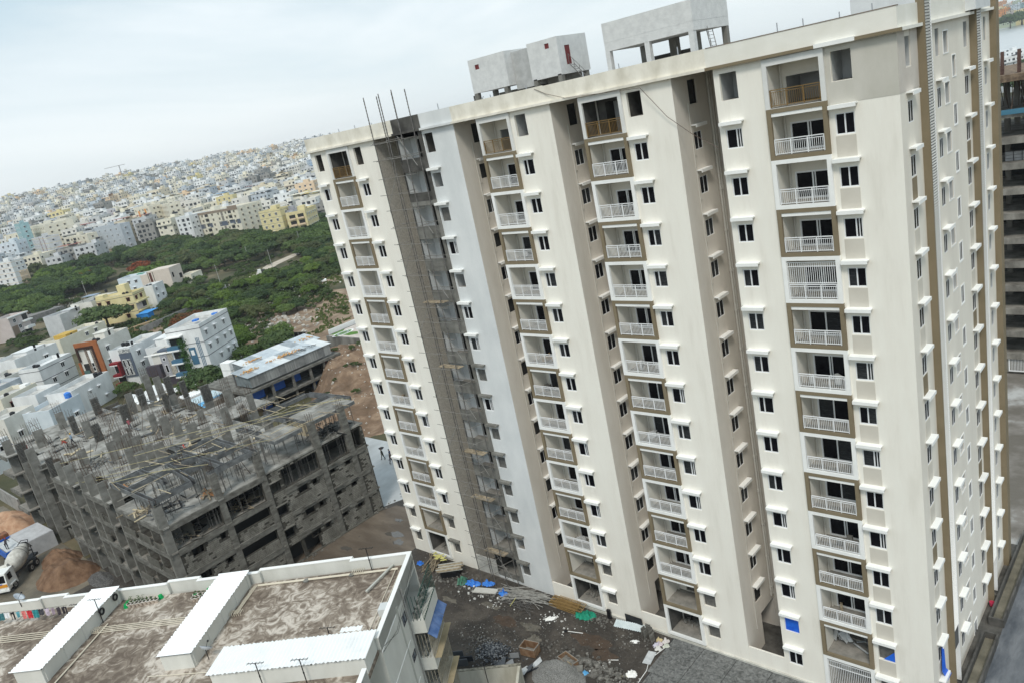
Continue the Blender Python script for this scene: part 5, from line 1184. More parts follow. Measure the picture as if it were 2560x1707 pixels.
rub(-43, 43, 3.2, 1.0, 16, .04, .1); rub(-38.5, 39.9, 1.8, .3, 16, .05, .16); rub(-50, 38.5, 2, 1, 12, .04, .1)
stuff(b.build('white_scraps', M('white_scrap', (.62, .62, .60), rough=.8)))
b = MB(); 
for i in range(1100):
    r = abs(yr.gauss(0, 1)); a = yr.random()*6.28; x = -47.2+1.15*r*math.cos(a)*1.25; y = 37.1+1.0*r*math.sin(a)
    s = yr.uniform(.06, .22); z = max(0, .55-.35*r)
    b.obox((x, y, z), s, s*.6, .03, yr.random()*3, yr.uniform(-.7, .7), yr.randrange(3))
stuff(b.build('broken_slate_heap', [M('slate_dark', (.03, .035, .045), rough=.5), M('slate_mid', (.09, .10, .115), rough=.5), M('slate_pale', (.25, .26, .27), rough=.5)]))
gv = heap('gravel_heap', 'pale grey gravel heap at the bottom edge beside the podium', 'gravel heap', -40.3, 37.7, 2.6, 1.9, .95, M('grey_gravel', (.17, .17, .16), (.50, .495, .48), 14, .95, c3=(.33, .325, .31), bump=1., bsc=40), 2.2)
def bars(name, lab, cat, x, y, n, L, sp, m, ang, th=.04, z=.0, spr=.15, grp=None, hz=.5):
    b = MB()
    for i in range(n):
        a = ang+yr.gauss(0, spr); l = L*yr.uniform(.5, 1); cx, cy = x+yr.gauss(0, sp), y+yr.gauss(0, sp*.35); zz = z+.04+hz*yr.random()**2
        cy = min(cy, 45.9-abs(math.sin(a))*l/2) if cy > 40 else cy
        dz = yr.uniform(-.1, .1); b.tube((cx-math.cos(a)*l/2, cy-math.sin(a)*l/2, zz), (cx+math.cos(a)*l/2, cy+math.sin(a)*l/2, max(.03, zz+dz)), th*yr.uniform(.6, 1), 5)
    return tag(b.build(name, m), lab, cat, grp)
bars('steel_tube_heap', 'long tangled heap of grey scaffold tubes at the foot of the white wall', 'tube heap', -50.2, 44.7, 120, 4.4, 1.0, steel_pale, R(15), .04, spr=.28)
bars('steel_tube_heap', 'thin dark rods poking out in front of the scaffold tube heap', 'rod heap', -49.8, 43.6, 26, 3.2, .9, steel, R(-12), .03, spr=.5, hz=.3)
bars('plank_heap', 'loose timbers and mesh dumped left of the tower door opening', 'timber heap', -63.6, 45.0, 26, 3.4, .5, wood_m, R(-55), .05, spr=.3)
t = thing('plank_stack', 'stack of weathered planks on a dark stand in front of the tower corner', 'plank stack', (-60.3, 44.4, 0), R(38))
for i in range(9):
    for j in range(2): b = MB(); b.obox((yr.uniform(-.2, .2), -.75+i*.17, .85+.07*j), 2.6, .15, .05, yr.uniform(-.02, .02)); b.build('plank', wood_m if (i+j) % 3 else M('grey_plank', (0, 0, 0)), t)
b = MB(); b.box(-1.0, 1.0, -.7, .6, 0, .8); b.build('stand', black_m, t)
b = MB()
for i in range(26): b.obox((-62.6+yr.gauss(0, .5), 45.1+yr.gauss(0, .2), 1.0+.15*yr.random()), .5, .12, .05, yr.random()*3)
tag(b.build('yellow_scraps', M('pale_yellow', (.62, .58, .22), rough=.8)), 'pale yellow scraps on a ledge under the open ground-floor bay', 'scraps')
def crumple(name, lab, cat, x, y, rx, ry, h, m, rot=0, n=12, grp=None):
    b = MB(); ph = yr.random()*9
    for i in range(n+1):
        for j in range(n+1):
            u, v = 2*i/n-1, 2*j/n-1; k = max(0, 1-(u*u+v*v)*.8)
            ns = noise.noise((u*3+ph, v*3, ph)); b.v.append((u*rx*(1+.35*ns), v*ry*(1-.35*ns), max(.02, h*k*(.7+ns*1.2)+.12*h*noise.noise((u*9, v*9, ph)))))
    for i in range(n):
        for j in range(n):
            if math.hypot(2*(i+.5)/n-1, 2*(j+.5)/n-1) < 1.08: a = i*(n+1)+j; b.f.append((a, a+n+1, a+n+2, a+1)); b.m.append(0)
    return tag(b.build(name, m, None, (x, y, .0), rot), lab, cat, grp)
crumple('blue_tarpaulin', 'crumpled bright blue tarpaulin, left one near the scaffold foot', 'tarpaulin', -56.7, 44.1, .95, .45, .45, blue_tarp, .2)
crumple('blue_tarpaulin', 'crumpled bright blue tarpaulin, middle one in front of the scaffold', 'tarpaulin', -55.1, 44.75, .7, .4, .5, blue_tarp, .4)
crumple('blue_tarpaulin', 'crumpled bright blue tarpaulin, right one beside the steel tube heap', 'tarpaulin', -52.5, 44.3, .55, .45, .45, blue_tarp)
crumple('blue_sheet_scrap', 'small blue plastic scrap at the foot of the block corner', 'plastic sheet', -65.2, 44.2, .4, .35, .35, blue_tarp)
crumple('green_netting', 'faded green netting heap left of the blue tarpaulins', 'netting', -58.0, 43.8, .5, .75, .6, M('faded_green_net', (.05, .16, .11), (.12, .27, .19), 4, .9), .2)
crumple('green_netting', 'bright emerald netting heap at the end of the golden grilles', 'netting', -42.8, 45.1, .95, .6, .55, green_net, .3)
crumple('white_sheet_scrap', 'white rag heap on the mud left of the golden grilles', 'rag', -45.6, 43.3, .6, .25, .25, white, .8)
crumple('sack', 'pair of empty white sacks dropped on the mud near the podium corner', 'sack', -36.8, 44.2, .4, .2, .2, white, .4)
crumple('white_sheet_scrap', 'crumpled white plastic sheet at the near podium edge', 'plastic sheet', -34.9, 40.7, .45, .4, .35, white, .4)
crumple('blue_sheet_scrap', 'sky blue plastic bag on the dark rubble by the gravel', 'plastic bag', -38.4, 39.0, .28, .25, .25, M('sky_blue_sheet', (0, 0, 0)))
crumple('yellow_bag', 'pale yellow bag on the ground by the podium edge', 'bag', -35.3, 40.2, .2, .16, .15, M('pale_yellow', (0, 0, 0)))
for i, (x, y, c, nm) in enumerate(((-34.9, 45.3, (.60, .50, .30), 'tan'), (-34.6, 44.9, (.62, .55, .58), 'pale pink'), (-34.3, 45.4, (.66, .62, .60), 'white striped'), (-34.4, 44.3, (.70, .69, .66), 'white'), (-33.95, 44.9, (.58, .60, .52), 'greyish green'), (-34.75, 44.6, (.60, .58, .66), 'lilac'))):
    crumple('sack', '%s filled sack in the heap at the podium corner' % nm, 'sack', x-.15, y, .28, .22, .32, M('sack_%d' % i, c, rough=.8), yr.random(), 8, 'sacks by the podium corner')
def boxthing(name, lab, cat, x, y, z, dx, dy, dz, rot, m, tilt=0): b = MB(); b.obox((0, 0, dz/2), dx, dy, dz, 0, tilt); return tag(b.build(name, m, None, (x, y, z), rot), lab, cat)
boxthing('pale_slab', 'pale flat concrete panel lying in front of the scaffold', 'panel', -54.5, 43.7, .05, 2.6, .75, .12, .32, M('pale_panel', (.50, .49, .45), (.62, .61, .57), 1, .9))
boxthing('white_board', 'pale board lying across the podium edge by the sacks', 'board', -34.6, 43.0, .08, .7, 1.5, .05, .2, M('pale_board', (0, 0, 0)))
boxthing('black_board', 'black board leaning against the tower base', 'board', -38.0, 46.0, .0, 1.75, .06, 1.0, 0, black_m)
boxthing('black_board', 'narrow black piece upright beside the drain at the wall', 'board', -40.6, 45.85, .0, .35, .2, .95, .2, black_m)
o = corr(0, 2.9, 0, .75, .1, 'x', 'corrugated_sheet', M('light_zinc_sheet', (.55, .62, .64), (.70, .76, .77), 1, .4), None, .03, .14); o.location = (-39.6, 45.0, .02); o.rotation_euler = (R(18), 0, R(9)); tag(o, 'pale corrugated sheet lying in front of the black board', 'metal sheet')
for i, (x, y, rz) in enumerate(((-36.3, 45.9, 0), (-36.0, 45.7, .1), (-36.5, 45.4, 1.5), (-36.1, 45.2, 1.5), (-35.6, 45.3, 1.4), (-35.3, 45.0, 1.6))):
    b = MB(); b.obox((0, 0, .42), .5, .09, .85, 0); b.obox((0, .06, .42), .04, .04, .85, 0); b.obox((.15, .06, .42), .04, .04, .85); b.obox((-.15, .06, .42), .04, .04, .85)
    tag(b.build('ribbed_slab', con, None, (x-.1, y-.1, 0), rz), 'grey ribbed slab, number %s in the group stood against the low wall' % names[i], 'slab', 'ribbed slabs by the wall')
# golden grille stack
g = thing('grille_stack', 'stack of golden-brown metal grilles leaning on the low wall of the tower', 'grille stack', (-45.5, 45.55, .12), R(1))
gold = M('golden_brown_grille', (.27, .17, .06), (.38, .25, .10), 2, .5)
def gmesh():
    b = MB(); 
    for i in range(19): b.box(-1.55+i*.172, -1.53+i*.172, -.5, .5, 0, .02)
    for y in (-.5, -.17, .17, .5): b.box(-1.56, 1.57, y-.02, y+.02, -.01, .03)
    for x in (-1.55, -.5, .55, 1.56): b.box(x-.02, x+.02, -.5, .5, -.01, .035)
    return b.mesh('grille', gold)
for i in range(5):
    o = put('grille', cached('gold', gmesh), g, (.05*i if i < 4 else .9, -.22-.02*i, .14*i), R(yr.uniform(-3, 3))); o.rotation_euler.x = R(12)
# open skips
def skip(x, y, rz, L, W, H, lab):
    t = thing('waste_skip', lab, 'skip', (x, y, 0), rz); rm = M('rusty_panel', (.16, .085, .045), (.28, .19, .12), 2, .8)
    for (a, c, d, e) in ((-L/2, L/2, -W/2, -W/2+.05), (-L/2, L/2, W/2-.05, W/2), (-L/2, -L/2+.05, -W/2+.05, W/2-.05), (L/2-.05, L/2, -W/2+.05, W/2-.05)):
        b = MB(); b.box(a, c, d, e, .05, H); b.build('side_panel', rm, t)
    b = MB(); b.ring; b.box(-L/2-.03, L/2+.03, -W/2-.03, -W/2, H-.06, H+.02); b.box(-L/2-.03, L/2+.03, W/2, W/2+.03, H-.06, H+.02); b.box(-L/2-.03, -L/2, -W/2, W/2, H-.06, H+.02); b.box(L/2, L/2+.03, -W/2, W/2, H-.06, H+.02); b.build('rim', steel_pale, t)
    b = MB(); b.box(-L/2+.06, L/2-.06, -W/2+.06, W/2-.06, .05, .2); b.build('floor', rawcon, t)
skip(-44.25, 38.75, R(10), 1.5, 1.0, .9, 'rusty open-topped skip standing on the mud near the slate heap')
skip(-40.4, 39.3, R(-14), 1.7, .9, .55, 'low rusty open skip behind the gravel heap')
boxthing('timber_door', 'small brown door panel leaning on the low skip', 'door panel', -39.75, 38.75, 0, .5, .08, .8, R(-10), wood_m)
boxthing('manhole_cover', 'square pale concrete cover lying beside the gravel', 'cover', -39.1, 39.0, .15, .75, .75, .1, .6, rawcon)
# tile and slab pieces by the boundary wall
for i, (x, y, dx, dy, dz, rz, tl, m, nm) in enumerate(((-49.9, 35.0, 1.3, .08, .8, .62, .0, 'slate_mid', 'blue-grey slab leaning upright at the left'), (-49.3, 34.7, 2.6, .12, .5, .6, 0, 'slate_dark', 'long black granite slab lying on edge'), (-48.6, 34.3, 1.3, .1, .7, .62, 0, 'slate_mid', 'ribbed dark slab in front of the long one'), (-46.0, 36.2, 1.6, 1.0, .06, .6, .3, 'slate_mid', 'flat grey slab with a blue scrap on it'), (-45.0, 36.6, 1.0, .6, .06, .9, .3, 'slate_pale', 'framed glass panel lying tilted'), (-44.9, 37.4, .8, .05, .5, .6, 0, 'slate_pale', 'small framed window propped by the skip'), (-43.4, 37.0, 1.1, .6, .05, -.3, .35, 'pale_board', 'white board piece nearest the wall end'), (-42.8, 37.9, 1.0, .6, .05, 1.0, .5, 'pale_board', 'white board sheet standing tilted behind'), (-42.9, 36.9, .9, .8, .05, .4, .6, 'slate_mid', 'square grey slab tilted over the heap'), (-42.0, 38.1, 2.3, .2, .08, .8, .1, 'white_scrap', 'long white plank lying diagonally'), (-42.4, 37.3, 2.2, .12, .08, .8, .1, 'slate_dark', 'dark strip lying diagonally below the white plank'), (-43.2, 36.3, 1.0, .7, .06, .2, .2, 'pale_board', 'pale slab lowest in the pile'), (-41.2, 38.6, 1.2, .5, .04, .7, .1, 'pale_blue_sheet', 'pale blue sheet beside the long plank'))):
    boxthing('slab_piece', nm+' in the waste pile by the boundary wall', 'slab', x, y, .05+.12*(i % 3), dx, dy, dz, rz, MATS[m], tl)
b = MB(); 
t = thing('boundary_wall', 'cream rendered boundary wall with stained top at the bottom edge', 'wall', (-41.9, 35.25, 0), R(36))
b.box(-6.6, 0, -.0, .22, 0, 2.3); b.build('wall', M('stained_cream_wall', (.42, .40, .33), (.58, .56, .49), .8, .9, st=(1, 1, .3), bump=.2, bsc=4), t)
b = MB(); b.box(-6.6, .02, -.03, .25, 2.301, 2.34); b.build('mossy_coping', M('mossy', (.10, .095, .07), (.35, .33, .28), 3, .95), t)
b = MB(); b.box(-.22, 0, -3, -.001, 0, 2.28); b.build('wall_return', M('stained_cream_wall', (0, 0, 0)), t)
b = MB(); b.tube((-3.0, -.06, 0), (-3.0, -.06, 3.0), .03, 5); b.build('rod', black_m, t)
# rope line and stray sticks
b = MB(); b.path([(-34.1, 44.6, .1), (-34.5, 42.8, .08), (-34.0, 41.6, .1), (-33.9, 40.3, .08), (-33.4, 38.5, .1)], .03, 4); tag(b.build('rope', white), 'thin white rope along the edge of the grey podium', 'rope')
for i, (p, q, nm) in enumerate((((-43.0, 42.6, .05), (-41.6, 43.0, .05), 'long-handled shovel lying on the open mud'), ((-37.7, 40.5, .1), (-36.9, 39.9, .15), 'short white stick by the near rubble'), ((-37.6, 41.2, .05), (-36.8, 41.6, .05), 'thin white strip on the mud near the podium'), ((-50.5, 43.0, .05), (-49.9, 43.4, .9), 'yellow pole end leaning in the tube heap'))):
    b = MB(); b.tube(p, q, .03, 5); 
    if i == 0: b.obox((-43.2, 42.5, .08), .3, .22, .05, .3, 0, 1)
    tag(b.build('stick', [white if i != 3 else M('pale_yellow', (0, 0, 0)), black_m]), nm, 'stick')
# planters beside the tower
for (y0, y1, lab) in ((40, 56.8, 'empty grey concrete planter trough along the near part of the side wall'), (58.5, 72, 'empty grey concrete planter trough along the far part of the side wall')):
    t = thing('planter_trough', lab, 'planter', (0, 0, 0)); x0, x1 = -13.0, -11.95
    b = MB(); b.box(x0, x0+.14, y0, y1, 0, .75); b.box(x1-.14, x1, y0, y1, 0, .75); b.box(x0+.14, x1-.14, y0, y0+.14, 0, .75); b.box(x0+.14, x1-.14, y1-.14, y1, 0, .75); b.build('trough_wall', darkcon, t)
    b = MB(); b.box(x0+.15, x1-.15, y0+.15, y1-.15, 0, .2); b.build('wet_bottom', M('wet_bottom', (.13, .12, .09), (.24, .22, .17), .8, .5), t)
crumple('rag_heap', 'heap of cloths with a red bucket by the side doorway', 'rags', -13.3, 62.0, .3, .6, .4, stone_m)
b = MB(); b.lathe([(0, 0), (.16, 0), (.2, .35), (.17, .35), (.14, .04)], 10); tag(b.build('bucket', M('pink_red', (.60, .05, .12), rough=.5), None, (-13.25, 60.9, .1)), 'pink-red bucket beside the side doorway of the tower', 'bucket')
b = MB(); b.q(((XS+.1, 47.9, 5.4), (XS+.12, 48.4, 5.3), (XS+.2, 48.3, 3.5), (XS+.15, 47.6, 3.7))); b.q(((XS+.2, 48.3, 3.5), (XS+.35, 49.0, 2.6), (XS+.3, 48.2, 2.5), (XS+.15, 47.6, 3.7))); tag(b.build('hanging_blue_sheet', bluefilm), 'blue sheet hanging out of a low window on the side wall', 'sheet')
# ================================================================== houses in the middle distance
hw = {'white': M('house_white', (.66, .67, .67), (.80, .81, .81), .5, .85, st=(1, 1, .4)), 'cream': M('house_cream', (.69, .65, .53), (.77, .73, .62), .5, .85), 'yellow': M('house_yellow', (.66, .57, .30), (.74, .65, .38), .5, .85),
      'bluegrey': M('house_blue_grey', (.42, .46, .50), (.52, .56, .60), .5, .85), 'grey': M('house_grey', (.30, .30, .33), (.42, .42, .45), .5, .85), 'pink': M('house_pink_grey', (.50, .44, .42), (.58, .52, .50), .5, .85),
      'peach': M('house_peach', (.70, .53, .36), (.76, .60, .43), .5, .85), 'ltgrey': M('house_light_grey', (.50, .51, .52), (.60, .61, .62), .5, .85), 'teal': M('house_teal', (.26, .42, .45), (.36, .52, .55), .5, .85), 'ltgreen': M('house_pale_green', (.48, .55, .42), rough=.85),
      'offwhite': M('house_off_white', (.62, .60, .55), (.74, .72, .67), .5, .85), 'beige': M('house_beige', (.60, .53, .41), (.68, .61, .48), .5, .85), 'concrete': M('house_concrete', (.24, .235, .22), (.36, .35, .33), .6, .9), 'orange': M('house_orange', (.70, .30, .08), rough=.8),
      'ltblue': M('house_pale_blue', (.58, .65, .70), (.66, .72, .77), .5, .85)}
roofc = M('house_roof_screed', (.34, .335, .32), (.62, .61, .58), .6, .9, det=8)
tankb = M('tank_black', (.015, .015, .018), rough=.45)
redwin = M('maroon_shutter', (.12, .02, .02), rough=.6)
band_m = M('grey_band', (.10, .10, .11), rough=.8)
def tank(parent, x, y, z, r=.55, h=1.15, m=tankb):
    def f():
        b = MB(); b.lathe([(r, 0), (r, h*.22), (r*.94, h*.25), (r, h*.28), (r, h*.5), (r*.94, h*.53), (r, h*.56), (r, h*.8), (r*.5, h*.95), (r*.3, h), (0, h)], 12); return b.mesh('water_tank', m)
    return put('water_tank', cached(('tank', r, h, m.name), f), parent, (x, y, z))
def hwin(parent, ax, n, a, z, w, h, shade=True, dark=None, fm=None, off=0.):
    """ax 'f': front face (y=0, facing -y), 'r': right face (x=0, facing +x); a = distance along"""
    def fr():
        b = MB(); b.ring(0, w, 0, h, .09, -.05, .10); b.box(w/2-.04, w/2+.04, -.02, .08, .09, h-.09)
        if shade: b.box(-.2, w+.2, -.5, -.0, h+.12, h+.22)
        return b.mesh('window', fm or frame_w)
    rz = 0 if ax == 'f' else R(90)
    loc = (a, -off, z) if ax == 'f' else (off, a, z)
    f = put('window', cached(('hw', w, h, shade, fm.name if fm else ''), fr), parent, loc, rz)
    put('pane', cached(('hp', w, h, (dark or pane).name), lambda: MB().box(.08, w-.08, .06, .09, .08, h-.08).mesh('pane', dark or pane)), f)
def house(lab, N, wl, wr, yaw, h, wall_m, fl=3, fw=(), rw=(), z0=0, head=None, tanks=(), par=.9, bands=True, wm=None, wsz=(1.3, 1.25), fm=None, dark=None, cat='house', extra=None, group=None):
    t = thing('house', lab, cat, (N[0], N[1], z0), R(yaw), group)
    hf = (h-par)/fl; zr = h-par; w, hh = wsz; m = hw[wall_m]
    b = MB(); hf_ = []; hr_ = []
    for (a, k) in fw: hf_.append((-a-w, -a, hf*k+1.0, hf*k+1.0+hh, .12))
    for (a, k) in rw: hr_.append((a, a+w, hf*k+1.0, hf*k+1.0+hh, .12))
    wall(b, (0, 0), (1, 0), (0, -1), -wl, 0, -2, h, hf_, .12); wall(b, (0, 0), (0, 1), (1, 0), 0, wr, -2, h, hr_, .12)
    b.q(((-wl, wr, -2), (-wl, wr, h), (0, wr, h), (0, wr, -2))); b.q(((-wl, 0, -2), (-wl, 0, h), (-wl, wr, h), (-wl, wr, -2)))
    b.build('wall', m, t)
    b = MB(); e = .18
    b.box(-wl+e, -e, e, wr-e, zr-.1, zr, 1)
    for (x0, x1, y0, y1) in ((-wl+.002, -.002, .002, e), (-wl+.002, -.002, wr-e, wr-.002), (-wl+.002, -wl+e, e, wr-e), (-e, -.002, e, wr-e)): b.box(x0, x1, y0, y1, zr-.1, h+.003, 0)
    b.build('roof', [m, roofc], t)
    for (a, k) in fw: hwin(t, 'f', 0, -a-w, hf*k+1.0, w, hh, True, dark, fm)
    for (a, k) in rw: hwin(t, 'r', 0, a, hf*k+1.0, w, hh, True, dark, fm)
    if bands:
        b = MB()
        for k in range(1, fl+1): b.box(-wl-.04, .04, -.05, -.003, hf*k-.06, hf*k+.06); b.box(.003, .05, -.003, wr+.04, hf*k-.06, hf*k+.06)
        b.build('floor_band', band_m if wall_m in ('white', 'yellow') else m, t)
    if head:
        x0, x1, y0, y1, hz = head; b = MB(); b.box(x0, x1, y0, y1, zr, zr+hz); b.box(x0-.25, x1+.25, y0-.25, y1+.25, zr+hz, zr+hz+.12); b.build('stair_head_room', m, t)
        b = MB(); b.box(x1, x1+.04, (y0+y1)/2-.4, (y0+y1)/2+.4, zr+.1, zr+2.0); b.build('roof_door', pane, t)
    for (x, y, zz) in tanks: tank(t, x, y, zr+zz)
    if extra: extra(t, hf, zr)
    return t
def fbox(t, name, m, *bx):
    b = MB()
    for q in bx: b.box(*q)
    return b.build(name, m, t)
stone_dark = M('cladding_stone_brown', (.10, .075, .06), (.36, .30, .25), 4, .9, lo=.42, hi=.58, bump=.3, bsc=8)
stone_grey = M('cladding_stone_grey', (.18, .19, .20), (.58, .58, .56), 3, .9, lo=.42, hi=.58, bump=.3, bsc=8)
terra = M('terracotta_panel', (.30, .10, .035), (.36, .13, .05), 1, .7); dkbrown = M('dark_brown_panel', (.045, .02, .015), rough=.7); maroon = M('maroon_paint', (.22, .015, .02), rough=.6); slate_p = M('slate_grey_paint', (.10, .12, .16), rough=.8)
def ex_brown(t, hf, zr):
    fbox(t, 'terracotta_frame', terra, (-6.6, 0, -.45, -.05, 10.4, 11.5), (-1.3, .05, -.45, -.05, 0, 10.4), (-7.2, -6.55, -.3, -.05, 3.2, 6.4))
    fbox(t, 'brown_frame', dkbrown, (-6.55, -1.35, -.5, -.1, 9.8, 10.35), (-1.9, -1.35, -.5, -.1, 3.2, 9.8), (-6.55, -1.9, -.5, -.1, 2.9, 3.3), (-6.55, -6.1, -.5, -.1, 6.6, 9.8))
    fbox(t, 'stone_cladding', stone_dark, (-4.4, -1.95, -.15, -.01, 3.3, 9.75))
    fbox(t, 'white_strip', white, (-3.5, -2.75, -.25, -.16, 3.6, 9.3)); fbox(t, 'strip_window', pane, (-3.4, -2.85, -.29, -.255, 3.9, 4.8), (-3.4, -2.85, -.29, -.255, 5.0, 5.9))
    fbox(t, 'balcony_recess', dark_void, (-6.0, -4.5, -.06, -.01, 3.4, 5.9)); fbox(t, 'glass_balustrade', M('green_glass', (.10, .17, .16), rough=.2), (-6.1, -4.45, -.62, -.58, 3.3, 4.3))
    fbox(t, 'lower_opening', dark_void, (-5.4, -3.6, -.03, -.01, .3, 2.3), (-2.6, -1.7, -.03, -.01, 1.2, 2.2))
house('cream and terracotta villa with dark brown framed stone panel behind the unfinished deck', (-210.1, 66.4), 6.6, 12.5, 33, 11.0, 'offwhite', 3, (), [(2.2, 2), (1.5, 1)], tanks=[(-2, 3, .1), (-3.3, 3.3, .1)], extra=ex_brown, bands=False, head=(-6, -3, 7, 11, 1.6))
def ex_grey(t, hf, zr):
    fbox(t, 'slate_panel', slate_p, (-3.3, .05, -.22, -.01, 2.4, 8.4)); fbox(t, 'stone_cladding', stone_grey, (-3.0, -.6, -.34, -.225, 2.8, 7.0), (-3.2, .0, -.2, -.01, 8.5, 9.4))
    for x in (-2.6, -1.4):
        for z in (3.1, 5.2): fbox(t, 'slit_window', frame_w, (x-.06, x+.46, -.42, -.345, z-.06, z+1.66)); fbox(t, 'slit_pane', pane, (x, x+.4, -.45, -.421, z, z+1.6))
    fbox(t, 'red_balcony', maroon, (-5.9, -3.3, -1.5, -.01, 3.2, 3.75), (-5.9, -3.3, -1.5, -.01, 6.2, 6.7), (-3.65, -3.3, -1.5, -.02, 3.75, 6.2), (-5.9, -3.5, -1.5, -.01, .5, 1.4))
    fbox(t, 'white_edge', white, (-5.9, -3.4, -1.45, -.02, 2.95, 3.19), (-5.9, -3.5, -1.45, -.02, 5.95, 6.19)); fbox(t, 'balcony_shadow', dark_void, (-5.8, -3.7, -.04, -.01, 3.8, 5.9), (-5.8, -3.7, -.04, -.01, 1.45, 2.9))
house('white villa with slate grey front, stone cladding and bright maroon balconies beside the terracotta villa', (-195.7, 68.2), 6.0, 13.0, 31, 9.5, 'white', 3, (), [(2.0, 2), (2.2, 1)], tanks=[(-1.6, 1.8, .9), (-2.9, 2.0, .9)], extra=ex_grey, bands=False, head=(-3.4, -.4, .4, 3.4, 1.0))
house('white house with sloping terrace roofs behind the stone-clad one', (-188.5, 75.5), 7.5, 11, 35, 8.2, 'white', 2, [(1.2, 1)], [(1.5, 1), (4.5, 1)], bands=False, head=(-7, -4, 4, 9, 1.8))
def ex_stone(t, hf, zr):
    fbox(t, 'purple_panel', M('purple_grey_panel', (.07, .06, .075), rough=.8), (-6.8, -3.2, -1.2, -.05, 2.2, 5.4), (-4.4, .02, -.1, -.01, -.5, 2.0)); fbox(t, 'grey_panel', hw['grey'], (-3.1, -1.3, -.16, -.01, 2.2, 7.6))
    fbox(t, 'stone_cladding', M('beige_stone_cladding', (.28, .26, .22), (.48, .45, .39), 3, .9, lo=.42, hi=.58), (-1.29, .06, -.12, -.01, 2.2, 8)); fbox(t, 'tall_window', frame_w, (-2.5, -1.75, -.22, -.165, 3.0, 5.0), (-2.6, -1.8, -.22, -.165, 5.9, 6.8)); fbox(t, 'tall_pane', pane, (-2.38, -1.87, -.25, -.222, 3.12, 4.88), (-2.46, -1.94, -.25, -.222, 6.04, 6.66))
    fbox(t, 'white_ledge', white, (-6.9, .1, -.4, .0, 7.65, 7.85), (-3.3, .1, -.4, .0, 2.0, 2.15)); fbox(t, 'roof_box', slate_p, (-3.6, -.3, .2, 2.2, zr+.1, zr+1.4))
house('small dark grey villa with beige stone corner behind the deck', (-182.6, 72.2), 5.2, 7.5, 35, 8.0, 'offwhite', 2, (), (), extra=ex_stone, bands=False)
tealb = M('steel_blue_paint', (.06, .15, .24), rough=.7)
ivy = leafmat('ivy_leaf', [(.03, .08, .02), (.09, .19, .05)])
def ex_w5(t, hf, zr):
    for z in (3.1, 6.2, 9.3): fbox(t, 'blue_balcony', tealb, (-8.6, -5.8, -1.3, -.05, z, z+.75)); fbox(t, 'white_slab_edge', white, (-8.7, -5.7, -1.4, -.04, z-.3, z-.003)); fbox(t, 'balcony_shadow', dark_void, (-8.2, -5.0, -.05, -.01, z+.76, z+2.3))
    fbox(t, 'blue_panel', tealb, (-4.2, -2.6, -.12, -.01, 5.0, 9.0), (-1.9, -1.75, -.06, -.01, 3.5, 11.0), (-1.55, -1.4, -.06, -.01, 3.5, 11.0), (-1.2, -1.05, -.06, -.01, 3.5, 11.0))
    fbox(t, 'white_trim', frame_w, (-3.8, -3.0, -.18, -.125, 7.2, 8.4)); fbox(t, 'roof_canopy', white, (-8.8, -4.6, -1.5, 3, 12.0, 12.2)); fbox(t, 'blue_roof_sheet', blue_tarp, (-4.5, -3.3, 5, 6.2, zr+.6, zr+1.0), (-2, -.8, 9.5, 10.5, zr+.5, zr+.9))
    b = MB()
    for i in range(900):
        x = random.gauss(-5.3, .55)+.0; z = random.uniform(1.5, 11.5); y = random.uniform(-.7, -.1)+(-.6 if random.random() < .25 else 0); s = .14
        c = Vector((x, y, z)); d = Vector((random.uniform(-1, 1), random.uniform(-1, .2), random.uniform(-1, 1))).normalized()*s; e = d.cross(Vector((0, 1, 0.3))).normalized()*s
        b.q((c-d, c-e, c+d, c+e))
    stuff(b.build('climbing_plant', ivy, t))
house('tall white five-storey house with steel blue balconies, climbing plant and dark floor lines', (-170.4, 75.1), 8.6, 13.5, 34, 14.0, 'white', 4, (), [(1.5, 3), (5.5, 3), (9.8, 3), (1.5, 2), (4.8, 2), (8.5, 2), (11.5, 2), (4.8, 1), (8.3, 1), (11.3, 1), (4.8, 0), (8.3, 0)], wsz=(1.0, 1.2), extra=ex_w5)
def ex_yel(t, hf, zr):
    fbox(t, 'pink_panel', hw['pink'], (.01, .12, .1, 6.5, 3.1, 5.8)); fbox(t, 'yellow_slab', hw['yellow'], (.02, 1.3, -.2, 7.5, 5.8, 6.3), (.02, 1.2, 0, 8, 2.6, 3.0)); fbox(t, 'dark_balcony', dark_void, (.13, .2, 3.8, 6.4, 3.5, 5.5)); fbox(t, 'stair_tower', hw['yellow'], (-8.5, -5.2, 5.0, 8.2, zr, zr+3.8))
    fbox(t, 'pergola', hw['yellow'], (-14.6, -11.5, .2, 3, zr+.3, zr+1.9))
house('yellow three-storey house with maroon windows and dark grid lines', (-294.5, 110.0), 14.7, 8.0, 37, 9.8, 'yellow', 3, [(1.6, 2), (1.0, 1), (9.5, 2), (9.3, 1), (13.0, 2), (13.0, 1), (3.5, 0)], [(1.0, 2), (4.2, 2), (2.0, 1)], wsz=(1.35, 1.3), fm=redwin, dark=M('maroon_pane', (.05, .02, .02), rough=.3), tanks=[(-5.4, 3.4, .05), (-4.2, 3.7, .05)], extra=ex_yel)
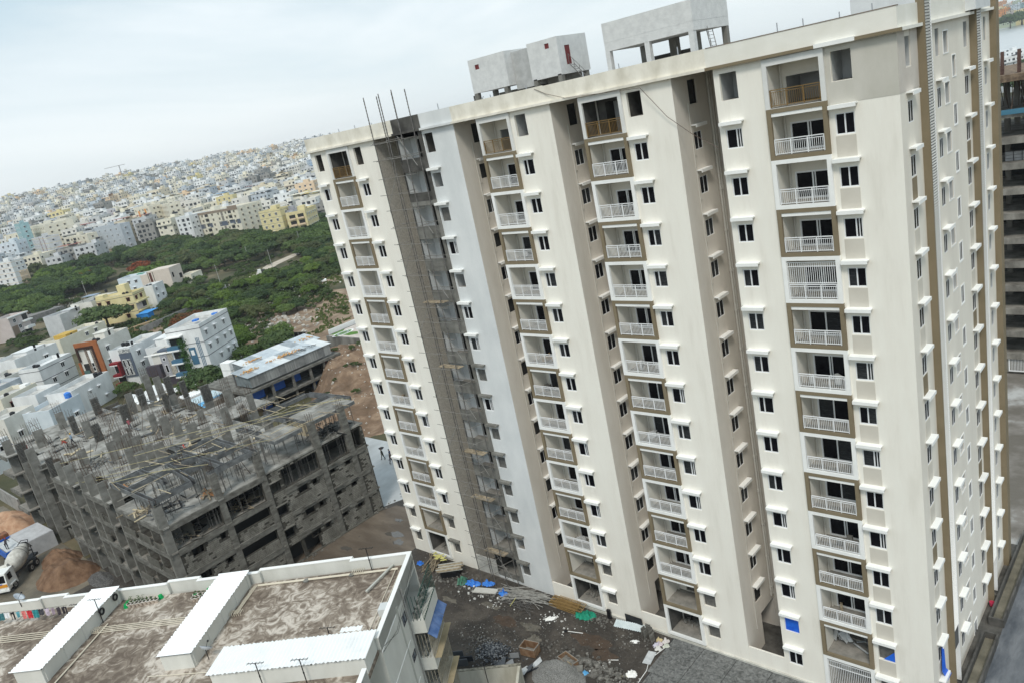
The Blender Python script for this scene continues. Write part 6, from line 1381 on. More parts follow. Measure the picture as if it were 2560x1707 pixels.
def ex_beh(t, hf, zr):
    fbox(t, 'beige_wing', M('beige_wing', (.62, .54, .47), (.68, .60, .53), 1, .85), (-2.5, 8, -.3, 9, 0, 10.8), (-6, -2.5, -.2, 3, 4, 9.8)); fbox(t, 'brown_strip', M('wine_strip', (.10, .03, .02), rough=.7), (-1.6, -.6, -.42, -.31, 1.5, 10.2)); fbox(t, 'dark_strip', dark_void, (-2.3, -2.1, -.4, -.31, 1.0, 10.6), (.5, 1.4, -.36, -.31, 3.5, 6.0), (.1, .3, -.4, -.31, 1, 10.4)); fbox(t, 'dark_window', pane, (8.01, 8.06, 1.0, 2.0, 6.5, 8.5), (8.01, 8.06, 6, 8, 5, 7))
    fbox(t, 'green_shade_net', green_net, (-9.5, -6.5, 3, 4.5, zr+.9, zr+1.2))
house('pale blue-white long house with beige wing and wine-red vertical strip, behind the yellow house', (-338, 137.0), 17.0, 9, 34, 10.0, 'ltblue', 3, [(8.0, 2), (11.5, 2), (14.5, 1), (9.5, 1), (15, 0)], (), extra=ex_beh, bands=False, wsz=(1.3, 1.3))
house('narrow white house with grille window directly behind the yellow house', (-304, 121.5), 5.0, 8.0, 36, 9.2, 'white', 3, [], [(1.5, 2), (1.2, 1), (5.0, 1)], tanks=[(-3.2, 2, 0), (-2.0, 2.3, 0)], bands=False)
house('low cream house with a big dark window at the edge of the trees', (-333, 150.5), 5.5, 9.5, 36, 5.4, 'cream', 2, [(2.5, 0)], [(3.0, 0), (6.5, 0)], bands=False, wsz=(1.9, 1.7), dark=pane)
def ex_sol(t, hf, zr): fbox(t, 'tilted_roof_sheet', M('blue_grey_sheet', (.25, .32, .42), rough=.4), (-8, -2.5, 5, 9, zr+2.1, zr+2.25)); fbox(t, 'roof_frame', steel, (-8, -7.9, 5, 5.1, zr, zr+2.1), (-2.6, -2.5, 5, 5.1, zr, zr+2.1))
house('white plastered house with blue-grey roof canopy left of the yellow house', (-312, 101.5), 9.5, 14.5, 30, 9.0, 'offwhite', 3, [], [(4.5, 2), (8.8, 1)], tanks=[(-1.4, 4, .1), (-3, 12.5, 1.6)], extra=ex_sol, bands=False, wsz=(.8, 1.4))
house('plain pale grey-blue house with few small openings, left of the white canopy house', (-313, 90.0), 8.0, 15.5, 26, 7.6, 'ltgrey', 2, [], [(6.0, 1), (8.8, 1)], bands=False, wsz=(.5, .5), head=(-4, 0, 5, 11, 1.2))
def ex_cy(t, hf, zr): fbox(t, 'ochre_room', M('ochre_paint', (.55, .36, .08), rough=.8), (-5.5, -.6, 3.5, 8.5, zr-.2, zr+1.5)); fbox(t, 'dark_door', dark_void, (-.59, -.55, 5.4, 6.0, zr-.1, zr+1.3))
house('low pale yellow house with ochre roof room in front of the big lone tree', (-268, 74.5), 8.5, 20, 28, 5.8, 'cream', 2, [], [(14.5, 1), (10.5, 1)], bands=False, extra=ex_cy, tanks=[(-1, 17.5, .2)])
def ex_pk(t, hf, zr):
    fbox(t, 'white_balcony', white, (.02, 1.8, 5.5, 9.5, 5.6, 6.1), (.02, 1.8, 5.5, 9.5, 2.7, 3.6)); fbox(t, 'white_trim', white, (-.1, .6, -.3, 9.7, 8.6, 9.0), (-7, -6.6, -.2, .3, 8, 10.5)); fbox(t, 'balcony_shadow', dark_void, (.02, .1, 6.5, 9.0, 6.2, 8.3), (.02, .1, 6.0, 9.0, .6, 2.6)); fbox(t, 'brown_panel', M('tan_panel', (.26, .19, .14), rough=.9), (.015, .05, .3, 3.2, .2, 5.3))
house('pinkish grey house with white trim and balconies at the left edge', (-339, 80.4), 8, 9.7, 33, 9.0, 'pink', 3, [], [(1.8, 2), (3.6, 1), (3.8, 0)], extra=ex_pk, bands=False, wsz=(1.5, 1.5))
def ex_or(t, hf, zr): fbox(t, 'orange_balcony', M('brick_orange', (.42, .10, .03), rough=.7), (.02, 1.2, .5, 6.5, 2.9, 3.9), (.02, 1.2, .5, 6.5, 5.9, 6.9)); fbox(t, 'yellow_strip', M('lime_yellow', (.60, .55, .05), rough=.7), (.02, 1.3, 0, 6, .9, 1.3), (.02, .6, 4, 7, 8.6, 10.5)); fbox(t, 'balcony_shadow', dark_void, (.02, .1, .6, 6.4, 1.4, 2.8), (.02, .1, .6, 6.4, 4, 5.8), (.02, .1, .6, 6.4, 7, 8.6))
house('colourful house with brick orange balconies and yellow strip, cut by the left edge', (-345, 71.5), 8, 7, 33, 9.5, 'beige', 3, [], [], extra=ex_or, bands=False)
wn_ = 'white'
house('white house with paired windows stacked above each other, left of the terracotta villa row', (-244, 55.5), 9, 15, 28, 8.0, 'white', 2, [], [(9.5, 1), (10.0, 0), (5.0, 0)], tanks=[(-1.5, 3.5, -.9), (-2.8, 3.7, -.9)], bands=False, head=(-9, -4, 8, 14.5, .9), wsz=(1.5, 1.3))
house('white house with dark horizontal lines in front of the terracotta villa', (-215.5, 53.2), 6, 11.5, 31, 8.8, 'white', 3, [], [(3.0, 1), (7.2, 1), (7.0, 2), (2.2, 0)], tanks=[(-1.6, 1.8, .2), (-2.8, 2.1, .2)], bands=True, head=(-5.5, -1, 5.5, 11, .0))
house('low white house with three black tanks, second row from the left edge', (-232, 48.5), 8, 10, 30, 6.2, 'offwhite', 2, [], [(2.0, 1), (5.5, 1)], tanks=[(-1.2, 4, .1), (-2.4, 4.3, .1), (-3.5, 5.2, .1)], bands=False)
def ex_tank(t, hf, zr): fbox(t, 'cloth_tank', white, (-2.4, -.6, 8.0, 9.6, zr, zr+1.3))
house('cream house with maroon windows and long sunk roof terrace near the left edge', (-203.0, 40.8), 7, 10.5, 30, 7.0, 'cream', 2, [], [(2.0, 1), (6.6, 1), (7.5, 0)], tanks=[(-2.6, 4.2, -.1)], bands=False, fm=redwin, extra=ex_tank)
house('white house with two narrow windows next to the cream one', (-196.5, 46.0), 6.5, 7.5, 31, 6.5, 'white', 2, [], [(2.4, 1), (4.6, 0)], bands=False, wsz=(1.4, 1.2))
house('white terrace house with pink window and pipes behind the rebar mats', (-187.0, 50.5), 6.5, 13, 33, 6.4, 'white', 2, [], [(5.0, 1), (8.0, 1), (9.5, 0)], bands=False, wsz=(.8, .7), dark=M('maroon_pane', (0, 0, 0)), tanks=[(-1.5, 12, .1), (-2.9, 12.2, .1)])
def ex_bt(t, hf, zr): tank(t, -1.2, 7.5, zr+.9, .7, 1.3, blue_tarp)
house('pale blue-white low house with a blue roof tank at the back of the deck', (-182.5, 44.0), 7, 9.5, 32, 5.2, 'ltblue', 2, [], [(6.2, 0)], bands=False, wsz=(1.2, .9), extra=ex_bt)
house('white low house with black tank, lowest left of the group behind the deck', (-186, 36.5), 7, 8, 30, 6.0, 'offwhite', 2, [], [(2.0, 0), (5.0, 1)], bands=False, tanks=[(-1.5, 3.8, .1)])
house('grey-blue house with sunken grey court near the left edge', (-219, 41.5), 7, 11, 28, 6.6, 'bluegrey', 2, [], [(8.0, 1)], bands=False)
house('white house with dark barred window at the far left edge below the deck', (-168, 27.5), 8, 6.5, 30, 6.0, 'white', 2, [], [(1.5, 1), (4.0, 1)], bands=True, wsz=(1.7, 1.2))
house('ivory house at the left edge with small solar panels', (-262, 51), 9, 9, 30, 6.4, 'offwhite', 2, [], [(2, 1), (5, 1)], bands=False, extra=lambda t, hf, zr: fbox(t, 'solar_panel', slate_p, (-6, -2, 2, 5, zr+1.2, zr+1.3), (-6, -2, 5.3, 8, zr+1.2, zr+1.3)))
house('grey white house between the solar roof and the deck', (-238, 38), 8, 9, 29, 6.0, 'white', 2, [], [(2, 1), (5, 1), (3, 0)], bands=False, tanks=[(-2, 2, .1)])
# blue kiosk, walls, big tree line items
t = thing('blue_kiosk', 'bright blue tin kiosk at the corner of the yellow house', 'kiosk', (-283.0, 108.5, 0), R(37))
b = MB(); b.box(-4.5, 0, 0, 3.6, 0, 2.8); b.build('kiosk_wall', M('kiosk_blue', (.02, .20, .58), (.04, .26, .66), 2, .5), t); b = MB(); b.box(-4.7, .3, -.2, 7, 2.81, 2.9); b.build('kiosk_roof', M('kiosk_roof_blue', (.05, .33, .78), rough=.45), t)
b = MB(); b.obox((-269, 112.5, 1.1), 34, .3, 2.2, R(112)); tag(b.build('compound_wall', M('grey_boundary', (0, 0, 0))), 'long grey block compound wall right of the blue kiosk', 'wall')
b = MB(); b.obox((-272.5, 101.5, .8), 10, 1.2, 1.6, R(95)); tag(b.build('low_wall', M('ochre_wall', (.42, .30, .18), rough=.9)), 'low ochre wall running away from the white roofs', 'wall')
b = MB(); b.obox((-375, 88, 1.6), 46, 9, 3.2, R(105)); tag(b.build('long_shed', M('weathered_asbestos', (.16, .155, .15), (.26, .25, .24), 1, .9)), 'long low shed with dark weathered roof among the left trees', 'shed')
b = MB(); b.obox((-352, 80.5, 1.2), 3.5, 7, 2.4, R(15)); tag(b.build('shed_end', hw['peach']), 'small peach-walled shed end glimpsed under the left trees', 'shed')

# dirt road, verge, poles, vehicles beyond the scrub
droad = M('pale_dirt_road', (.42, .36, .29), (.60, .53, .45), .25, .95)
b = MB(); b.q([(-304, 158, .06), (-311, 166, .06), (-326, 183, .06), (-336, 205, .06), (-348, 228, .06), (-343, 229, .06), (-329, 204, .06), (-318, 184, .06), (-306, 170, .06), (-299, 161, .06)]); struct(b.build('dirt_road', droad))
def patch(name, pts, m, z=.03): b = MB(); b.q([(x, y, z) for x, y in pts]); return struct(b.build(name, m))
dirtp = M('bare_dirt', (.15, .10, .066), (.38, .29, .21), .2, .95, c3=(.25, .18, .125), bump=.6, bsc=1.2, det=9)
patch('bare_ground', [(-262, 92), (-272, 96), (-262, 122), (-240, 118), (-225, 98), (-235, 88)], dirtp)
patch('rubble_slope', [(-185, 92), (-212, 99), (-232, 124), (-222, 146), (-200, 150), (-172, 128), (-158, 108), (-166, 97)], dirtp, .05)
patch('stream_bank', [(-330, 108), (-345, 113), (-420, 138), (-440, 140), (-436, 134), (-350, 106)], M('pale_gravel', (.26, .25, .23), (.48, .47, .45), .3, .9), .4)
patch('bare_ground', [(-245, 128), (-262, 141), (-256, 160), (-240, 163), (-232, 144)], dirtp, .06)
b = MB(); sr = random.Random(2)
for i in range(700):
    k = i % 4
    x, y = [(sr.gauss(-203, 9), sr.gauss(112, 7)), (sr.gauss(-290, 7), sr.gauss(150, 4)), (sr.gauss(-236, 5), sr.gauss(135, 8)), (sr.gauss(-380, 25), sr.gauss(124, 4))][k]
    s = sr.uniform(.25, .9)*(1 if k else 1.3); b.obox((x, y, s*.3+terr(x, y)), s, s*.8, s*.7, sr.random()*3, sr.random()*.6)
stuff(b.build('boulders', M('pale_boulder', (.34, .31, .27), (.56, .53, .48), 1, .95)))
b = MB(); b.obox((-247, 147, .6), 3, 22, .5, R(-35)); tag(b.build('concrete_channel', white), 'white concrete drain channel on the bare ground at the right', 'channel')
b = MB(); b.obox((-288, 141.5, .5), 20, 1.2, .4, R(70)); tag(b.build('pipe_culvert', M('pale_culvert', (.40, .46, .47), rough=.8)), 'pale straight culvert among the scrub', 'culvert')
for i, (x, y, h, wh) in enumerate(((-308, 175, 9, 'at the bend of the dirt road'), (-344, 214, 9, 'behind the parked truck'), (-310, 151, 9, 'near the white drain'), (-354, 190, 8, 'in the trees left of the road'), (-396, 128, 9, 'in the left tree belt'))):
    b = MB(); b.tube((0, 0, 0), (0, 0, h), .14, 6, r2=.08); b.tube((-.6, 0, h-.5), (.6, 0, h-.5), .05, 4)
    tag(b.build('utility_pole', M('pole_grey', (.40, .40, .38), rough=.8), None, (x, y, terr(x, y))), 'slim grey utility pole '+wh, 'pole', 'utility poles in the scrub')
def simple_truck(name, lab, cat, x, y, rz, body_c, bw_=2.3, L=6.5, H=2.6):
    t = thing(name, lab, cat, (x, y, terr(x, y)), rz)
    b = MB(); b.box(1.8, L, -bw_/2, bw_/2, .8, H); b.build('body', M('vehicle_'+name+str(int(abs(x))), body_c, rough=.6), t)
    b = MB(); b.box(0, 1.7, -bw_/2, bw_/2, .6, 1.5); b.box(.3, 1.65, -bw_/2+.1, bw_/2-.1, 1.5, 2.3); b.build('cab', cabm, t)
    b = MB(); b.box(.26, .3, -bw_/2+.2, bw_/2-.2, 1.55, 2.2); b.build('windscreen', pane, t)
    for wx in (.9, L-1.3):
        for wy in (-bw_/2, bw_/2): wheel(t, (wx, wy, .42), .42, .25)
simple_truck('covered_truck', 'dark green covered truck parked on the pale dirt road', 'truck', -327.5, 199.5, R(62), (.06, .075, .06))
simple_truck('small_lorry', 'small dark three-wheeler van lower down the dirt road', 'van', -305.5, 166.0, R(60), (.05, .05, .05), 1.6, 3.2, 1.9)
simple_truck('white_van', 'white van half hidden in the scrub near the low cream house', 'van', -296, 141, R(50), (.7, .7, .7), 1.9, 4.5, 2.1)

# ================================================================== front apartment blocks of the hillside city
dwin = M('far_window_dark', (.03, .033, .04), rough=.4)
def apt(lab, N, wl, wr, yaw, h, m, z0, fl, fpat, rpat, tb=None, group='front blocks of the hillside city', extra=None, roofm=None, balc=()):
    t = thing('apartment_house', lab, 'apartment building', (N[0], N[1], z0), R(yaw), group); par = 1.0; hf = (h-par)/fl
    z0b = -6
    b = MB(); b.box(-wl, 0, 0, wr, z0b, h-par); e = .2
    for (x0, x1, y0, y1) in ((-wl, 0, 0, e), (-wl, 0, wr-e, wr), (-wl, -wl+e, e, wr-e), (-e, 0, e, wr-e)): b.box(x0, x1, y0, y1, h-par, h)
    b.build('wall', roofm or hw[m], t)
    b = MB(); b.box(-wl+e, -e, e, wr-e, h-par, h-par+.02); b.build('roof', roofc, t)
    for f in range(fl):
        z = hf*f+1.0
        for a in fpat: hwin(t, 'f', 0, -a-1.4, z, 1.4, 1.4, True, dwin, hw['beige'] if m == 'cream' else None, .1)
        for a in rpat: hwin(t, 'r', 0, a, z, 1.3, 1.3, True, dwin, hw['beige'] if m == 'cream' else None, .1)
        for (a, w_) in balc:
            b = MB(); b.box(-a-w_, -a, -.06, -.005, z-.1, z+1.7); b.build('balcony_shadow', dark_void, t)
            b = MB(); b.box(-a-w_-.1, -a+.1, -1.1, -.01, z-.95, z-.1); b.build('balcony', hw[tb or m], t)
    b = MB()
    for k in range(1, fl+1): b.box(-wl-.05, .05, -.06, -.003, hf*k-.08, hf*k+.08); b.box(.003, .06, -.003, wr+.05, hf*k-.08, hf*k+.08)
    b.build('floor_band', hw[tb] if tb else hw[m], t)
    b = MB(); b.box(-wl*.6, -wl*.6+4, wr*.4, wr*.4+min(5, wr*.4), h-par, h+1.8); b.build('stair_head_room', hw[m], t)
    for i in range(3): tank(t, -wl*.3-1.5*i, wr*.5, h-par)
    if extra: extra(t, hf, h)
    return t
def ex_bg(t, hf, h):
    fbox(t, 'brown_parapet', M('brown_parapet', (.27, .21, .16), rough=.9), (-58, 0, -.12, -.004, h-1.6, h-.1), (-9, 0, -.2, -.121, h-1.6, h+1.2))
    for x0, x1 in ((-58, -51), (-44, -34), (-31, -27), (-20, -12), (-10, -5), (-3.5, -.1)): fbox(t, 'slate_panel', slate_p, (x0, x1, -.1, -.062, hf*2+.2, hf*3-.2))
    for x in (-38.5, -15.5): fbox(t, 'pipe_recess', M('recess_shade', (.22, .20, .17), rough=.9), (x-1, x+1, -.05, -.004, 0, h-1.7))
apt('long beige five-storey block with brown parapet and slate panels on its third floor', (-465.9, 252.6), 58.5, 20.5, 12, 17.2, 'cream', 4.0, 5, [3, 11, 18, 24, 34, 41, 47, 55], [2.5, 8, 13, 17], extra=ex_bg, balc=[(6.5, 3), (29, 3.2), (50.5, 3)])
apt('yellow five-storey block with plain wall right of the long beige block', (-385.0, 232.9), 15, 9, 19, 17.5, 'yellow', 1.5, 5, [2.5, 7, 11.5], [3.5], 'concrete')
apt('narrow glassy grey block between the yellow and the ochre-balconied one', (-381.5, 238.5), 7, 3.2, 14, 15.5, 'grey', 1.5, 5, [1, 4.4], [], 'bluegrey')
apt('ochre-yellow four-storey block with stacked long balconies beside the tower', (-374.1, 241.0), 11, 20, 38, 14.5, 'yellow', 1.3, 4, [], [2, 5.5, 9, 12.5, 16], 'peach', balc=[(1.2, 3.4), (6, 3.4)])
b = MB(); b.lathe([(2.4, 0), (1.6, .7), (.6, 1.15), (0, 1.3)], 12); o = b.build('parasol', [M('parasol_rainbow', (.75, .35, .15), (.20, .50, .70), .9, .7, c3=(.75, .70, .60))], None, (-384, 249, 16.5)); tag(o, 'big rainbow-coloured parasol on the roof of the ochre-balconied block', 'parasol')
apt('tall cream block with many small windows left of the beige block', (-565.2, 254.9), 26.5, 9, -14, 21.7, 'cream', 8.1, 6, [3, 8, 13, 18, 23], [2, 5.5])
apt('cream block with terracotta orange stripes and white base', (-588.5, 251.6), 23.5, 9.5, 4, 22.0, 'cream', 9.0, 6, [3, 9, 14, 20], [3, 6], extra=lambda t, hf, h: fbox(t, 'orange_stripe', hw['orange'], (-8, -5.5, -.1, -.004, 8, h-2), (-18, -15.5, -.1, -.004, 8, h-3)))
apt('peach-cream apartment block highest beside the tower edge', (-498.1, 334.5), 14.5, 11, 40, 16.7, 'peach', 7.3, 5, [2, 6, 10], [3, 7])
apt('small yellow block with flat roof above the long beige one', (-562.9, 304.5), 17, 5, 19, 16.6, 'yellow', 9.0, 5, [3, 8, 13], [])
apt('blue-grey four-storey block with regular shaded windows in the front row', (-559.6, 216.4), 37.5, 7, 5, 16.9, 'bluegrey', 7.3, 4, [6, 14, 22, 31], [2.5])
apt('pale yellow block with curved balcony fronts left of the blue-grey one', (-585.8, 203.0), 30, 7.5, 10, 13.8, 'cream', 8.1, 4, [4, 11, 20], [3], balc=[(24, 4), (15, 3.5)])
apt('grey block with red vertical trims and yellow balconies at the tree edge', (-583.7, 177.2), 40, 8, -4, 18.6, 'ltgrey', 7.7, 5, [4, 12, 24, 32], [3], 'yellow', extra=lambda t, hf, h: fbox(t, 'red_trim', maroon, (-19, -18.4, -.14, -.06, 0, h), (-9, -8.4, -.14, -.06, 0, h)))
apt('wide cream school-like block with rows of small windows', (-650.2, 198.9), 60, 20, -5, 22.3, 'cream', 10.7, 6, [3, 9, 14, 20, 26, 31, 37, 43, 49, 55], [3, 8, 13])
apt('teal blue tall block with narrow windows near the left edge', (-664.2, 187.1), 22.5, 6.5, -8, 26.0, 'teal', 11.2, 7, [3, 9, 15], [2.5])
apt('blue and white glazed block at the left edge behind the trees', (-617.5, 168.3), 14, 10.5, 35, 18.4, 'ltblue', 9.0, 5, [2, 6, 10], [3, 7])
apt('small pink three-storey house between orange-striped and blue-grey blocks', (-591.6, 244.2), 10.5, 6, 50, 9.7, 'pink', 9.0, 3, [2, 6], [2])
apt('white and orange house at the far left in the tree belt', (-530, 138), 16, 9, 25, 16, 'white', 3.5, 5, [2, 7, 12], [3, 6], 'peach', extra=lambda t, hf, h: fbox(t, 'orange_panel', hw['peach'], (.01, .15, 3, 9, 0, 9)))
apt('grey stepped house at the far left behind the white and orange one', (-575, 141), 20, 9, 22, 17, 'bluegrey', 6.0, 5, [3, 9, 15], [3, 6])

# ================================================================== hillside city
cityr = random.Random(99)
names_c = [('white', 'white', .335), ('offwhite', 'off-white', .18), ('cream', 'cream', .17), ('ltgrey', 'light grey', .14), ('bluegrey', 'blue-grey', .035), ('peach', 'peach', .025), ('yellow', 'yellow', .02), ('concrete', 'bare concrete', .05), ('beige', 'beige', .05), ('ltblue', 'pale blue', .025), ('pink', 'pinkish', .04), ('ltgreen', 'pale green', .015), ('teal', 'teal', .015), ('orange', 'orange', .005)]
def pickc():
    r = cityr.random()
    for k, n, p in names_c:
        r -= p
        if r < 0: return k, n
    return 'white', 'white'
cells = []
ca, sa = math.cos(R(28)), math.sin(R(28))
for i in range(-170, 30):
    for j in range(-20, 150):
        u = i*16.0 + cityr.uniform(-1.6, 1.6); v = j*(16.6) + (5 if j % 2 else 0) + cityr.uniform(-1, 1)
        x = u*ca - v*sa; y = u*sa + v*ca
        r = math.hypot(x, y); az = math.degrees(math.atan2(y, x))
        if not (143.8 < az < 168.5): continue
        front = 535 + (150-az)*(-4.5) if az > 150 else 500
        front = min(front, 600)
        if r < front or r > 1680: continue
        if noise.noise((x*.012, y*.012, 3.3)) > .60 and r > 700: continue
        cells.append((r, az, x, y))
cells.sort()
APTS = [(-465.9, 252.6, 60, 22), (-565, 255, 28, 12), (-588, 251, 24, 12), (-560, 216, 38, 10), (-586, 203, 32, 10), (-584, 177, 42, 10), (-650, 199, 62, 22), (-664, 187, 24, 9), (-617, 168, 16, 12), (-385, 233, 16, 12), (-374, 241, 22, 22), (-498, 334, 16, 14), (-563, 304, 18, 9), (-530, 138, 18, 12), (-575, 141, 22, 12)]
def clear(x, y): return all(not (ax-w-6 < x < ax+12 and ay-8 < y < ay+d+6) for ax, ay, w, d in APTS)
cells = [c for c in cells if clear(c[2], c[3])]
def city_house(B, W, w, d, fl, cy, ox=0, oy=0, oz=0, yaw=0, simple=False, mi=0, mw=0, rng=cityr):
    """append one house to builders B (body) and W (windows) in a local frame"""
    c, s = math.cos(yaw), math.sin(yaw)
    def bx(bd, x0, x1, y0, y1, z0, z1, m=0):
        i = len(bd.v)
        for z in (z0, z1):
            for x, y in ((x0, y0), (x1, y0), (x1, y1), (x0, y1)): bd.v.append((ox+x*c-y*s, oy+x*s+y*c, oz+z))
        bd.f += [(i+4, i+5, i+6, i+7), (i, i+1, i+5, i+4), (i+1, i+2, i+6, i+5), (i+2, i+3, i+7, i+6), (i+3, i, i+4, i+7)]; bd.m += [m]*5
    h = fl*3.0
    bx(B, -w/2, w/2, -d/2, d/2, -7, h, mi)
    if not simple:
        e = .2
        for q in ((-w/2, w/2, -d/2, -d/2+e), (-w/2, w/2, d/2-e, d/2), (-w/2, -w/2+e, -d/2+e, d/2-e), (w/2-e, w/2, -d/2+e, d/2-e)): bx(B, *q, h, h+.9, mi)
    hx, hy = rng.choice([(-.25, .2), (.2, .2), (.15, -.2)]); bx(B, hx*w-1.7, hx*w+1.7, hy*d-1.7, hy*d+1.7, h, h+2.6, mi)
    if rng.random() < .5: bx(B, -w/2-.6 if False else -w/2, w/2, -d/2-.9, -d/2, h-3.2, h-2.2, mi)
    if rng.random() < .75:
        tx, ty = rng.uniform(-.35, .35)*w, rng.uniform(-.3, .3)*d
        for q in range(rng.randint(1, 3)): bx(W, tx+q*1.3, tx+q*1.3+1.1, ty, ty+1.1, h+(2.6 if abs(tx-hx*w) < 2 else .1), h+(3.7 if abs(tx-hx*w) < 2 else 1.3), 0)
    if rng.random() < .08: bx(B, -w/2, w/2, -d/2, d/2, h+2.4, h+2.55, 4 if len(B_M) > 4 else mi)
    for f in range(fl):
        z = 3*f+1.0; n = max(2, int(w/3.2))
        for k in range(n):
            if rng.random() < .12: continue
            x = -w/2+w*(k+.5)/n; ww = rng.choice([.55, .65, 1.1]); bx(W, x-ww, x+ww, -d/2-.03, -d/2+.02, z-(.6 if ww > 1 else 0), z+1.25)
            if not simple and ww < 1: bx(B, x-ww-.2, x+ww+.2, -d/2-.4, -d/2, z+1.35, z+1.45, mi)
        n = max(2, int(d/3.4))
        for k in range(n):
            if rng.random() < .25: continue
            y = -d/2+d*(k+.5)/n; bx(W, w/2-.02, w/2+.03, y-.55, y+.55, z, z+1.2)
            if not simple: bx(B, w/2, w/2+.4, y-.75, y+.75, z+1.3, z+1.4, mi)
B_M = [0]
dwin2 = M('far_window_grey', (.12, .13, .145), rough=.5)
accent = [M('blue_roof', (.06, .30, .62), rough=.5), M('roof_red', (.35, .08, .06), rough=.7), M('grey_roof_sheet', (.30, .33, .35), rough=.6)]
cnt = {}
rows_n = ['front', 'second', 'third', 'fourth', 'fifth', 'sixth', 'seventh', 'eighth', 'ninth', 'tenth', 'eleventh', 'twelfth', 'thirteenth', 'fourteenth', 'fifteenth', 'sixteenth', 'seventeenth', 'eighteenth']
near300 = cells[:285]
near300 = sorted(near300, key=lambda c: (int((c[0]-480)/26), -c[1]))
yawb = R(28)
ON = 'first second third fourth fifth sixth seventh eighth ninth tenth eleventh twelfth thirteenth fourteenth fifteenth sixteenth seventeenth eighteenth nineteenth'.split()
def ordn(n): return ON[n-1] if n < 20 else ('twenty-' if n < 30 else 'thirty-' if n < 40 else 'forty-' if n < 50 else 'fifty-')+ON[max(0, n % 10-1)] if n % 10 else {2: 'twentieth', 3: 'thirtieth', 4: 'fortieth', 5: 'fiftieth'}.get(n//10, 'sixtieth')
STO = {2: 'two', 3: 'three', 4: 'four', 5: 'five', 6: 'six'}
for r, az, x, y in near300:
    ck, cn = pickc(); fl = cityr.choice([2, 3, 3, 4, 4, 5, 5]); w, d = cityr.uniform(10.5, 15), cityr.uniform(10.5, 14.5)
    row = int((r-480)/26); cnt[row] = cnt.get(row, 0)+1
    B, W = MB(), MB(); city_house(B, W, w, d, fl, ck)
    t = thing('hillside_house', '%s %s-storey house, %s from the left in the %s row of the hillside city' % (cn, STO[fl], ordn(cnt[row]), rows_n[min(row, 17)]), 'house', (x, y, terr(x, y)), yawb+cityr.choice([0, 0, R(-8), R(10)]), 'houses of the hillside city')
    B.build('house_body', hw[ck], t); stuff(W.build('window_openings', dwin, t))
    if cityr.random() < .10:
        b = MB(); b.box(-w/2, w/2, -d/2, d/2*.3, fl*3+2.3, fl*3+2.4); b.build('roof_sheet', cityr.choice(accent), t)
keys = [k for k, n, p in names_c]; mlist = [hw[k] for k in keys]+accent
B, W = MB(), MB(); B_M = [0]
for r, az, x, y in cells[285:]:
    ck, cn = pickc(); fl = cityr.choice([2, 3, 3, 4, 4, 5, 6]); w, d = cityr.uniform(10, 16), cityr.uniform(10, 15.5)
    city_house(B, W, w, d, fl, ck, x, y, terr(x, y), yawb+cityr.uniform(-.3, .3), r > 900, keys.index(ck))
    if cityr.random() < .05:
        i = len(B.v); z = terr(x, y)+fl*3+2.6; B.v += [(x-w/2, y-d/2, z), (x+w/2, y-d/2, z), (x+w/2, y+d/2, z), (x-w/2, y+d/2, z)]; B.f.append((i, i+1, i+2, i+3)); B.m.append(len(keys)+cityr.randrange(3))
stuff(B.build('distant_city', mlist)); stuff(W.build('distant_city_windows', dwin2))
t = thing('tower_crane', 'faint tower crane on the skyline above the hillside city', 'crane', (-1370, 560, 55), R(20))
b = MB(); b.box(-.5, .5, -.5, .5, -10, 30); b.build('mast', M('crane_grey', (.34, .33, .33), rough=.8), t); b = MB(); b.box(-34, 14, -.35, .35, 29, 29.8); b.build('jib', M('crane_grey', (0, 0, 0)), t)

# ================================================================== trees
def crown(seed, R0, H0, nl, leaf, per, flat=1.):
    rr = random.Random(seed); b = MB()
    lobes = []
    for i in range(nl):
        a = rr.random()*6.283; q = math.sqrt(rr.random()); u = rr.random()
        z = H0*(.25+.75*math.sqrt(max(0, 1-q*q*.85))*(.55+.45*u))*flat
        lobes.append((Vector((R0*q*.82*math.cos(a), R0*q*.82*math.sin(a), z)), R0*rr.uniform(.20, .36)))
    for c, r in lobes:
        for k in range(per):
            d = Vector((rr.gauss(0, 1), rr.gauss(0, 1), rr.gauss(.35, .9))).normalized()
            p = c + Vector((d.x*r, d.y*r, d.z*r*.62))*rr.uniform(.75, 1.08)
            n = (d+Vector((rr.uniform(-.7, .7), rr.uniform(-.7, .7), rr.uniform(-.3, .8)))).normalized(); e = n.orthogonal().normalized(); f = n.cross(e); an = rr.random()*3.14
            e, f = e*math.cos(an)+f*math.sin(an), f*math.cos(an)-e*math.sin(an); s = leaf*rr.uniform(.6, 1.3)
            b.q((p-e*s, p-f*s*.6, p+e*s, p+f*s*.6))
    return b
greens = {'dark': leafmat('leaf_dark', [(.026, .054, .020), (.062, .105, .036), (.125, .175, .06)]), 'mid': leafmat('leaf_mid', [(.036, .07, .02), (.085, .14, .036), (.16, .225, .065)]),
          'bright': leafmat('leaf_bright', [(.06, .11, .018), (.115, .185, .030), (.19, .27, .06)]), 'olive': leafmat('leaf_olive', [(.055, .072, .028), (.10, .122, .045), (.165, .18, .075)]), 'red': leafmat('leaf_red_flower', [(.06, .07, .02), (.22, .06, .02), (.40, .10, .03)])}
bark = M('bark', (.07, .055, .04), (.14, .11, .085), 4, .95)
CR = {}
for gi, (g, m) in enumerate(greens.items()):
    for v in range(3):
        CR[g, v, 'tree'] = crown(100+gi*10+v, 1.0, 1.0, 34, .075, 105).mesh('crown', m)
        CR[g, v, 'bush'] = crown(200+gi*10+v, 1.0, .85, 18, .085, 90).mesh('foliage', m)
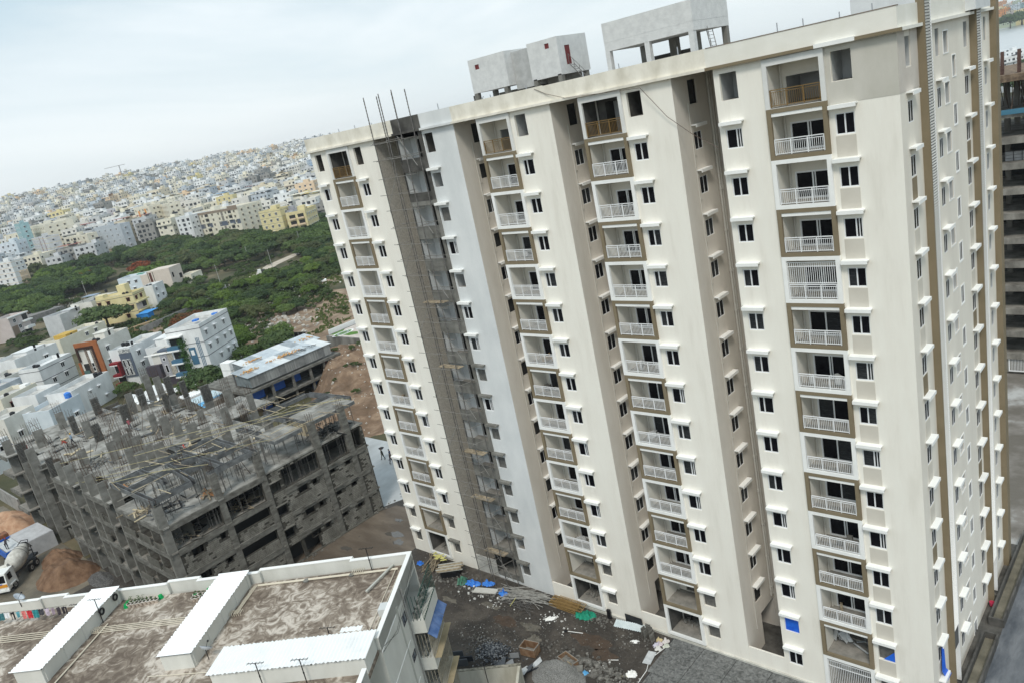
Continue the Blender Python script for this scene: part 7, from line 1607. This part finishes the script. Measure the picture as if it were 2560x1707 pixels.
def trunkmesh(v):
    rr = random.Random(v); b = MB(); b.tube((0, 0, -.1), (.03, .02, .45), .07, 7, r2=.05)
    for i in range(6): a = i*1.05+rr.random(); b.tube((.03, .02, .4), (.5*math.cos(a), .5*math.sin(a), .7+.15*rr.random()), .035, 5, r2=.015)
    return b.mesh('trunk', bark)
TK = [trunkmesh(i) for i in range(3)]
tr_ = random.Random(31); tcount = {}
zone = {'b': 'in the tree belt', 'l': 'in the left grove', 's': 'in the scrub', 'r': 'beside the tower edge'}
desc = {'dark': 'dark-green', 'mid': 'mid-green', 'bright': 'bright yellow-green', 'olive': 'dull olive', 'red': 'red-flowering'}
def tree(k, x, y, r, g=None, lab=None, hs=1.35):
    z = terr(x, y); bush = k == 's' and r < 2.6
    g = g or (tr_.choice(['dark', 'dark', 'mid', 'mid', 'olive'] if k == 'b' else ['mid', 'mid', 'bright', 'dark', 'dark'] if k == 'l' else ['olive', 'mid', 'bright', 'mid', 'dark'] if k == 's' else ['mid', 'dark', 'olive']))
    v = tr_.randrange(3);     word = 'shrub' if bush else 'tree'
    rr_ = math.hypot(x, y); lim = {'b': (450, 520), 'l': (290, 350), 's': (210, 265), 'r': (300, 380)}[k]; dep = 'front' if rr_ < lim[0] else 'middle' if rr_ < lim[1] else 'back'
    key = (k, g, bush, dep); tcount[key] = tcount.get(key, 0)+1
    lb = lab or '%s %s %s, %s from the left among the %s ones %s' % ({True: 'broad', False: 'compact'}[r > 3.2], desc[g].split()[0] if g in ('dark', 'mid', 'red') else g, word, ordn(tcount[key]), dep, zone[k])
    t = thing('shrub' if bush else 'tree', lb, word, (x, y, z), tr_.random()*6.28, 'trees and shrubs beyond the building site')
    if bush:
        o = put('foliage', CR[g, v, 'bush'], t); o.scale = (r, r*tr_.uniform(.8, 1.15), r*tr_.uniform(.75, 1.1))
        o = put('stem', TK[v], t); o.scale = (r*.5, r*.5, r*.9)
    else:
        h = r*hs*tr_.uniform(.85, 1.15); o = put('crown', CR[g, v, 'tree'], t); o.scale = (r*1.08, r*tr_.uniform(.95, 1.2), h*.72); o.location = (0, 0, h*.16)
        o = put('trunk', TK[v], t); o.scale = (r*.8, r*.8, h)
TREES=[('b',-381,185,6.0),('b',-392,240,4.7),('b',-420,190,4.7),('b',-437,227,4.9),('b',-362,210,4.9),('b',-435,187,4.3),('b',-509,198,4.2),('b',-366,239,5.9),('b',-406,181,4.4),('b',-388,253,5.0),('b',-376,177,5.2),('b',-385,230,5.2),('b',-428,184,5.3),('b',-423,208,5.0),('b',-365,183,5.0),('b',-421,181,5.8),('b',-400,200,4.2),('b',-414,212,6.1),('b',-501,191,5.9),('b',-408,191,5.2),('b',-461,191,4.7),('b',-379,195,4.3),('b',-411,199,4.7),('b',-376,221,4.3),('b',-331,218,6.4),('b',-494,218,4.9),('b',-417,237,4.8),('b',-450,192,5.6),('b',-498,228,4.9),('b',-468,212,5.0),('b',-367,199,4.3),('b',-384,216,5.5),('b',-401,242,4.9),('b',-453,208,5.0),('b',-507,170,6.0),('b',-378,206,4.5),('b',-344,209,4.9),('b',-445,198,5.5),('b',-403,219,4.4),('b',-511,212,4.4),('b',-372,191,5.3),('b',-451,232,5.8),('b',-430,216,6.4),('b',-361,227,5.2),('b',-483,199,4.8),('b',-489,179,5.5),('b',-355,189,4.8),('b',-446,210,6.2),('b',-384,240,6.0),('b',-389,223,5.6),('b',-391,183,5.8),('b',-514,182,4.4),('b',-392,203,5.8),('b',-384,176,6.2),('b',-496,204,6.3),('b',-345,225,6.2),('b',-484,223,4.5),('b',-404,209,6.4),('b',-356,200,4.9),('b',-518,205,4.3),('b',-503,211,4.4),('b',-392,195,4.3),('b',-395,255,5.2),('b',-322,212,4.7),('b',-489,192,6.3),('b',-429,236,5.3),('b',-519,196,5.7),('b',-486,216,4.9),('b',-500,181,5.1),('b',-469,190,5.7),('b',-372,213,6.3),('b',-509,227,5.4),('b',-525,188,4.3),('b',-397,174,6.1),('b',-364,175,4.6),('b',-339,218,6.2),('b',-454,199,5.4),('b',-397,188,5.9),('b',-475,203,4.4),('b',-412,225,5.3),('b',-403,255,5.0),('b',-395,211,5.4),('b',-371,229,6.5),('b',-516,163,6.3),('b',-420,198,6.4),('b',-530,179,5.2),('b',-432,208,5.7),('b',-526,170,5.4),('b',-396,247,6.3),('b',-490,208,6.4),('b',-431,198,4.9),('b',-507,219,5.6),('b',-355,237,5.8),('b',-520,176,6.0),('b',-356,215,5.8),('b',-411,242,4.5),('b',-422,224,5.6),('b',-539,152,5.8),('b',-480,209,4.2),('b',-477,185,5.5),('b',-535,160,4.9),('b',-400,231,5.5),('b',-372,245,4.4),('b',-331,209,5.9),('b',-465,198,4.4),('b',-499,173,4.7),('b',-347,195,6.5),('b',-371,168,5.4),('b',-439,206,6.0),('b',-352,230,4.4),('b',-444,233,6.5),('b',-337,225,6.5),('b',-410,234,4.8),('b',-511,189,4.8),('l',-483,143,4.6),('l',-457,120,5.4),('l',-436,114,5.8),('l',-485,115,5.8),('l',-426,102,5.2),('l',-456,149,5.8),('l',-454,133,5.4),('l',-464,110,5.4),('l',-477,134,6.0),('l',-430,128,6.0),('l',-416,107,4.8),('l',-431,143,4.9),('l',-438,128,4.9),('l',-471,117,4.0),('l',-411,119,4.1),('l',-445,117,5.2),('l',-396,103,5.9),('l',-422,136,5.3),('l',-384,104,4.6),('l',-453,108,5.6),('l',-441,104,4.6),('l',-490,140,5.4),('l',-426,112,4.2),('l',-476,147,4.1),('l',-476,141,4.8),('l',-454,143,4.8),('l',-433,105,5.9),('l',-477,156,4.9),('l',-451,126,4.4),('l',-447,151,4.2),('l',-464,150,4.1),('l',-487,151,4.7),('l',-437,140,5.5),('l',-429,121,5.9),('l',-418,121,4.6),('l',-496,144,6.1),('l',-455,157,5.5),('l',-462,132,4.2),('l',-404,109,6.2),('l',-443,136,5.5),('l',-405,101,5.7),('l',-477,119,6.0),('l',-439,148,5.6),('l',-438,120,4.1),('l',-393,111,4.8),('l',-469,134,6.0),('l',-465,121,5.3),('l',-423,143,5.0),('l',-433,151,4.2),('l',-418,101,4.8),('l',-416,139,6.0),('l',-495,118,5.4),('l',-488,157,4.1),('l',-494,156,5.0),('l',-511,153,4.3),('l',-471,158,4.9),('l',-505,153,6.0),('l',-446,110,4.2),('l',-399,115,4.1),('l',-462,142,4.6),('l',-502,147,5.0),('l',-446,145,5.2),('l',-440,155,5.6),('l',-430,134,5.0),('l',-415,114,6.1),('l',-461,159,5.3),('l',-424,124,6.1),('l',-476,112,5.4),('l',-469,141,6.2),('l',-445,128,5.7),('l',-484,136,4.9),('l',-518,149,5.3),('l',-452,116,4.8),('s',-246,128,3.0),('s',-250,152,3.2),('s',-291,129,1.9),('s',-292,140,3.1),('s',-243,146,3.0),('s',-270,136,2.9),('s',-321,133,2.8),('s',-234,115,3.0),('s',-280,137,1.8),('s',-218,115,3.4),('s',-212,111,2.2),('s',-236,147,2.9),('s',-297,142,2.2),('s',-271,114,2.3),('s',-240,120,2.2),('s',-323,148,1.9),('s',-265,141,2.5),('s',-310,147,2.8),('s',-307,125,2.9),('s',-210,130,2.4),('s',-302,123,2.5),('s',-216,120,2.1),('s',-262,176,1.9),('s',-223,128,2.9),('s',-222,136,2.4),('s',-221,113,1.7),('s',-272,182,1.7),('s',-249,126,2.4),('s',-273,131,3.0),('s',-260,156,2.6),('s',-267,121,3.0),('s',-215,106,2.1),('s',-218,131,2.2),('s',-266,118,1.8),('s',-288,150,2.7),('s',-276,155,2.8),('s',-316,143,2.2),('s',-232,136,2.9),('s',-263,126,2.2),('s',-295,145,1.6),('s',-213,134,1.9),('s',-296,124,2.4),('s',-270,144,2.2),('s',-264,169,3.0),('s',-238,129,1.7),('s',-283,134,3.0),('s',-220,125,3.1),('s',-259,124,2.9),('s',-235,139,2.2),('s',-234,129,2.9),('s',-272,120,3.1),('s',-285,139,2.9),('s',-225,142,1.8),('s',-321,140,3.4),('s',-284,143,2.8),('s',-243,133,2.9),('s',-318,151,1.9),('s',-283,162,1.6),('s',-238,136,2.0),('s',-238,142,2.2),('s',-308,134,3.3),('s',-257,121,2.2),('s',-249,134,2.1),('s',-249,145,1.7),('s',-335,137,3.3),('s',-333,144,2.3),('s',-271,149,1.7),('s',-255,146,2.2),('s',-200,103,2.3),('s',-282,117,2.3),('s',-227,116,3.3),('s',-254,131,3.2),('s',-302,131,3.0),('s',-253,170,2.7),('s',-263,129,2.6),('s',-195,101,2.0),('s',-278,132,2.1),('s',-229,119,2.3),('s',-334,154,3.2),('s',-206,103,1.6),('s',-272,176,3.1),('s',-244,152,2.4),('s',-291,156,2.6),('s',-280,179,2.6),('s',-286,129,2.5),('s',-209,136,2.6),('s',-326,150,3.0),('s',-234,121,3.1),('s',-245,142,3.0),('s',-228,126,1.8),('s',-310,137,2.8),('s',-242,140,1.9),('s',-275,184,3.4),('s',-270,127,2.0),('s',-328,146,2.6),('s',-195,95,2.8),('s',-257,141,3.1),('s',-258,173,2.3),('s',-211,124,3.2),('s',-281,144,3.2),('s',-333,148,2.1),('s',-287,154,1.7),('s',-259,137,2.4),('s',-314,134,1.8),('s',-219,139,2.0),('s',-213,115,2.1),('s',-272,160,3.4),('s',-240,148,3.3),('s',-300,133,1.8),('s',-314,127,3.2),('s',-300,147,1.9),('s',-336,150,3.4),('s',-220,109,2.6),('s',-265,147,3.1),('s',-290,174,2.5),('s',-276,151,1.7),('s',-276,122,2.9),('s',-281,171,1.6),('s',-289,167,1.8),('s',-314,139,3.3),('s',-262,165,3.4),('s',-242,124,2.4),('s',-293,121,3.2),('s',-282,174,1.7),('s',-258,147,1.8),('s',-275,139,2.5),('s',-286,117,2.3),('s',-273,145,1.9),('s',-224,122,2.8),('s',-303,127,1.8),('s',-320,130,2.9),('s',-250,138,1.7),('s',-274,166,2.7),('s',-228,134,2.0),('s',-295,129,2.0),('s',-214,138,2.9),('s',-215,124,3.0),('s',-230,130,3.2),('s',-229,142,3.3),('s',-225,131,2.7),('s',-263,158,3.0),('s',-250,141,2.4),('s',-256,154,2.6),('s',-284,168,2.6),('s',-291,149,3.3),('s',-217,110,2.8),('s',-331,151,2.1),('s',-208,106,2.4),('s',-323,136,3.3),('s',-328,136,2.9),('s',-325,141,2.3),('s',-262,150,2.8),('s',-317,138,2.7),('s',-298,120,1.7),('s',-277,179,2.5),('s',-278,185,1.7),('s',-269,159,2.3),('s',-245,137,2.1),('s',-281,131,1.7),('s',-203,107,2.0),('s',-329,142,3.2),('s',-266,173,2.6),('s',-199,97,3.4),('s',-252,164,1.7),('s',-270,173,2.0),('s',-319,147,2.2),('s',-256,125,2.4),('s',-276,163,3.2),('s',-269,139,2.2),('s',-266,151,2.9),('s',-235,133,1.6),('s',-258,133,2.8),('s',-250,122,3.2),('s',-302,137,3.0),('s',-233,143,2.2),('s',-246,124,3.3),('s',-255,137,3.1),('s',-289,123,2.8),('s',-291,133,3.0),('s',-269,163,3.4),('s',-280,121,1.9),('s',-274,127,2.7),('s',-277,145,1.8),('s',-281,152,3.3),('s',-306,142,2.2),('s',-207,126,1.9),('s',-289,119,3.4),('s',-268,156,2.0),('s',-282,183,2.7),('s',-237,126,2.0),('s',-297,137,3.3),('s',-228,111,3.2),('s',-264,133,2.9),('s',-291,144,1.8),('s',-287,158,2.5),('s',-250,130,1.8),('s',-337,145,2.5),('s',-221,119,1.6),('s',-261,143,2.6),('s',-257,160,2.6),('s',-266,177,3.3),('s',-277,174,3.0),('s',-231,146,2.7),('s',-277,118,3.4),('s',-275,112,1.7),('s',-285,146,2.7),('s',-299,127,1.8),('s',-276,159,2.8),('s',-253,154,3.2),('s',-226,139,3.1),('s',-308,129,2.0),('s',-288,162,3.2),('s',-239,117,3.3),('s',-282,148,3.4),('s',-265,136,2.8),('s',-202,100,2.2),('s',-278,126,1.6),('s',-267,130,3.4),('s',-305,147,2.1),('s',-211,120,3.1),('s',-212,105,2.0),('s',-257,168,2.7),('s',-311,126,3.3),('s',-287,179,3.0),('s',-306,137,1.8),('s',-262,119,1.9),('s',-265,164,2.0),('s',-259,129,3.3),('s',-278,141,2.4),('s',-291,171,2.2),('s',-232,125,2.5),('s',-318,135,2.0),('s',-315,130,2.8),('s',-278,169,2.4),('s',-268,114,1.6),('s',-249,164,2.8),('s',-294,136,2.0),('s',-209,103,1.6),('s',-225,109,2.1),('s',-252,135,2.4),('s',-206,109,2.2),('s',-280,114,1.8),('s',-231,116,2.9),('s',-214,128,2.1),('s',-288,136,2.2),('s',-244,119,2.0),('s',-284,122,3.2),('s',-245,165,2.5),('s',-262,153,2.8),('s',-243,130,3.2),('s',-262,162,2.7),('s',-273,170,1.6),('s',-260,170,2.8),('s',-246,132,3.4),('s',-303,141,3.3),('s',-238,123,3.3),('s',-220,142,2.5),('s',-313,144,2.4),('s',-269,118,2.1),('s',-273,135,2.8),('s',-246,148,3.3),('s',-255,149,2.2),('s',-280,158,2.4),('s',-332,136,1.9),('s',-303,144,2.5),('s',-283,126,1.7),('s',-326,133,2.9),('s',-279,163,2.8),('s',-222,132,2.3),('s',-278,148,2.1),('r',-334,227,2.8),('r',-316,215,2.8),('r',-365,246,4.0),('r',-311,196,2.8),('r',-271,183,4.3),('r',-290,197,3.6),('r',-332,210,3.7),('r',-279,181,4.2),('r',-303,192,3.4),('r',-346,236,4.3),('r',-261,176,3.2),('r',-323,217,4.4),('r',-298,189,3.7),('r',-302,202,3.3),('r',-308,206,3.1),('r',-319,207,3.9),('r',-323,204,4.5),('r',-276,186,3.5),('r',-330,216,3.8),('r',-378,256,2.8),('r',-299,196,3.4),('r',-383,257,3.9),('r',-285,189,4.3),('r',-362,243,2.7),('r',-391,263,4.4),('r',-255,172,2.7),('r',-323,212,2.7),('r',-266,180,4.2),('r',-315,202,4.2),('r',-293,192,3.0),('r',-396,267,3.3),('r',-317,197,3.5),('r',-314,210,2.9),('r',-355,240,3.8),('r',-330,223,4.1),('r',-411,275,4.5),('r',-340,231,4.2),('r',-415,278,3.2),('r',-372,253,3.4),('r',-402,270,3.0),('r',-285,184,2.9),('r',-295,200,2.6),('r',-329,203,3.9),('r',-291,187,2.8),('r',-322,199,3.3),('r',-351,236,3.7)]
small_scrub = [q for q in TREES if q[0] == 's' and q[3] < 2.95]; TREES = [q for q in TREES if q not in small_scrub]
for k, x, y, r in sorted(TREES, key=lambda q: -math.atan2(q[2], q[1])): tree(k, x, y, r)
print('trees', len(TREES))
tree('l', -290, 97, 8.5, 'dark', 'big lone dark green tree in front of the yellow house', 1.1)
tree('s', -242, 104, 5.0, 'red', 'tree with orange-red flowers right of the yellow house', 1.0)
tree('b', -455, 150, 6, 'red', 'rusty-tinged tree in the tree belt, left one', 1.2)
tree('b', -428, 168, 6, 'red', 'rusty-tinged tree in the tree belt, right one', 1.2)
tree('b', -372, 150, 10.5, 'bright', 'large bright yellow-green tree standing out before the tree belt', 1.25)
for i, (x, y, r, g, lb) in enumerate(((-162.5, 68.3, 5.0, 'dark', 'dark green tree in front of the tall white house'), (-167, 64.5, 2.6, 'mid', 'small tree by the blue gate in front of the tall white house'), (-158, 73, 2.4, 'bright', 'small bright tree beside the white box tank'), (-181, 65, 2.6, 'olive', 'olive shrub-like tree before the small dark grey villa'), (-190, 62.5, 2.8, 'mid', 'tree below the maroon balconies'), (-200, 59, 2.6, 'dark', 'dark tree beside the terracotta villa'), (-221, 63, 2.2, 'mid', 'small tree between the white roofs'), (-206, 56.5, 2.0, 'mid', 'small tree at the foot of the terracotta villa'), (-174, 86, 4.0, 'mid', 'tree behind the tall white house, left'), (-170, 92, 4.5, 'dark', 'tree behind the tall white house, right'), (-177, 97, 4, 'mid', 'tree at the dark sheet fence'), (-186, 90, 4.5, 'bright', 'bright tree behind the white terrace roofs'), (-163, 84, 3.2, 'bright', 'bright tree at the right wall of the tall white house'))):
    tree('s', x, y, r, g, lb, 1.45)
for i in range(9):
    x, y = -150.7, 96+3.6*i; tree('s', x-.8, y, 1.5, 'mid', 'young tree, %s from the near end along the white garden wall' % ordn(i+1), 2.4)
# ground cover between the shrubs: low bushes joined into one mass
sb = MB(); br = random.Random(41)
HP = [(o.location.x, o.location.y) for o in col.objects if o.name.startswith('house') and o.parent is None]
tmpl = [crown(400+i, 1.0, .8, 10, .13, 34) for i in range(4)]
def addbush(x, y, s):
    T = br.choice(tmpl); a = br.random()*6.28; c, sn = math.cos(a)*s, math.sin(a)*s; z = terr(x, y); i = len(sb.v)
    sb.v += [(x+p[0]*c-p[1]*sn, y+p[0]*sn+p[1]*c, z+p[2]*s*.9) for p in T.v]; sb.f += [tuple(q+i for q in f) for f in T.f]; sb.m += T.m
for k, x, y, r in small_scrub: addbush(x, y, r)
n = 0
for i in range(9000):
    az = br.uniform(146.5, 167.5); r = br.uniform(200, 560); x, y = r*math.cos(R(az)), r*math.sin(R(az))
    if noise.noise((x*.02, y*.02, 7)) < -.25: continue
    if r < 330 and az > 160.5: continue
    if r < 265 and az > 154: continue
    if any(abs(x-a+6) < 16 and abs(y-b-4) < 13 for a, b in HP): continue
    if -352 < x < -298 and 156 < y < 232 and abs((x+300)*.80+(y-158)*.55) < 6: continue
    if -215 < x < -160 and 92 < y < 125: continue
    if abs((x+345)*.38+(y-118)) < 7 and az > 158: continue
    addbush(x, y, br.uniform(1.6, 3.4)); n += 1
    if n > 620: break
for i in range(34): addbush(br.gauss(-316, 13), br.gauss(80, 4.5), br.uniform(1.2, 3))
for i in range(26):
    x, y = br.uniform(-138, -104), br.uniform(66, 94); z = mfun(x, y)
    if z is None: continue
    i0 = len(sb.v); addbush(x, y, br.uniform(.5, 1.3))
    for q in range(i0, len(sb.v)): v = sb.v[q]; sb.v[q] = (v[0], v[1], v[2]+z)
stuff(sb.build('scrub_bushes', leafmat('leaf_scrub', [(.035, .06, .018), (.095, .14, .04), (.20, .225, .08)], .0)))
gc = MB(); gr = random.Random(77)
for i in range(15000):
    x, y = gr.uniform(-320, -160), gr.uniform(84, 175); az = math.degrees(math.atan2(y, x))
    if az < 146 or az > 163 or noise.noise((x*.05, y*.05, 0)) < -.12 or (-262 < x < -180 and 88 < y < 122 and noise.noise((x*.08, y*.08, 5)) < .2): continue
    s = gr.uniform(.25, .7); a = gr.random()*3.14; h = s*gr.uniform(.7, 1.6); c, sn = math.cos(a)*s, math.sin(a)*s
    gc.q(((x-c, y-sn, 0), (x+c, y+sn, 0), (x+c*.4+gr.uniform(-.2, .2), y+sn*.4, h), (x-c*.5, y-sn*.5, h*.9)))
stuff(gc.build('undergrowth', leafmat('leaf_undergrowth', [(.05, .075, .022), (.09, .125, .035), (.15, .17, .06)])))

# ================================================================== far right: frame tower, lake, far shore
rt_ = thing('unfinished_tower', 'tall open concrete frame tower with dark empty floors at the right edge', 'building under construction', (0, 0, 0))
YR = 110.0
oldc = M('aged_frame_concrete', (.12, .112, .098), (.30, .285, .255), .6, .95, st=(1, 1, .5), bump=.2, bsc=5)
for lv in range(1, 12):
    z = 33.4-3.06*(lv-1) if lv < 11 else 2.9
    b = MB(); b.box(-26, -2, YR, YR+18, z-.15, z); b.box(-26, -2, YR-.02, YR+.25, z-.75, z+.003); b.build('floor_slab', oldc, rt_)
    for x in (-22.3, -18.2, -13.8, -9): b = MB(); b.box(x-.35, x+.35, YR+.02, YR+.6, z-.76 if lv < 11 else 0, z+2.3 if lv < 2 else z); b.build('column', oldc, rt_) if lv < 2 else None
for x in (-25.5, -21.9, -18.2, -13.8, -9):
    b = MB(); b.box(x-.3, x+.3, YR+.05, YR+.7, 0, 36.8); b.build('column', oldc, rt_)
    for yy in (6, 12, 17): b = MB(); b.box(x-.3, x+.3, YR+yy, YR+yy+.6, 0, 36.8); b.build('column', oldc, rt_)
b = MB(); b.box(-26, -2, YR+9, YR+9.2, 0, 30.2); b.build('dark_inside_panel', dark_void, rt_)  # near-black panel paints the dark inside of the empty floors
b = MB(); b.box(-26, -2, YR-.3, YR+17, 36.8, 37.6); b.build('roof_formwork', M('brown_formwork', (.10, .07, .05), (.26, .19, .13), 2, .9), rt_)
for i in range(70):
    rx = tr_.uniform(-25, -8); b = MB(); b.tube((rx, YR+tr_.uniform(0, 6), 33.5), (rx+.1, YR+tr_.uniform(0, 6), 36.7), .05, 4); b.build('prop', rebar_m, rt_)
b = MB(); b.q(((-26, YR-.35, 33.6), (-2, YR-.35, 33.9), (-2, YR-.3, 33.0), (-26, YR-.3, 33.1))); b.build('blue_net', M('blue_net', (.07, .20, .29), rough=.8), rt_)
for x in (-21.5, -19.8, -18.3, -16.9, -15.2, -13): 
    b = MB()
    for q in range(6): b.tube((x+.12*(q % 3), YR+1+.4*(q//3), 37.6), (x+.12*(q % 3)+.05, YR+1+.4*(q//3), 40.2), .05, 4)
    for q in range(8): b.box(x-.05, x+.32, YR+.95, YR+1.5, 37.7+.18*q, 37.75+.18*q)
    b.build('rebar_cage', M('rust_red_rebar', (.10, .055, .045), (.16, .10, .085), 3, .9), rt_)
b = MB(); b.box(-23, -16, YR+.3, YR+.4, .2, 2.4); b.build('ground_wall', oldc, rt_); b = MB(); b.ring(-21.2, -17.5, .4, 2.3, .1, YR+.15, YR+.28); 
for i in range(22): b.box(-21.1+.165*i, -21.05+.165*i, YR+.18, YR+.24, .5, 2.2)
b.build('barred_window', frame_w, rt_)
b = MB()
for i in range(3):
    for j in range(4): b.box(-21.4+.9*j, -20.6+.9*j, YR+2, YR+2.6, 27.2+.4*i, 27.55+.4*i)
b.build('stored_blocks', M('pale_block_top', (0, 0, 0)), rt_)
struct(MB().q([(-1500, 700, .5), (300, 700, .5), (300, 1750, 1.5), (-900, 1750, 1.5)]).build('lake', M('lake_water', (.50, .54, .56), (.60, .63, .64), .02, .25, st=(1, 3, 1))))
fr_ = random.Random(12); B, W = MB(), MB()
for i in range(330):
    az = R(fr_.uniform(91, 104)); r = fr_.uniform(1800, 3400); x, y = r*math.cos(az), r*math.sin(az); w, d = fr_.uniform(14, 30), fr_.uniform(12, 24)
    city_house(B, W, w, d, fr_.choice([3, 4, 5, 7]), 'white', x, y, 6+max(0, (r-1900)*.016), fr_.uniform(-.4, .4), True, fr_.randrange(len(keys)), 0, fr_)
stuff(B.build('far_shore_buildings', mlist)); stuff(W.build('far_shore_windows', dwin))
for i in range(20):
    az = R(fr_.uniform(93, 103)); r = fr_.choice([fr_.uniform(470, 640), fr_.uniform(1620, 1760)]); x, y = r*math.cos(az), r*math.sin(az)
    v = fr_.randrange(3); t = thing('tree', 'dark lakeside tree at the upper right corner, %s from the near shore' % ordn(i+1), 'tree', (x, y, 1), fr_.random()*6, 'trees around the lake'); s = 10 if r < 700 else 22
    o = put('crown', CR['dark', v, 'tree'], t, (0, 0, s*.2)); o.scale = (s, s*1.1, s*.8); o = put('trunk', TK[v], t); o.scale = (s*.7, s*.7, s)
for i in range(16):
    az = R(fr_.uniform(94, 101)); r = fr_.uniform(420, 800); x, y = r*math.cos(az), r*math.sin(az); B2, W2 = MB(), MB(); city_house(B2, W2, 18, 14, 2, 'white', 0, 0, 0, 0, False, 0, 0, fr_)
    t = thing('lakeside_building', 'white low lakeside building at the upper right corner, %s from the shore' % ordn(i+1), 'building', (x, y, 1.5), fr_.random(), 'lakeside buildings'); B2.build('house_body', hw['white'], t); stuff(W2.build('window_openings', dwin, t))

# ================================================================== air
b = MB(); b.box(-1760, 420, -30, 3800, -1.5, 90)
hz = b.build('haze', None); hz.data.materials.clear()
hm_ = bpy.data.materials.new('haze_air'); hm_.use_nodes = True; hm_.node_tree.nodes.clear()
ho = hm_.node_tree.nodes.new('ShaderNodeOutputMaterial'); pv = hm_.node_tree.nodes.new('ShaderNodeVolumePrincipled')
pv.inputs['Color'].default_value = (.86, .91, .96, 1); pv.inputs['Density'].default_value = .00015; pv.inputs['Anisotropy'].default_value = .2
hm_.node_tree.links.new(pv.outputs[0], ho.inputs['Volume']); hz.data.materials.append(hm_); stuff(hz)
